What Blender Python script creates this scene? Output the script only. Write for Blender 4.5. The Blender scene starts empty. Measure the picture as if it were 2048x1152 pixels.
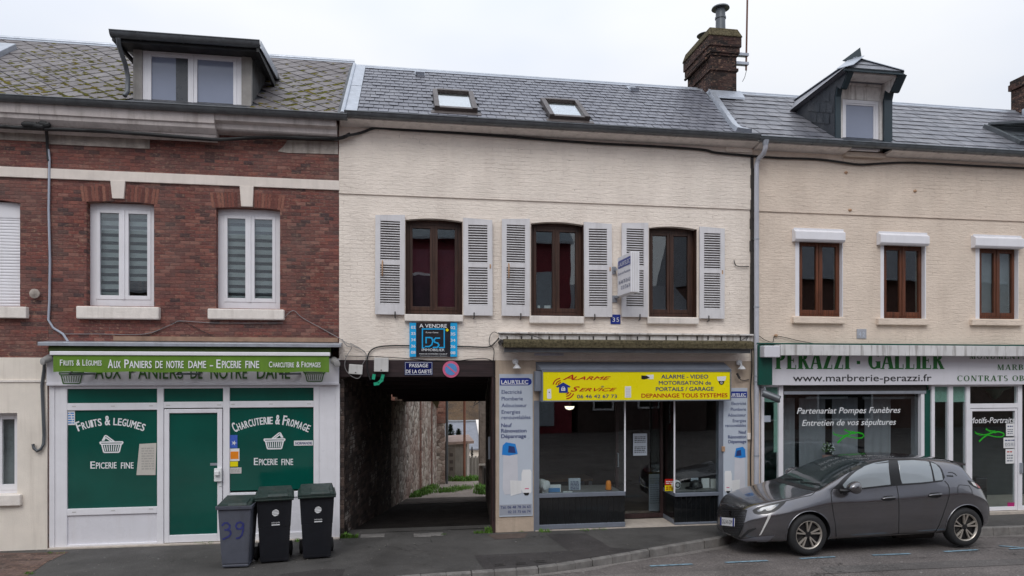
import bpy, bmesh, math, random
from mathutils import Vector, Matrix
from mathutils.bvhtree import BVHTree
random.seed(11)
rad = math.radians
sc = bpy.context.scene

# ------------------------------------------------------------------ camera
F, PXC, YH, H = 1365.0, 1024.0, 745.0, 2.757      # focal length and horizon of the photo (2048 px wide), eye height
TH = math.atan(1.1466e-4 * F)                     # the camera looks slightly to the right of the facade's normal
_tx = (1070 - PXC) / F
D = F / 115.0 * (math.cos(TH) - _tx * math.sin(TH))
cd = bpy.data.cameras.new("camera")
cam = bpy.data.objects.new("camera", cd)
sc.collection.objects.link(cam)
cam.location = (0, -D, H)
cam.rotation_euler = (math.pi / 2, 0, -TH)
cd.sensor_width = 36.0
cd.lens = F / 2048 * 36
cd.shift_y = (YH - 576) / 2048
cd.clip_end = 1500
sc.camera = cam

# ------------------------------------------------------------------ sky and sun (overcast)
SUN_EL, SUN_AZ = rad(48), rad(200)                # azimuth from +Y clockwise: behind the camera, a little to the left
w = bpy.data.worlds.new("World")
sc.world = w
w.use_nodes = True
nt = w.node_tree
nt.nodes.clear()
N = nt.nodes.new
out = N("ShaderNodeOutputWorld"); bg = N("ShaderNodeBackground"); bg.inputs[1].default_value = 0.1
sky = N("ShaderNodeTexSky"); sky.sky_type = 'NISHITA'; sky.sun_disc = False
sky.sun_elevation = SUN_EL; sky.sun_rotation = SUN_AZ
tc = N("ShaderNodeTexCoord"); sep = N("ShaderNodeSeparateXYZ")
nt.links.new(tc.outputs['Generated'], sep.inputs[0])
mp = N("ShaderNodeMapping"); mp.inputs['Scale'].default_value = (1, 1, 2.2)
nt.links.new(tc.outputs['Generated'], mp.inputs[0])
cl = N("ShaderNodeTexNoise"); cl.inputs['Scale'].default_value = 1.7; cl.inputs['Detail'].default_value = 4
cl.inputs['Roughness'].default_value = 0.45
nt.links.new(mp.outputs[0], cl.inputs['Vector'])
cr = N("ShaderNodeValToRGB")                      # cloud deck: white to pale blue grey
cr.color_ramp.elements[0].position = 0.38; cr.color_ramp.elements[0].color = (0.74, 0.81, 0.95, 1)
cr.color_ramp.elements[1].position = 0.62; cr.color_ramp.elements[1].color = (0.93, 0.95, 0.99, 1)
nt.links.new(cl.outputs['Fac'], cr.inputs[0])
m1 = N("ShaderNodeMath"); m1.operation = 'MAXIMUM'; m1.inputs[1].default_value = 0
nt.links.new(sep.outputs['Z'], m1.inputs[0])
m2 = N("ShaderNodeMath"); m2.operation = 'MULTIPLY_ADD'; m2.inputs[1].default_value = 9.0; m2.inputs[2].default_value = 7.0
nt.links.new(m1.outputs[0], m2.inputs[0])         # overcast sky, brighter towards the zenith
vm = N("ShaderNodeVectorMath"); vm.operation = 'SCALE'
nt.links.new(cr.outputs[0], vm.inputs[0]); nt.links.new(m2.outputs[0], vm.inputs['Scale'])
mx = N("ShaderNodeMixRGB"); mx.inputs[0].default_value = 0.94
nt.links.new(sky.outputs[0], mx.inputs[1]); nt.links.new(vm.outputs[0], mx.inputs[2])
nt.links.new(mx.outputs[0], bg.inputs[0]); nt.links.new(bg.outputs[0], out.inputs[0])
sd = bpy.data.lights.new("sun", 'SUN'); sd.energy = 1.1; sd.angle = rad(30); sd.color = (1, 0.97, 0.93)
so = bpy.data.objects.new("sun", sd); sc.collection.objects.link(so)
_dir = Vector((math.sin(SUN_AZ) * math.cos(SUN_EL), math.cos(SUN_AZ) * math.cos(SUN_EL), math.sin(SUN_EL)))
so.rotation_euler = _dir.to_track_quat('Z', 'Y').to_euler()
so.location = (0, -20, 20)
sc.view_settings.view_transform = 'Standard'
sc.view_settings.look = 'None'
sc.view_settings.exposure = 0.0
sc.view_settings.gamma = 1.0
sc.cycles.max_bounces = 8
sc.cycles.transparent_max_bounces = 16
sc.cycles.use_adaptive_sampling = True
sc.cycles.adaptive_threshold = 0.015
sc.cycles.use_denoising = True

# ------------------------------------------------------------------ photo measurements -> places
def _ray(px, py):
    tx = (px - PXC) / F
    return math.sin(TH) + tx * math.cos(TH), math.cos(TH) - tx * math.sin(TH), (YH - py) / F
def at(px, py, Y=0.0):                            # where the sight line meets the plane at depth Y behind the facade
    a, b, t = _ray(px, py); k = (Y + D) / b
    return k * a, H + k * t
def X_(px, Y=0.0): return at(px, 700, Y)[0]
def Z_(px, py, Y=0.0): return at(px, py, Y)[1]
def gnd(px, py, Z=0.0):
    a, b, t = _ray(px, py); k = (Z - H) / t
    return k * a, -D + k * b
def rc(px0, py0, px1, py1, Y=0.0):                # measured rectangle -> x0, x1, z0, z1 on the plane Y
    pm = (px0 + px1) / 2
    return X_(px0, Y), X_(px1, Y), Z_(pm, py1, Y), Z_(pm, py0, Y)

# ------------------------------------------------------------------ mesh helpers
ORG = {}
class MB:
    def __init__(s): s.v = []; s.f = []; s.r = []
    def add(s, vs, fs, r=None):
        b = len(s.v); s.v += [tuple(p) for p in vs]
        for f in fs: s.f.append(tuple(i + b for i in f)); s.r.append(random.random() if r is None else r)
        return s
    def poly(s, pts, r=None): return s.add(pts, [tuple(range(len(pts)))], r)
    def box(s, x0, x1, y0, y1, z0, z1, r=None):
        return s.add([(x0,y0,z0),(x1,y0,z0),(x1,y1,z0),(x0,y1,z0),(x0,y0,z1),(x1,y0,z1),(x1,y1,z1),(x0,y1,z1)],
                     [(0,3,2,1),(4,5,6,7),(0,1,5,4),(1,2,6,5),(2,3,7,6),(3,0,4,7)], r)
    def prism(s, pts, y0, y1, r=None):            # outline in x,z pushed from y0 to y1
        n = len(pts)
        return s.add([(x,y0,z) for x,z in pts] + [(x,y1,z) for x,z in pts],
                     [tuple(range(n)), tuple(range(2*n-1, n-1, -1))] + [(i, i+n, (i+1)%n+n, (i+1)%n) for i in range(n)], r)
    def prismx(s, pts, x0, x1, r=None):           # outline in y,z pushed along x
        n = len(pts)
        return s.add([(x0,y,z) for y,z in pts] + [(x1,y,z) for y,z in pts],
                     [tuple(range(n)), tuple(range(2*n-1, n-1, -1))] + [(i, i+n, (i+1)%n+n, (i+1)%n) for i in range(n)], r)
    def prismz(s, pts, z0, z1, r=None):
        n = len(pts)
        return s.add([(x,y,z0) for x,y in pts] + [(x,y,z1) for x,y in pts],
                     [tuple(range(n)), tuple(range(2*n-1, n-1, -1))] + [(i, i+n, (i+1)%n+n, (i+1)%n) for i in range(n)], r)
    def hexa(s, a, b, r=None):                    # two quads of four points joined into a solid
        return s.add(list(a) + list(b), [(0,1,2,3),(7,6,5,4)] + [(i, i+4, (i+1)%4+4, (i+1)%4) for i in range(4)], r)
    def frame(s, x0, x1, z0, z1, t, y0, y1, tb=None, tt=None):
        tb = t if tb is None else tb; tt = t if tt is None else tt
        s.box(x0, x0+t, y0, y1, z0, z1); s.box(x1-t, x1, y0, y1, z0, z1)
        s.box(x0+t, x1-t, y0, y1, z0, z0+tb); s.box(x0+t, x1-t, y0, y1, z1-tt, z1)
        return s
    def tube(s, pts, r, n=8):
        pts = [Vector(p) for p in pts]; k = len(pts); vs = []
        rr = r if hasattr(r, '__len__') else [r]*k
        up0 = None
        for i, p in enumerate(pts):
            d = (pts[min(i+1,k-1)] - pts[max(i-1,0)]).normalized()
            a = Vector((0,0,1)) if abs(d.z) < .95 else Vector((0,1,0))
            u = d.cross(a).normalized(); v = d.cross(u).normalized()
            if up0 is not None and u.dot(up0) < 0: u = -u; v = -v
            up0 = u
            for j in range(n):
                t = 2*math.pi*j/n; vs.append(p + (u*math.cos(t) + v*math.sin(t))*rr[i])
        fs = [(i*n+j, i*n+(j+1)%n, (i+1)*n+(j+1)%n, (i+1)*n+j) for i in range(k-1) for j in range(n)]
        fs += [tuple(range(n)), tuple(range((k-1)*n, k*n))]
        return s.add(vs, fs)
    def lathe(s, prof, c, axis='z', n=20, caps=True):        # prof: (radius, height)
        vs = []
        for r, h in prof:
            for j in range(n):
                t = 2*math.pi*j/n; a, b = r*math.cos(t), r*math.sin(t)
                p = {'z':(a,b,h),'y':(a,h,b),'x':(h,a,b)}[axis]
                vs.append((c[0]+p[0], c[1]+p[1], c[2]+p[2]))
        k = len(prof)
        fs = [(i*n+j, i*n+(j+1)%n, (i+1)*n+(j+1)%n, (i+1)*n+j) for i in range(k-1) for j in range(n)]
        if caps: fs += [tuple(range(n)), tuple(range((k-1)*n, k*n))]
        return s.add(vs, fs)
    def text(s, body, x0, x1, zb, cap, y, bold=0.0, shear=0.0, arc=0.0, fn=None, align='fit'):
        vs, fs, ch, lo, hi = glyphs(body, 0.0, shear)
        sx = (x1-x0)/(hi-lo); sz = cap/ch
        o = []
        for a, b in vs:
            u = (a-lo)*sx; v = b*sz
            if arc:                               # bent upwards like a bridge
                W = x1-x0; t = (u/W-.5)*2; v = v + arc*(1-t*t); 
            p = (x0+u, y, zb+v)
            o.append(fn(*p) if fn else p)
        s.add(o, fs)
        if bold and not fn:                       # heavier strokes: the same letters again, a hair aside and in front
            b_ = bold*sz*.9
            for k, (dx, dz) in enumerate(((-b_,-b_*.6),(b_,-b_*.6),(b_,b_*.6),(-b_,b_*.6))):
                s.add([(a+dx, c-(k+1)*3e-5, e+dz) for a, c, e in o], fs)
        return s
    def each(s, name, m, parent=None, **k):       # one object per separate piece
        par = list(range(len(s.v)))
        def find(i):
            while par[i] != i: par[i] = par[par[i]]; i = par[i]
            return i
        for f in s.f:
            for i in f[1:]: par[find(i)] = find(f[0])
        gr = {}
        for f, r in zip(s.f, s.r): gr.setdefault(find(f[0]), []).append((f, r))
        res = []
        for fs in gr.values():
            ix = {}; q = MB()
            for f, r in fs:
                for i in f:
                    if i not in ix: ix[i] = len(q.v); q.v.append(s.v[i])
                q.f.append(tuple(ix[i] for i in f)); q.r.append(r)
            res.append(q.build(name, m, parent, **k))
        return res
    def xform(s, fn):
        s.v = [tuple(fn(*p)) for p in s.v]; return s
    def build(s, name, m, parent=None, smooth=None, bevel=0, seg=2, world=False):
        me = bpy.data.meshes.new(name)
        o = bpy.data.objects.new(name, me)
        sc.collection.objects.link(o)
        org = ORG.get(parent.name, Vector((0,0,0))) if parent is not None else None
        if parent is None:
            org = Vector((0,0,0))
        bm = bmesh.new()
        lay = bm.faces.layers.float.new('rnd')
        bv = [bm.verts.new(Vector(p) - org) for p in s.v]
        for f, r in zip(s.f, s.r):
            try: bf = bm.faces.new([bv[i] for i in f]); bf[lay] = r
            except ValueError: pass
        bmesh.ops.recalc_face_normals(bm, faces=bm.faces)
        bm.to_mesh(me); bm.free()
        if smooth:
            me.shade_smooth(); me.set_sharp_from_angle(angle=rad(smooth))
        me.materials.append(m)
        if bevel:
            md = o.modifiers.new('bevel', 'BEVEL'); md.width = bevel; md.segments = seg; md.limit_method = 'ANGLE'; md.angle_limit = rad(40)
        if parent is not None: o.parent = parent
        ORG[o.name] = org
        return o

_G = {}
def glyphs(body, bold=0.0, shear=0.0):            # letters of Blender's built-in font as flat faces
    key = (body, bold, shear)
    if key in _G: return _G[key]
    cu = bpy.data.curves.new('glyphs', 'FONT'); cu.body = body; cu.offset = bold; cu.shear = shear; cu.resolution_u = 3
    ob = bpy.data.objects.new('glyphs', cu); sc.collection.objects.link(ob)
    dg = bpy.context.evaluated_depsgraph_get()
    me = bpy.data.meshes.new_from_object(ob.evaluated_get(dg), depsgraph=dg)
    vs = [(v.co.x, v.co.y) for v in me.vertices]; fs = [tuple(p.vertices) for p in me.polygons]
    bpy.data.meshes.remove(me); bpy.data.objects.remove(ob); bpy.data.curves.remove(cu)
    lo = min((a for a, b in vs), default=0); hi = max((a for a, b in vs), default=1)
    _G[key] = (vs, fs, 0.729, lo, hi)
    return _G[key]

def thing(name, label, cat, loc=(0,0,0), group=None):
    o = bpy.data.objects.new(name, None); sc.collection.objects.link(o)
    o.location = loc; o['label'] = label; o['category'] = cat
    if group: o['group'] = group
    ORG[o.name] = Vector(loc)
    return o
def tag(o, label, cat, group=None, kind=None):    # a thing made of one mesh: move its origin to its base
    o['label'] = label; o['category'] = cat
    if group: o['group'] = group
    if kind: o['kind'] = kind
    me = o.data
    xs = [v.co for v in me.vertices]
    c = Vector(((min(v.x for v in xs)+max(v.x for v in xs))/2, (min(v.y for v in xs)+max(v.y for v in xs))/2, min(v.z for v in xs)))
    me.transform(Matrix.Translation(-c)); o.location = c; ORG[o.name] = c.copy()
    return o
def struct(o, kind='structure'):
    o['kind'] = kind; return o

# ------------------------------------------------------------------ materials
class NB:                                         # small node builder
    def __init__(s, name):
        s.m = bpy.data.materials.new(name); s.m.use_nodes = True
        s.t = s.m.node_tree; s.t.nodes.clear()
        s.out = s.n('ShaderNodeOutputMaterial'); s.p = s.n('ShaderNodeBsdfPrincipled')
        s.t.links.new(s.p.outputs[0], s.out.inputs[0])
        s.tc = s.n('ShaderNodeTexCoord')
        s.co = s.tc.outputs['Object']
    def n(s, k): return s.t.nodes.new(k)
    def l(s, a, b): s.t.links.new(a, b)
    def set(s, sock, v):
        if hasattr(v, 'is_linked') or hasattr(v, 'links'): s.l(v, sock)
        else: sock.default_value = v
    def math(s, op, a, b=None, c=None, clamp=False):
        n = s.n('ShaderNodeMath'); n.operation = op; n.use_clamp = clamp
        for i, v in enumerate((a, b, c)):
            if v is not None: s.set(n.inputs[i], v)
        return n.outputs[0]
    def noise(s, scale, detail=4, rough=.55, vec=None, dist=0):
        n = s.n('ShaderNodeTexNoise'); n.inputs['Scale'].default_value = scale; n.inputs['Detail'].default_value = detail
        n.inputs['Roughness'].default_value = rough; n.inputs['Distortion'].default_value = dist
        s.l(vec if vec is not None else s.co, n.inputs['Vector']); return n.outputs['Fac']
    def scale(s, v):
        n = s.n('ShaderNodeMapping'); n.inputs['Scale'].default_value = v; s.l(s.co, n.inputs[0]); return n.outputs[0]
    def ramp(s, fac, stops):
        n = s.n('ShaderNodeValToRGB'); e = n.color_ramp.elements
        while len(e) < len(stops): e.new(0.5)
        for k, (p, c) in zip(e, stops):
            k.position = p; k.color = (*c, 1) if hasattr(c, '__len__') else (c, c, c, 1)
        s.l(fac, n.inputs[0]); return n.outputs[0]
    def mix(s, fac, a, b, op='MIX'):
        n = s.n('ShaderNodeMixRGB'); n.blend_type = op
        for i, v in enumerate((fac, a, b)):
            if isinstance(v, tuple) and len(v) == 3: v = (*v, 1)
            s.set(n.inputs[i], v)
        return n.outputs[0]
    def bump(s, h, dist=.01, strength=1.0, prev=None):
        n = s.n('ShaderNodeBump'); n.inputs['Distance'].default_value = dist; n.inputs['Strength'].default_value = strength
        s.l(h, n.inputs['Height'])
        if prev is not None: s.l(prev, n.inputs['Normal'])
        return n.outputs[0]
    def fin(s, col=None, rough=None, metal=None, nrm=None, spec=None, coat=None):
        if col is not None: s.set(s.p.inputs['Base Color'], (*col, 1) if isinstance(col, tuple) and len(col) == 3 else col)
        if rough is not None: s.set(s.p.inputs['Roughness'], rough)
        if metal is not None: s.set(s.p.inputs['Metallic'], metal)
        if spec is not None: s.p.inputs['Specular IOR Level'].default_value = spec
        if coat is not None: s.p.inputs['Coat Weight'].default_value = coat; s.p.inputs['Coat Roughness'].default_value = .03
        if nrm is not None: s.l(nrm, s.p.inputs['Normal'])
        return s.m
    def rnd(s):
        n = s.n('ShaderNodeAttribute'); n.attribute_name = 'rnd'; return n.outputs['Fac']

def dim(c, k): return tuple(x*k for x in c)
def plain(name, col, rough=.6, metal=0, var=.12, ns=3.0, bump=0, bs=40, streak=0, spec=.5, coat=None, dirt=(.12,.10,.08)):
    b = NB(name)
    c = b.ramp(b.noise(ns, 5, .6), [(.3, dim(col, 1-var)), (.7, dim(col, min(1+var, 1/max(max(col), .01))))])
    if streak:                                    # rain runs and grime, with shapes of their own
        s = b.noise(1.0, 5, .65, b.scale((9, 9, .7)))
        c = b.mix(b.math('MULTIPLY', b.ramp(s, [(.5, 0), (.72, 1)]), streak), c, dirt)
    fine = b.noise(bs, 3, .6)
    nr = b.bump(fine, bump) if bump else None
    r = b.ramp(b.noise(ns*2.3, 4), [(.3, max(rough-.08, .02)), (.7, min(rough+.08, 1))])
    return b.fin(c, r, metal, nr, spec, coat)

def grid(b, bw, bh, mort, wob=.006):              # running-bond courses: joint mask, random per brick, second random
    sp = b.n('ShaderNodeSeparateXYZ'); b.l(b.co, sp.inputs[0])
    wx = b.math('MULTIPLY_ADD', b.noise(3.2, 3), wob*4, -wob*2)
    z = b.math('ADD', sp.outputs['Z'], wx); 
    x = b.math('ADD', sp.outputs['X'], sp.outputs['Y'])
    x = b.math('ADD', x, b.math('MULTIPLY_ADD', b.noise(7.0, 2), wob*4, -wob*2))
    row = b.math('FLOOR', b.math('DIVIDE', z, bh))
    off = b.math('MULTIPLY', b.math('MODULO', b.math('ABSOLUTE', row), 2.0), .5)
    u = b.math('ADD', b.math('DIVIDE', x, bw), off)
    col = b.math('FLOOR', u)
    fz = b.math('FRACT', b.math('DIVIDE', z, bh)); fx = b.math('FRACT', u)
    fz = b.math('SUBTRACT', .5, b.math('ABSOLUTE', b.math('SUBTRACT', fz, .5)))
    fx = b.math('SUBTRACT', .5, b.math('ABSOLUTE', b.math('SUBTRACT', fx, .5)))
    dz = b.math('MULTIPLY', fz, bh); dx = b.math('MULTIPLY', fx, bw)
    d = b.math('MINIMUM', dz, dx)
    n = b.n('ShaderNodeMapRange'); n.interpolation_type = 'SMOOTHSTEP'
    n.inputs['From Min'].default_value = mort*.3; n.inputs['From Max'].default_value = mort
    b.l(d, n.inputs['Value'])
    cv = b.n('ShaderNodeCombineXYZ'); b.l(col, cv.inputs[0]); b.l(row, cv.inputs[1])
    wn = b.n('ShaderNodeTexWhiteNoise'); wn.noise_dimensions = '2D'; b.l(cv.outputs[0], wn.inputs['Vector'])
    return n.outputs[0], wn.outputs['Value'], wn.outputs['Color']

def brick(name, stops, mortar, bw=.150, bh=.058, soot=.35, mort=.007, flecks=.75):
    b = NB(name)
    mask, r1, r2 = grid(b, bw, bh, mort, .007)
    face = b.ramp(r1, stops)
    sp = b.n('ShaderNodeSeparateXYZ'); b.l(r2, sp.inputs[0])
    grain = b.noise(1.0, 4, .7, b.scale((26, 26, 60)))
    face = b.mix(.6, face, b.ramp(grain, [(.28, (.35,.35,.38)), (.5, (1,1,1)), (.75, (1.6,1.45,1.3))]), 'MULTIPLY')
    fl = b.ramp(b.noise(1.0, 3, .6, b.scale((16, 16, 34))), [(.55, 0), (.64, 1)])
    fl = b.math('MULTIPLY', fl, b.ramp(b.noise(1.1, 3), [(.38, .2), (.62, 1)]))
    face = b.mix(b.math('MULTIPLY', fl, flecks), face, (.40, .25, .17))  # worn, pale faces
    big = b.ramp(b.noise(.9, 5, .65), [(.32, .5), (.66, 1.2)])
    face = b.mix(soot, face, big, 'MULTIPLY')
    face = b.mix(b.ramp(b.noise(1.3, 6, .7), [(.42, 0), (.7, .5)]), face, dim(mortar, .85))   # dusty bloom
    patchy = b.ramp(b.noise(2.3, 5, .75), [(.40, .05), (.66, .85)])        # joints washed out in places
    c = b.mix(b.math('MULTIPLY', b.math('SUBTRACT', 1.0, mask), patchy), face, mortar)
    h = b.math('ADD', mask, b.math('MULTIPLY', grain, 1.0))
    return b.fin(c, .88, 0, b.bump(h, .012, .9), .25)

def painted_brick(name, col, line, dirt, amount=.3):
    b = NB(name)
    mask, r1, _ = grid(b, .225, .072, .006, .020)
    c = b.ramp(b.noise(2.2, 6, .6), [(.3, dim(col, .92)), (.68, dim(col, 1.05))])
    seg = b.ramp(b.noise(1.0, 5, .75, b.scale((3.2, 3.2, 13))), [(.52, 0), (.66, 1)])   # broken joints in runs
    zone = b.ramp(b.noise(.8, 3), [(.38, .15), (.62, 1)])
    c = b.mix(b.math('MULTIPLY', b.math('MULTIPLY', b.math('MULTIPLY', b.math('SUBTRACT', 1.0, mask), seg), zone), amount), c, line)
    ck = b.ramp(b.noise(1.0, 6, .75, b.scale((2.4, 2.4, 20)), 1.2), [(.60, 0), (.66, 1)])   # cracked, lifting paint
    c = b.mix(b.math('MULTIPLY', b.math('MULTIPLY', ck, zone), amount*.4), c, line)
    st = b.ramp(b.noise(1.0, 6, .65, b.scale((2.2, 2.2, .5))), [(.48, 0), (.75, 1)])
    c = b.mix(b.math('MULTIPLY', st, .28), c, dirt)
    sp = b.ramp(b.noise(26, 2), [(.74, 0), (.78, 1)])
    c = b.mix(b.math('MULTIPLY', sp, .3), c, line)
    h = b.math('ADD', b.math('MULTIPLY', mask, b.ramp(b.noise(1.5, 4, .7), [(.35, .03), (.65, .34)])), b.math('MULTIPLY', b.noise(1.0, 5, .65, b.scale((11, 11, 30))), 1.2))
    return b.fin(c, .8, 0, b.bump(h, .013, .9), .3)

def slate(name, c0, c1, rough=.42, moss=0):
    b = NB(name)
    c = b.ramp(b.rnd(), [(0, c0), (.6, dim(tuple((p+q)/2 for p, q in zip(c0, c1)), 1)), (1, c1)])
    c = b.mix(.3, c, b.ramp(b.noise(14, 4), [(.3, .7), (.7, 1.2)]), 'MULTIPLY')
    li = b.ramp(b.noise(1.3, 5, .65), [(.52, 0), (.68, 1)])
    c = b.mix(b.math('MULTIPLY', li, .16), c, (.27, .26, .25))
    if moss:
        mo = b.ramp(b.noise(9, 5, .7), [(.58, 0), (.68, 1)])
        c = b.mix(b.math('MULTIPLY', mo, moss), c, (.055, .06, .015))
    return b.fin(c, b.ramp(b.noise(9, 3), [(.3, rough-.1), (.7, rough+.12)]), 0, b.bump(b.noise(55, 3), .003), .5)

def wood(name, col, rough=.5, axis='z', dark=.5):
    b = NB(name)
    sc_ = {'z': (40, 40, 1.6), 'x': (1.6, 40, 40)}[axis]
    c = b.ramp(b.noise(1.0, 5, .6, b.scale(sc_)), [(.32, dim(col, dark)), (.66, dim(col, 1.35))])
    c = b.mix(.5, c, b.ramp(b.noise(2.5, 3), [(.3, .6), (.7, 1.2)]), 'MULTIPLY')
    return b.fin(c, rough, 0, b.bump(b.noise(1.0, 4, .6, b.scale(sc_)), .002), .4)

def glass(name, tint=(.75,.8,.8), ior=1.75, rough=0.0, ripple=0.0):
    b = NB(name)
    t = b.n('ShaderNodeBsdfTransparent'); t.inputs[0].default_value = (*tint, 1)
    g = b.n('ShaderNodeBsdfGlossy'); g.inputs['Roughness'].default_value = rough; g.inputs[0].default_value = (1,1,1,1)
    lw = b.n('ShaderNodeLayerWeight'); lw.inputs['Blend'].default_value = .5
    f0 = ((ior-1)/(ior+1))**2                         # same from both sides of the pane
    f = b.math('MULTIPLY_ADD', b.math('POWER', lw.outputs['Facing'], 5.0), 1-f0, f0)
    if ripple:
        nr = b.bump(b.noise(1.6, 2), ripple); b.l(nr, g.inputs['Normal'])
    m = b.n('ShaderNodeMixShader'); b.l(f, m.inputs[0]); b.l(t.outputs[0], m.inputs[1]); b.l(g.outputs[0], m.inputs[2])
    b.l(m.outputs[0], b.out.inputs[0]); b.t.nodes.remove(b.p)
    return b.m

def asphalt(name, col, chip=.25, crack=True, wet=.0, scale=1.0):
    b = NB(name)
    c = b.ramp(b.noise(.9, 6, .65), [(.32, dim(col, .62)), (.5, col), (.68, dim(col, 1.32))])
    agg = b.noise(95*scale, 2, .7)
    c = b.mix(b.math('MULTIPLY', b.ramp(agg, [(.52, 0), (.66, 1)]), chip), c, dim(col, 3.2))
    c = b.mix(b.math('MULTIPLY', b.ramp(agg, [(.34, 1), (.46, 0)]), .5), c, dim(col, .4))
    st = b.ramp(b.noise(1.0, 5, .6, b.scale((.7, 2.6, 1))), [(.45, 0), (.7, 1)])
    c = b.mix(b.math('MULTIPLY', st, .3), c, dim(col, .55))
    if crack:
        v = b.n('ShaderNodeTexVoronoi'); v.feature = 'DISTANCE_TO_EDGE'; v.inputs['Scale'].default_value = .8
        mv = b.n('ShaderNodeVectorMath'); mv.operation = 'ADD'
        nz = b.n('ShaderNodeTexNoise'); nz.inputs['Scale'].default_value = 3; b.l(b.co, nz.inputs['Vector'])
        b.l(b.co, mv.inputs[0]); b.l(nz.outputs['Color'], mv.inputs[1]); b.l(mv.outputs[0], v.inputs['Vector'])
        ck = b.math('MULTIPLY', b.ramp(v.outputs['Distance'], [(.004, 1), (.014, 0)]), b.ramp(b.noise(.6, 2), [(.52, 0), (.6, .8)]))
        c = b.mix(ck, c, dim(col, .25))
    sp = b.ramp(b.noise(11, 1, .4), [(.775, 0), (.785, 1)])
    c = b.mix(b.math('MULTIPLY', sp, .5), c, (.4, .39, .37))              # stuck gum and grit
    r = b.ramp(b.noise(1.4, 4), [(.35, .62 - wet), (.65, .9)])
    return b.fin(c, r, 0, b.bump(agg, .006, .9), .4)

# ------------------------------------------------------------------ material library
M = {}
M['brick'] = brick('red_brick', [(0, (.075,.048,.050)), (.07, (.12,.060,.055)), (.2, (.165,.068,.061)), (.5, (.200,.077,.066)), (.8, (.235,.085,.069)), (.92, (.30,.15,.12)), (1, (.26,.09,.07))], (.22,.155,.135))
M['brick_old'] = brick('chimney_brick', [(0, (.022,.018,.018)), (.3, (.045,.028,.025)), (.6, (.07,.037,.032)), (1, (.10,.058,.048))], (.065,.055,.05), .22, .072, .5)
M['brick_alley'] = brick('alley_brick', [(0, (.10,.04,.03)), (.3, (.2,.08,.06)), (.6, (.25,.11,.08)), (1, (.3,.16,.12))], (.25,.2,.17), .22, .075, .3)
M['cream_wall'] = painted_brick('cream_painted_brick', (.885,.79,.695), (.28,.21,.165), (.55,.46,.39), .66)
M['pink_wall'] = painted_brick('beige_painted_brick', (.765,.645,.535), (.25,.175,.13), (.50,.39,.31), .70)
M['render_cream'] = plain('cream_render', (.80,.73,.64), .85, var=.08, ns=2, bump=.004, bs=60, streak=.25, dirt=(.42,.36,.30))
M['render_tan'] = plain('tan_render', (.50,.40,.31), .9, var=.12, ns=5, bump=.006, bs=70, streak=.35, dirt=(.22,.17,.13))
M['stone_band'] = plain('painted_stone', (.78,.70,.63), .8, var=.08, ns=4, bump=.004, bs=50, streak=.15, dirt=(.40,.34,.29))
M['sill'] = plain('painted_sill', (.80,.74,.68), .75, var=.08, ns=8, bump=.004, bs=40, streak=.35, dirt=(.42,.37,.32))
M['cornice'] = plain('weathered_cornice', (.50,.45,.43), .8, var=.15, ns=4, bump=.003, streak=.6, dirt=(.25,.21,.19))
M['plaster_grey'] = plain('worn_plaster', (.40,.35,.31), .9, var=.25, ns=7, bump=.01, bs=30, streak=.5)
M['soffit'] = plain('painted_boards', (.76,.70,.66), .7, var=.1, ns=5, streak=.4, dirt=(.3,.27,.24))
M['white_pvc'] = plain('white_frame', (.80,.79,.82), .35, var=.04, ns=4, streak=.12, dirt=(.45,.42,.4))
M['white_old'] = plain('flaking_white_paint', (.74,.71,.68), .75, var=.12, ns=14, bump=.006, bs=40, streak=.85, dirt=(.16,.12,.09))
M['white_panel'] = plain('white_panel', (.74,.73,.77), .3, var=.04, ns=2, streak=.2, dirt=(.5,.47,.45))
M['sign_white'] = plain('sign_white', (.70,.69,.73), .35, var=.04, ns=1.5, streak=.12, dirt=(.42,.40,.4))
M['box_white'] = plain('dirty_white_metal', (.66,.65,.64), .5, var=.1, ns=3, streak=.95, dirt=(.14,.12,.10))
M['zinc'] = plain('zinc', (.42,.45,.50), .38, .55, var=.12, ns=5, streak=.25, dirt=(.2,.21,.22))
M['gutter'] = plain('weathered_gutter', (.13,.14,.15), .42, .45, var=.2, ns=5, streak=.3, dirt=(.05,.05,.05))
M['gutter_pale'] = plain('zinc_gutter', (.155,.175,.19), .42, .5, var=.2, ns=5, streak=.35, dirt=(.06,.06,.06))
M['pipe_pale'] = plain('pale_downpipe', (.50,.51,.56), .45, .15, var=.08, ns=4, streak=.2)
M['cable'] = plain('black_cable', (.012,.012,.013), .6, var=.2)
M['cable_grey'] = plain('grey_cable', (.25,.24,.24), .6, var=.2)
M['conduit'] = plain('grey_conduit', (.38,.41,.48), .5, var=.1)
M['iron_dark'] = plain('dark_iron', (.05,.045,.043), .6, .3, var=.3, ns=20)
M['slate_mid'] = slate('slate_grey', (.132,.135,.160), (.160,.163,.190), .38)
M['slate_right'] = slate('slate_large', (.115,.118,.138), (.18,.18,.20), .38)
M['slate_dia'] = slate('fibre_slate_mossy', (.128,.112,.113), (.180,.162,.162), .6, .3)
M['slate_dark'] = slate('slate_dark_blue', (.022,.030,.040), (.042,.046,.055), .45)
M['moss'] = (lambda b: b.fin(b.ramp(b.noise(2.6,5,.7), [(.3,(.055,.045,.012)),(.48,(.12,.12,.018)),(.6,(.15,.115,.02)),(.72,(.085,.11,.016))]), .95, 0, b.bump(b.noise(60,3), .01), .2))(NB('moss'))
M['dark_trim'] = plain('dark_blue_trim', (.018,.035,.045), .4, var=.15)
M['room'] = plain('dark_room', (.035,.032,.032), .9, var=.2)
M['brown_wood'] = wood('brown_window_wood', (.055,.026,.017), .45)
M['red_wood'] = wood('reddish_window_wood', (.125,.042,.020), .4)
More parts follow.
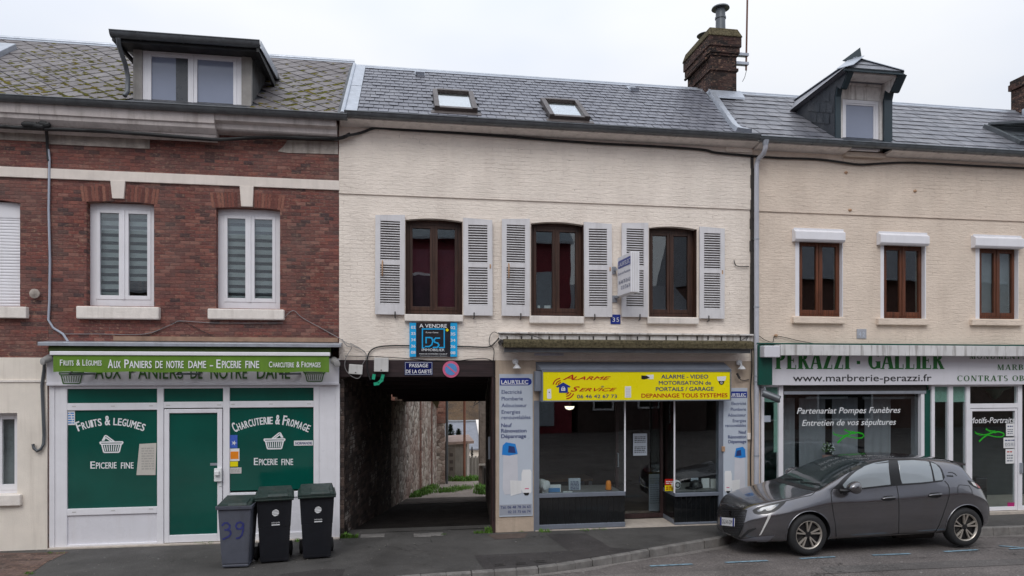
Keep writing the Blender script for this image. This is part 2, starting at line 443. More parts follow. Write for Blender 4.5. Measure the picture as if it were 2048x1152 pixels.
M['dark_wood'] = wood('dark_stained_beam', (.030,.017,.018), .6, 'x')
M['dark_post'] = wood('dark_stained_post', (.040,.020,.020), .6, 'z')
M['shutter'] = plain('off_white_shutter_paint', (.69,.675,.685), .55, var=.05, ns=6, streak=.3, dirt=(.34,.31,.31))
M['shutter_shade'] = plain('slat_gap_shade', (.16,.14,.13), .8, var=.2)  # dark sheet put behind the slats as the shade in their gaps
M['rust'] = plain('rusty_iron', (.45,.28,.17), .8, var=.3, ns=20)
M['glass'] = glass('window_glass', (.82,.86,.86), 1.85, ripple=.0012)
M['glass_shop'] = glass('shop_glass', (.86,.90,.90), 1.62)
M['glass_sky'] = glass('skylight_glass', (.8,.84,.84), 4.0)
M['glass_dark'] = plain('smoked_glass', (.008,.009,.010), .04, var=.1, spec=.7)
M['glass_roof'] = plain('blue_grey_backed_glass', (.24,.27,.36), .10, var=.06, ns=1, spec=.6)
M['film'] = plain('green_window_film', (.003,.078,.058), .06, var=.16, ns=1.1, spec=.6)
M['white_ink'] = plain('white_lettering', (.80,.81,.82), .5, var=.03)
M['curtain'] = plain('purple_facade_reflection', (.055,.018,.034), .9, var=.3, ns=4)  # purple stands for the red facade mirrored in the panes
M['net'] = plain('grey_net_curtain', (.34,.35,.37), .9, var=.12, ns=3)
M['blind_a'] = plain('blind_band', (.42,.44,.45), .8, var=.06)
M['blind_b'] = plain('blind_sheer_band', (.035,.04,.05), .8, var=.08)
M['green_awn'] = plain('green_awning_cloth', (.118,.235,.018), .75, var=.12, ns=3, streak=.25, dirt=(.05,.09,.01))
M['green_awn_dark'] = plain('green_awning_roll', (.055,.085,.018), .8, var=.25, ns=3)
M['green_ink'] = plain('green_lettering', (.035,.115,.016), .5, var=.08)
M['green_ink2'] = plain('deep_green_lettering', (.008,.135,.018), .45, var=.08)
M['green_box'] = plain('dark_green_metal', (.004,.070,.050), .4, var=.1)
M['lime'] = plain('bright_green_film', (.015,.42,.012), .4, var=.05)
M['yellow'] = plain('yellow_sign_face', (.86,.74,.003), .3, var=.03, ns=1)
M['red_ink'] = plain('red_lettering', (.48,.012,.006), .4, var=.05)
M['navy_ink'] = plain('navy_lettering', (.025,.045,.16), .4, var=.05)
M['blue_ink'] = plain('blue_panel', (.008,.030,.26), .35, var=.05)
M['black_ink'] = plain('black_lettering', (.012,.012,.013), .4, var=.05)
M['cyan'] = plain('cyan_board', (.012,.40,.78), .35, var=.04)
M['sign_black'] = plain('black_board', (.016,.017,.022), .35, var=.1)
M['enamel'] = plain('dark_blue_enamel', (.007,.014,.095), .2, var=.06)
M['sign_blue'] = plain('blue_sign_film', (.09,.28,.58), .4, var=.08, ns=12)
M['sign_pink'] = plain('faded_red_film', (.62,.13,.24), .4, var=.15, ns=14)
M['poster'] = plain('pale_blue_grey_board', (.50,.55,.62), .35, var=.03)
M['poster_low'] = plain('grey_board_strip', (.33,.35,.40), .35, var=.03)
M['grey_metal'] = plain('grey_painted_metal', (.175,.195,.235), .42, .1, var=.1, ns=3, streak=.25, dirt=(.10,.10,.11))
M['box_grey'] = plain('pale_grey_plastic', (.58,.57,.55), .5, var=.08, ns=6, streak=.25)
M['tile'] = plain('beige_threshold', (.50,.44,.38), .6, var=.15, ns=9)
M['asphalt_walk'] = asphalt('pavement_asphalt', (.070,.066,.062), .22, True, .05, .6)
M['asphalt_patch'] = asphalt('pavement_patch', (.046,.041,.040), .2, False, 0, .6)
M['asphalt_road'] = asphalt('road_asphalt', (.122,.108,.102), .40, True, .1, .45)
M['kerb'] = plain('granite_kerb', (.175,.165,.155), .85, var=.35, ns=6, bump=.008, bs=60, streak=.3)
M['pavers'] = brick('brick_pavers', [(0, (.09,.06,.05)), (.3, (.13,.085,.07)), (.6, (.16,.10,.085)), (1, (.19,.13,.11))], (.06,.055,.05), .2, .1, .3)
M['paint_blue'] = plain('blue_road_paint', (.18,.28,.345), .7, var=.5, ns=14, streak=.5, dirt=(.13,.13,.13))
M['weed'] = plain('weed_leaves', (.10,.21,.025), .7, var=.5, ns=8)
M['grass'] = plain('alley_grass', (.085,.19,.022), .8, var=.5, ns=6)
M['gravel'] = asphalt('alley_gravel', (.24,.20,.17), .5, False)
M['film_pale'] = plain('pale_green_film', (.30,.50,.41), .3, var=.08)
M['paper'] = plain('aged_paper', (.55,.52,.47), .8, var=.06, ns=10)
M['white'] = plain('white_plastic', (.78,.78,.78), .4, var=.03)
M['orange'] = plain('orange_plastic', (.85,.25,.01), .4, var=.05)
M['sky_blue'] = plain('blue_plastic', (.02,.22,.62), .35, var=.06)
M['tyre'] = plain('tyre_rubber', (.016,.016,.017), .75, var=.2, ns=20)
M['sticker_blue'] = plain('blue_sticker', (.05,.12,.5), .4, var=.2, ns=30)
M['concrete'] = plain('alley_concrete', (.36,.33,.29), .9, var=.2, ns=2, bump=.005, streak=.6, dirt=(.16,.14,.12))
M['pale_line'] = plain('pale_line', (.6,.62,.64), .6, var=.1)

def flint(name):                                  # rubble and flint wall with brick piers
    b = NB(name)
    v = b.n('ShaderNodeTexVoronoi'); v.inputs['Scale'].default_value = 5.5
    mp_ = b.scale((1, .75, 1.25)); b.l(mp_, v.inputs['Vector'])
    ve = b.n('ShaderNodeTexVoronoi'); ve.feature = 'DISTANCE_TO_EDGE'; ve.inputs['Scale'].default_value = 5.5; b.l(mp_, ve.inputs['Vector'])
    sp = b.n('ShaderNodeSeparateXYZ'); b.l(v.outputs['Color'], sp.inputs[0])
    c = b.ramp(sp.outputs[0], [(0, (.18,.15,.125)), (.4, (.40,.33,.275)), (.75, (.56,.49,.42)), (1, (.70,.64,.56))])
    c = b.mix(b.ramp(ve.outputs['Distance'], [(.01, .85), (.06, 0)]), c, (.13,.105,.085))
    c = b.mix(b.ramp(b.noise(.9, 5, .6), [(.45, 0), (.62, .55)]), c, (.24,.13,.10))
    return b.fin(c, .95, 0, b.bump(ve.outputs['Distance'], .05, .8), .2)
M['flint'] = flint('flint_rubble')
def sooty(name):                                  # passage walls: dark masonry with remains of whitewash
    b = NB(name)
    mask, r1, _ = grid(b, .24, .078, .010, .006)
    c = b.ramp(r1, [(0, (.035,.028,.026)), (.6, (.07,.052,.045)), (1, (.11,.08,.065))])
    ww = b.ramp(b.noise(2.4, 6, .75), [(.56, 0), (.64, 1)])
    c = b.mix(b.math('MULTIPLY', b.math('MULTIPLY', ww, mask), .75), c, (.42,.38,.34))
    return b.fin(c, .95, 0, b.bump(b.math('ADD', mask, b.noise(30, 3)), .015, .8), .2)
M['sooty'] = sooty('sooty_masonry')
def hillside(name):
    b = NB(name)
    c = b.ramp(b.noise(.16, 7, .75), [(.32, (.040,.032,.026)), (.48, (.085,.060,.042)), (.60, (.125,.082,.050)), (.7, (.095,.085,.068))])
    return b.fin(c, .95, 0, b.bump(b.noise(.5, 5, .7), 1.5, .8), .1)
M['arch_brick'] = (lambda b: b.fin(b.mix(.5, b.ramp(b.rnd(), [(0,(.13,.055,.048)),(.5,(.21,.082,.064)),(1,(.28,.13,.095))]), b.ramp(b.noise(30,4,.7), [(.3,.5),(.7,1.5)]), 'MULTIPLY'), .9, 0, b.bump(b.noise(40,3), .008), .2))(NB('arch_brick'))
M['hill'] = hillside('autumn_hillside')

# ------------------------------------------------------------------ ground
def interp(tab, x):
    if x <= tab[0][0]: return tab[0][1]
    for (a, b), (c, d) in zip(tab, tab[1:]):
        if x <= c: return b + (d-b)*(x-a)/(c-a)
    return tab[-1][1]
KERB = [(-30, -3.6)] + [(x, y) for x, y in (gnd(*p) for p in ((640, 1168), (880, 1150), (1050, 1140), (1130, 1130), (1205, 1118), (1330, 1096), (1440, 1077), (1452, 1075)))]
kx = KERB[-1][0]
RKY = gnd(2000, 1056)[1]
KERB += [(kx+.5, -.50), (kx+1.0, -.36), (gnd(1950, 1056)[0]-.55, -.36), (gnd(1950, 1056)[0]-.1, RKY), (30, RKY)]
def kerb_y(x): return interp(KERB, x)
def road_z(x, y):                                 # the road climbs gently from the gutter to its crown
    d = max(0.0, -y - 1.0)
    return -.135 + min(.045*d, .10)
XS = sorted(set([-30 + i*.5 for i in range(121)] + [k[0] for k in KERB]))
XS = [x for i, x in enumerate(XS) if i == 0 or x - XS[i-1] > .02]
g = MB()
KW = .13
for x0, x1 in zip(XS, XS[1:]):
    g.poly([(x0, kerb_y(x0)+KW, 0), (x1, kerb_y(x1)+KW, 0), (x1, 0.6, 0), (x0, 0.6, 0)])
struct(g.build('pavement', M['asphalt_walk']))
g = MB()
xs = [-60, -30] + [-16 + i*.8 for i in range(46)] + [30, 60]
ys = [-60, -20, -14, -10, -7, -5, -4, -3.4, -3, -2.6, -2.2, -1.8, -1.4, -1.0, -.6, -.2, .3]
for x0, x1 in zip(xs, xs[1:]):
    for y0, y1 in zip(ys, ys[1:]):
        g.poly([(x0,y0,road_z(x0,y0)), (x1,y0,road_z(x1,y0)), (x1,y1,road_z(x1,y1)), (x0,y1,road_z(x0,y1))])
struct(g.build('road', M['asphalt_road']))
g = MB()                                          # granite kerb, stone by stone
x = -14.0
while x < 14:
    L = random.uniform(.85, 1.1); x2 = x + L - .008
    n = 3
    for k in range(n):
        a = x + (x2-x)*k/n; b = x + (x2-x)*(k+1)/n
        ya, yb = kerb_y(a), kerb_y(b)
        j = .004*math.sin(x*7)
        g.hexa([(a,ya-.012,-.3),(b,yb-.012,-.3),(b,yb+KW,-.3),(a,ya+KW,-.3)], [(a,ya+.012,.004+j),(b,yb+.012,.004+j),(b,yb+KW,.004+j),(a,ya+KW,.004+j)])
    x += L
struct(g.build('kerb', M['kerb'], bevel=.012))

def sheet(pts, z=.004, n=1):
    return MB().poly([(*gnd(*p), z) for p in pts])
struct(sheet([(948,1111),(1040,1107),(1137,1102),(1092,1069),(1172,1067),(1196,1080),(1222,1096),(1262,1099),(1300,1097),(1215,1112),(1190,1114),(1120,1127),(1050,1136),(970,1141)]).build('pavement_repair', M['asphalt_patch']))
struct(sheet([(975,1070),(1055,1066),(1050,1076),(990,1079)]).build('pavement_brown_repair', plain('brown_patch', (.085,.062,.052), .9, var=.2, ns=6, bump=.004)))
struct(sheet([(560,1149),(648,1138),(690,1139),(680,1160),(560,1172)]).build('pavement_dark_repair', M['asphalt_patch']))
b_ = MB().poly([(*gnd(*p), .004) for p in ((-40,1106),(60,1106),(138,1104),(95,1124),(58,1150),(30,1180),(-60,1180))])
pv = b_.build('brick_paving', M['pavers'])
struct(pv)
def patch_mat(o):                                 # the paver pattern lies in x,y: stand the coordinates up
    o.data.transform(Matrix.Rotation(rad(90), 4, 'X')); o.rotation_euler = (rad(-90), 0, 0)
patch_mat(pv)
g = MB()
for p in ((1000,1087,1180,1080),):
    pass
for (a, b_, c_) in ((388, 1131, 22), (368+530, 1131, 0)):
    pass
for i, (px, py) in enumerate(((999, 1131), (1043, 1128), (1081, 1124))):
    x, y = gnd(px, py)
    fm = MB().frame(0, .16, 0, .10, .012, 0, .003)
    fm.box(.05, .11, 0, .002, .03, .07)
    fm.v = [(x-.08+a, y-.05+c, .009+b) for a, b, c in fm.v]
    o = fm.build('valve_cover', M['iron_dark'])
    tag(o, ['small iron valve cover in the dark pavement repair, nearest the alley', 'small iron valve cover in the dark pavement repair, the middle of three', 'small iron valve cover in the dark pavement repair, nearest the kerb corner'][i], 'valve cover', 'valve covers in the pavement')
for i, (px, py, wd, dz) in enumerate(((845,1071,34,.012),(872,1069,28,.01),(745,1072,46,.008))):
    x, y = gnd(px, py); m_ = wd/115
    o = MB().box(x-m_/2, x+m_/2, y-.11, y+.11, .0, dz).build('paving_slab', M['kerb'], bevel=.006)
    tag(o, ['grey stone slab set before the alley mouth, left of the small one', 'small grey stone slab set before the middle of the alley mouth', 'long dark stone slab before the left side of the alley mouth'][i], 'slab')

gs = MB(); px_ = None                             # gritty channel along the kerb
x = -12.0
while x < 13.5:
    x2 = x+.25; ya, yb = kerb_y(x)-.014, kerb_y(x2)-.014; wa, wb = [.12+.05*math.sin(q*3.1)+.03*math.sin(q*7.7) for q in (x, x2)]
    for k in range(3):
        y0a, y1a = ya-wa*(k+1)/3, ya-wa*k/3; y0b, y1b = yb-wb*(k+1)/3, yb-wb*k/3
        gs.poly([(x,y0a,road_z(x,y0a)+.004),(x2,y0b,road_z(x2,y0b)+.004),(x2,y1b,road_z(x2,y1b)+.004),(x,y1a,road_z(x,y1a)+.004)])
    x = x2
struct(gs.build('road_channel', asphalt('gritty_channel', (.17,.155,.145), .4, False, 0, .6)))
for nm_, q_ in (('road_repair', [(1180,1150),(1420,1141),(1500,1146),(1560,1170),(1180,1180)]), ('road_dark_repair', [(1640,1134),(1900,1122),(2060,1118),(2080,1130),(1800,1142),(1660,1150)])):
    P_ = [gnd(*p, Z=-.06) for p in q_]; c_ = (sum(p[0] for p in P_)/len(P_), sum(p[1] for p in P_)/len(P_))
    m_ = MB()
    for i in range(len(P_)):
        a_, b2 = P_[i], P_[(i+1) % len(P_)]
        for k in range(4):
            t0, t1 = k/4, (k+1)/4
            qa = [(c_[0]+(p[0]-c_[0])*t, c_[1]+(p[1]-c_[1])*t) for p, t in ((a_,t0),(b2,t0),(b2,t1),(a_,t1))]
            if k == 0: qa = qa[1:]
            m_.poly([(u, v, road_z(u, v)+.005) for u, v in qa])
    struct(m_.build(nm_, asphalt(nm_, (.10,.092,.088) if 'dark' in nm_ else (.145,.13,.122), .35, True, .05, .5)))

# blue parking marks
struct_marks = MB()
for p in (((1450,1124),(1535,1120)), ((1300,1131),(1385,1127)), ((1600,1116),(1670,1112)), ((1745,1109),(1820,1106)), ((1888,1102),(1955,1098)), ((2020,1096.5),(2060,1094)), ((1998,1089),(2040,1093))):
    (ax, ay), (bx, by) = [gnd(*q, Z=-.07) for q in p]
    d = Vector((bx-ax, by-ay)).normalized()*.0; nrm = Vector((-(by-ay), bx-ax)).normalized()*.034
    n = 4
    for k in range(n):
        c0 = (ax+(bx-ax)*k/n, ay+(by-ay)*k/n); c1 = (ax+(bx-ax)*(k+1)/n, ay+(by-ay)*(k+1)/n)
        q = [(c0[0]-nrm.x, c0[1]-nrm.y), (c1[0]-nrm.x, c1[1]-nrm.y), (c1[0]+nrm.x, c1[1]+nrm.y), (c0[0]+nrm.x, c0[1]+nrm.y)]
        struct_marks.poly([(a, b, road_z(a, b)+.010) for a, b in q])
struct(struct_marks.build('road_marking', M['paint_blue']))

# ------------------------------------------------------------------ house helpers
def wall_holes(mb, x0, x1, z0, z1, holes, y0=0.0, y1=.28):   # a thick wall with rectangular openings
    xs = sorted({x0, x1} | {min(max(v, x0), x1) for h in holes for v in h[:2]}); zs = sorted({z0, z1} | {min(max(v, z0), z1) for h in holes for v in h[2:]})
    def solid(i, j):
        if not (0 <= i < len(xs)-1 and 0 <= j < len(zs)-1): return False
        cx, cz = (xs[i]+xs[i+1])/2, (zs[j]+zs[j+1])/2
        return not any(a < cx < b and c < cz < d for a, b, c, d in holes)
    for i in range(len(xs)-1):
        for j in range(len(zs)-1):
            if not solid(i, j): continue
            a, b, c, d = xs[i], xs[i+1], zs[j], zs[j+1]
            mb.poly([(a,y0,c),(b,y0,c),(b,y0,d),(a,y0,d)]); mb.poly([(a,y1,c),(b,y1,c),(b,y1,d),(a,y1,d)])
            if not solid(i-1, j): mb.poly([(a,y0,c),(a,y1,c),(a,y1,d),(a,y0,d)])
            if not solid(i+1, j): mb.poly([(b,y0,c),(b,y1,c),(b,y1,d),(b,y0,d)])
            if not solid(i, j-1): mb.poly([(a,y0,c),(b,y0,c),(b,y1,c),(a,y1,c)])
            if not solid(i, j+1): mb.poly([(a,y0,d),(b,y0,d),(b,y1,d),(a,y1,d)])
    return mb
def arch_fill(mb, x0, x1, ztop, rise, y0, y1, n=10):         # masonry corners above a flat segmental arch
    xm = (x0+x1)/2
    def zc(x): t = (x-xm)/((x1-x0)/2); return ztop - rise*t*t
    for k in range(n):
        a = x0+(x1-x0)*k/n; b = x0+(x1-x0)*(k+1)/n
        za, zb = zc(a), zc(b)
        mb.poly([(a,y0,za),(b,y0,zb),(b,y0,ztop),(a,y0,ztop)])
        mb.poly([(a,y0,za),(b,y0,zb),(b,y1,zb),(a,y1,za)])
class Roof:                                       # sloping plane from the eaves to the ridge
    def __init__(s, ye, ze, yr, zr):
        s.ye, s.ze, s.yr, s.zr = ye, ze, yr, zr
        s.L = math.hypot(yr-ye, zr-ze); s.dy = (yr-ye)/s.L; s.dz = (zr-ze)/s.L
    def p(s, x, v, h=0.0): return (x, s.ye + s.dy*v - s.dz*h, s.ze + s.dz*v + s.dy*h)
    def hit(s, px, py):                           # where a sight line meets the roof plane -> x, v
        a, b, t = _ray(px, py)
        k = (s.ze - H + (s.dz/s.dy)*(-D - s.ye)) / (t - b*s.dz/s.dy)
        y = -D + k*b
        return k*a, (y - s.ye)/s.dy
def ridge_for(ye, ze, pts, tan):                  # depth of the ridge seen at pts for a given pitch
    Y = []
    for px, py in pts:
        lo, hi = 0.2, 12
        for _ in range(40):
            m = (lo+hi)/2
            if at(px, py, m)[1] > ze + tan*(m-ye): hi = m
            else: lo = m
        # the sight line rises slower than the roof: keep the crossing
        Y.append(lo)
    return sum(Y)/len(Y)
def cross(ye, ze, tan, px, py):
    a, b, t = _ray(px, py)
    k = (ze - H + tan*(-D-ye)) / (t - b*tan)
    return -D + k*b
def slates(mb, R, x0, x1, w_, e, skip=None, v0=0.0, v1=None, lx=None):
    v1 = R.L if v1 is None else v1
    row = 0; v = v0
    while v < v1 - .02:
        vt = min(v+e*1.25, v1); off = (row % 2)*w_/2
        xa0 = lx(v) if lx else x0
        x = x0 - off - w_
        while x < x1:
            a, b = max(x+.0045, xa0), min(x+w_-.0045, x1)
            x += w_
            if b - a < .02: continue
            if skip and skip((a+b)/2, v+e/2): continue
            t = .016 + random.uniform(-.003, .005); j = random.uniform(-.004, .004); tw = random.uniform(-.002, .002)
            r = random.random()
            mb.add([R.p(a,v+j,t+tw), R.p(b,v+j,t-tw), R.p(b,vt,.003), R.p(a,vt,.003), R.p(a,v+j,t-.008), R.p(b,v+j,t-.008)],
                   [(0,1,2,3),(4,5,1,0)], r)
        row += 1; v += e
    return mb
def diamonds(mb, R, x0, x1, w_, h_, skip=None):
    row = 0; v = -h_/2
    while v < R.L:
        x = x0 - w_ + (row % 2)*w_/2
        while x < x1 + w_:
            cx, cv = x, v+h_/2
            x += w_
            pts = [(cx, cv-h_/2), (cx+w_/2, cv), (cx, cv+h_/2), (cx-w_/2, cv)]
            pts = [(min(max(a, x0), x1), min(max(b, 0), R.L)) for a, b in pts]
            if max(p[0] for p in pts)-min(p[0] for p in pts) < .03 or max(p[1] for p in pts)-min(p[1] for p in pts) < .03: continue
            if skip and skip(cx, cv): continue
            k = .965; t = .014+random.uniform(-.003,.004)
            c = (sum(p[0] for p in pts)/4, sum(p[1] for p in pts)/4)
            q = [(c[0]+(a-c[0])*k, c[1]+(b-c[1])*k) for a, b in pts]
            hts = (t, t*.6, .004, t*.6)
            mb.add([R.p(a, b, hh) for (a, b), hh in zip(q, hts)] + [R.p(a, b, hh-.008) for (a, b), hh in zip(q, hts)],
                   [(0,1,2,3),(0,4,5,1),(3,7,4,0)])
        row += 1; v += h_/2
    return mb
def half_gutter(mb, x0, x1, y, z, r, seg=.95):    # half-round gutter with seams; z is the rim
    n = 8
    pr = [(y - r*math.cos(math.pi*k/n), z - r*math.sin(math.pi*k/n)) for k in range(n+1)]
    inn = [(y - (r-.008)*math.cos(math.pi*k/n), z - (r-.008)*math.sin(math.pi*k/n)) for k in range(n, -1, -1)]
    mb.prismx(pr + inn, x0, x1)
    mb.tube([(x0, y-r, z+.004), (x1, y-r, z+.004)], .011, 6)
    x = x0 + .4
    while x < x1 - .1:
        pr2 = [(y - (r+.006)*math.cos(math.pi*k/n), z - (r+.006)*math.sin(math.pi*k/n)) for k in range(n+1)]
        pr3 = [(y - (r+.001)*math.cos(math.pi*k/n), z - (r+.001)*math.sin(math.pi*k/n)) for k in range(n, -1, -1)]
        mb.prismx(pr2+pr3, x, x+.025); x += seg
    return mb
def casement(house, x0, x1, z0, z1, yf, m, fr=.05, st=.055, mid=.075, bot=.07, gm='glass', depth=.06, name='window'):
    f = MB().frame(x0, x1, z0, z1, fr, yf, yf+depth, fr*1.1, fr)
    xm = (x0+x1)/2
    i0, i1, j0, j1 = x0+fr, x1-fr, z0+fr*1.1, z1-fr
    f.box(xm-mid/2, xm+mid/2, yf-.018, yf+depth-.01, j0, j1)
    for a, b in ((i0, xm-mid/2), (xm+mid/2, i1)):
        f.frame(a, b, j0, j1, st, yf-.008, yf+depth-.014, bot, st)
    o = f.build(name, m, house, bevel=.004)
    for a, b in ((i0+st, xm-mid/2-st), (xm+mid/2+st, i1-st)):
        MB().box(a-.006, b+.006, yf+.022, yf+.028, j0+bot-.006, j1-st+.006).build('pane', M[gm], o)
    return o, (i0+st, xm-mid/2-st, xm+mid/2+st, i1-st, j0+bot, j1-st)

# ------------------------------------------------------------------ the row: party walls and roofs
XA = X_(-220); XB = X_(97); XC = X_(678); XD = X_(1504); XE = X_(2330)
EY = -.32
zgL = (Z_(40,189,-.41) + Z_(640,227,-.41))/2
zgM = (Z_(760,226,-.41) + Z_(1440,264,-.41))/2
zgR = (Z_(1600,279,-.41) + Z_(2020,298,-.41))/2
TAN = .74
def mk_roof(zg, pts):
    yr = sum(cross(EY, zg-.02, TAN, *p) for p in pts)/len(pts)
    return Roof(EY, zg-.02, yr, zg-.02 + TAN*(yr-EY))
RL = mk_roof(zgL, ((100,82),(640,121)))
RM = mk_roof(zgM, ((760,135),(1380,178)))
RR = mk_roof(zgR, ((1560,192),(2000,221)))
BACK = RM.yr*2 + .3
def roof_base(R, x0, x1, house, m):
    mb = MB()
    mb.hexa([R.p(x0,0,-.06),R.p(x1,0,-.06),R.p(x1,R.L,-.06),R.p(x0,R.L,-.06)], [R.p(x0,0,-.004),R.p(x1,0,-.004),R.p(x1,R.L,-.004),R.p(x0,R.L,-.004)])
    yb = 2*R.yr - R.ye
    mb.hexa([(x0,R.yr,R.zr-.06),(x1,R.yr,R.zr-.06),(x1,yb,R.ze-.06),(x0,yb,R.ze-.06)], [(x0,R.yr,R.zr),(x1,R.yr,R.zr),(x1,yb,R.ze),(x0,yb,R.ze)])
    return mb.build('roof', m, house)
def shell(house, x0, x1, R, m, floors=(3.2,), right=True, left=True):    # rear wall, gables and floors
    yb = 2*R.yr - R.ye - .3
    mb = MB().box(x0, x1, yb-.25, yb, -2.5, R.ze)
    mb.build('rear_wall', m, house)
    gp = [(.29, -.3), (yb-.26, -.3), (yb-.26, R.ze), (R.yr, R.zr-.12), (.29, R.ze+.25)]
    g_ = MB()
    if left: g_.prismx(gp, x0+.01, x0+.13)
    if right: g_.prismx(gp, x1-.13, x1-.01)
    g_.build('party_wall', m, house)
    fl = MB()
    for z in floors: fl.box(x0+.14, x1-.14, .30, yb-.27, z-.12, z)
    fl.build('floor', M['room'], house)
    return yb

# ================================================================== far left house
hA = thing('terraced_house', 'house with brick above, cream plaster below and a closed white roller shutter', 'house', ((XA+XB)/2, 1, 0))
w1 = rc(-85,398,40,612); w1 = (w1[0], w1[1], w1[2], w1[3])
w2 = rc(-70,826,37,990)
zpl = Z_(50,715)
mb = wall_holes(MB(), XA, XB-.004, zpl, zgL+.05, [w1])
arch_fill(mb, w1[0], w1[1], w1[3], .05, 0, .12)
mb.build('wall', M['brick'], hA)
wall_holes(MB(), XA, XB-.004, -.3, zpl-.001, [w2], -.035).build('plaster_wall', M['render_cream'], hA)
MB().box(XA, XB-.006, -.052, -.035, Z_(50,764), Z_(50,760)).build('plaster_ridge', M['sill'], hA)
MB().box(w1[0]-.12, X_(52,-.09), -.09, .1, Z_(20,636,-.09), Z_(20,613,-.09)).build('window_sill', M['sill'], hA, bevel=.012)
MB().box(w2[0]-.1, X_(40,-.10), -.10, .1, Z_(20,1012,-.1), Z_(20,990,-.1)).build('window_sill', M['sill'], hA, bevel=.012)
sh = MB()                                         # roller shutter, slat by slat
z = w1[2]
while z < w1[3]-.27:
    sh.prismx([(.10,z),(.094,z+.012),(.094,z+.034),(.10,z+.046),(.12,z+.046),(.12,z)], w1[0]+.04, w1[1]-.04); z += .048
sh.build('roller_shutter', M['white_pvc'], hA)
MB().box(w1[0]+.01, w1[1]-.01, .085, .2, w1[3]-.27, w1[3]-.02).build('shutter_box', M['white_pvc'], hA, bevel=.01)
gd = MB().box(w1[1]-.04, w1[1], .08, .14, w1[2], w1[3]-.27); gd.build('shutter_rail', M['white_pvc'], hA)
o, q = casement(hA, w2[0], w2[1], w2[2], w2[3], .10, M['white_pvc'], bot=.09)
MB().box(w2[0]+.08, w2[1]-.06, .2, .205, w2[2]+.1, w2[3]-.1).build('curtain', M['net'], o)
yb = shell(hA, XA, XB-.004, RL, M['brick'])
rA = roof_base(RL, XA, XB-.002, hA, M['slate_dark'])
diamonds(MB(), RL, XA, XB-.003, .37, .40, ).build('slating', M['slate_dia'], rA)
half_gutter(MB(), XA, XB-.004, -.335, zgL, .075).build('gutter', M['gutter'], hA, smooth=30)
ridge_mat = M['zinc']
def ridge(R, x0, x1, house, r=.045):
    mb = MB().tube([(x0,R.yr,R.zr+.005),(x1,R.yr,R.zr+.005)], r, 10)
    mb.hexa([R.p(x0,R.L-.14,.006),R.p(x1,R.L-.14,.006),R.p(x1,R.L,.006),R.p(x0,R.L,.006)], [R.p(x0,R.L-.14,.016),R.p(x1,R.L-.14,.016),R.p(x1,R.L,.016),R.p(x0,R.L,.016)])
    mb.build('ridge_capping', M['zinc'], house, smooth=40)
ridge(RL, XA, XB-.002, hA)
# roof light whose corner shows at the left edge
hx, hv = RL.hit(8,104)
sk = MB()
sk.hexa([RL.p(hx-.7,hv-.5,.0),RL.p(hx+.12,hv-.5,.0),RL.p(hx+.12,hv+.25,.0),RL.p(hx-.7,hv+.25,.0)], [RL.p(hx-.7,hv-.5,.10),RL.p(hx+.12,hv-.5,.10),RL.p(hx+.12,hv+.25,.10),RL.p(hx-.7,hv+.25,.10)])
sk = sk.build('skylight', M['zinc'], hA, bevel=.01)

def cornice(house, x0, x1, old):                  # stepped moulded board under the gutter
    z0 = Z_(300,270,-.1) if old else Z_(560,272,-.1)
    zt = zgL - .06
    if old: pr = [(-.30,zt),(-.30,zt-.16),(-.275,zt-.175),(-.265,zt-.23),(-.20,zt-.30),(-.185,zt-.31),(-.165,zt-.36),(-.09,zt-.40),(-.085,z0),(0,z0),(0,zt)]
    else: pr = [(-.29,zt),(-.28,zt-.10),(-.20,zt-.13),(-.19,zt-.20),(-.17,zt-.22),(-.12,zt-.24),(-.11,z0),(0,z0),(0,zt)]
    MB().prismx(pr, x0, x1).build('cornice', M['cornice'], house)
cornice(hA, XA, XB-.004, True)
MB().box(XA, XB-.02, -.02, -.001, Z_(50,282), Z_(50,258)).build('plaster_band', M['plaster_grey'], hA)
bz0, bz1 = (Z_(30,355)+Z_(650,380))/2, (Z_(30,334.5)+Z_(650,361))/2
MB().box(XA, XB-.004, -.03, .02, bz0, bz1).build('string_course', M['stone_band'], hA, bevel=.006)
# satellite lead bracket
tg = MB().lathe([(.03,0),(.075,-.03),(.075,-.05),(.02,-.07)], (X_(72,-.02), -.02, Z_(72,588)), 'y', 12)
tag(tg.build('cable_outlet', M['plaster_grey']), 'small round weathered cable outlet on brick beside the roller shutter', 'cable outlet')

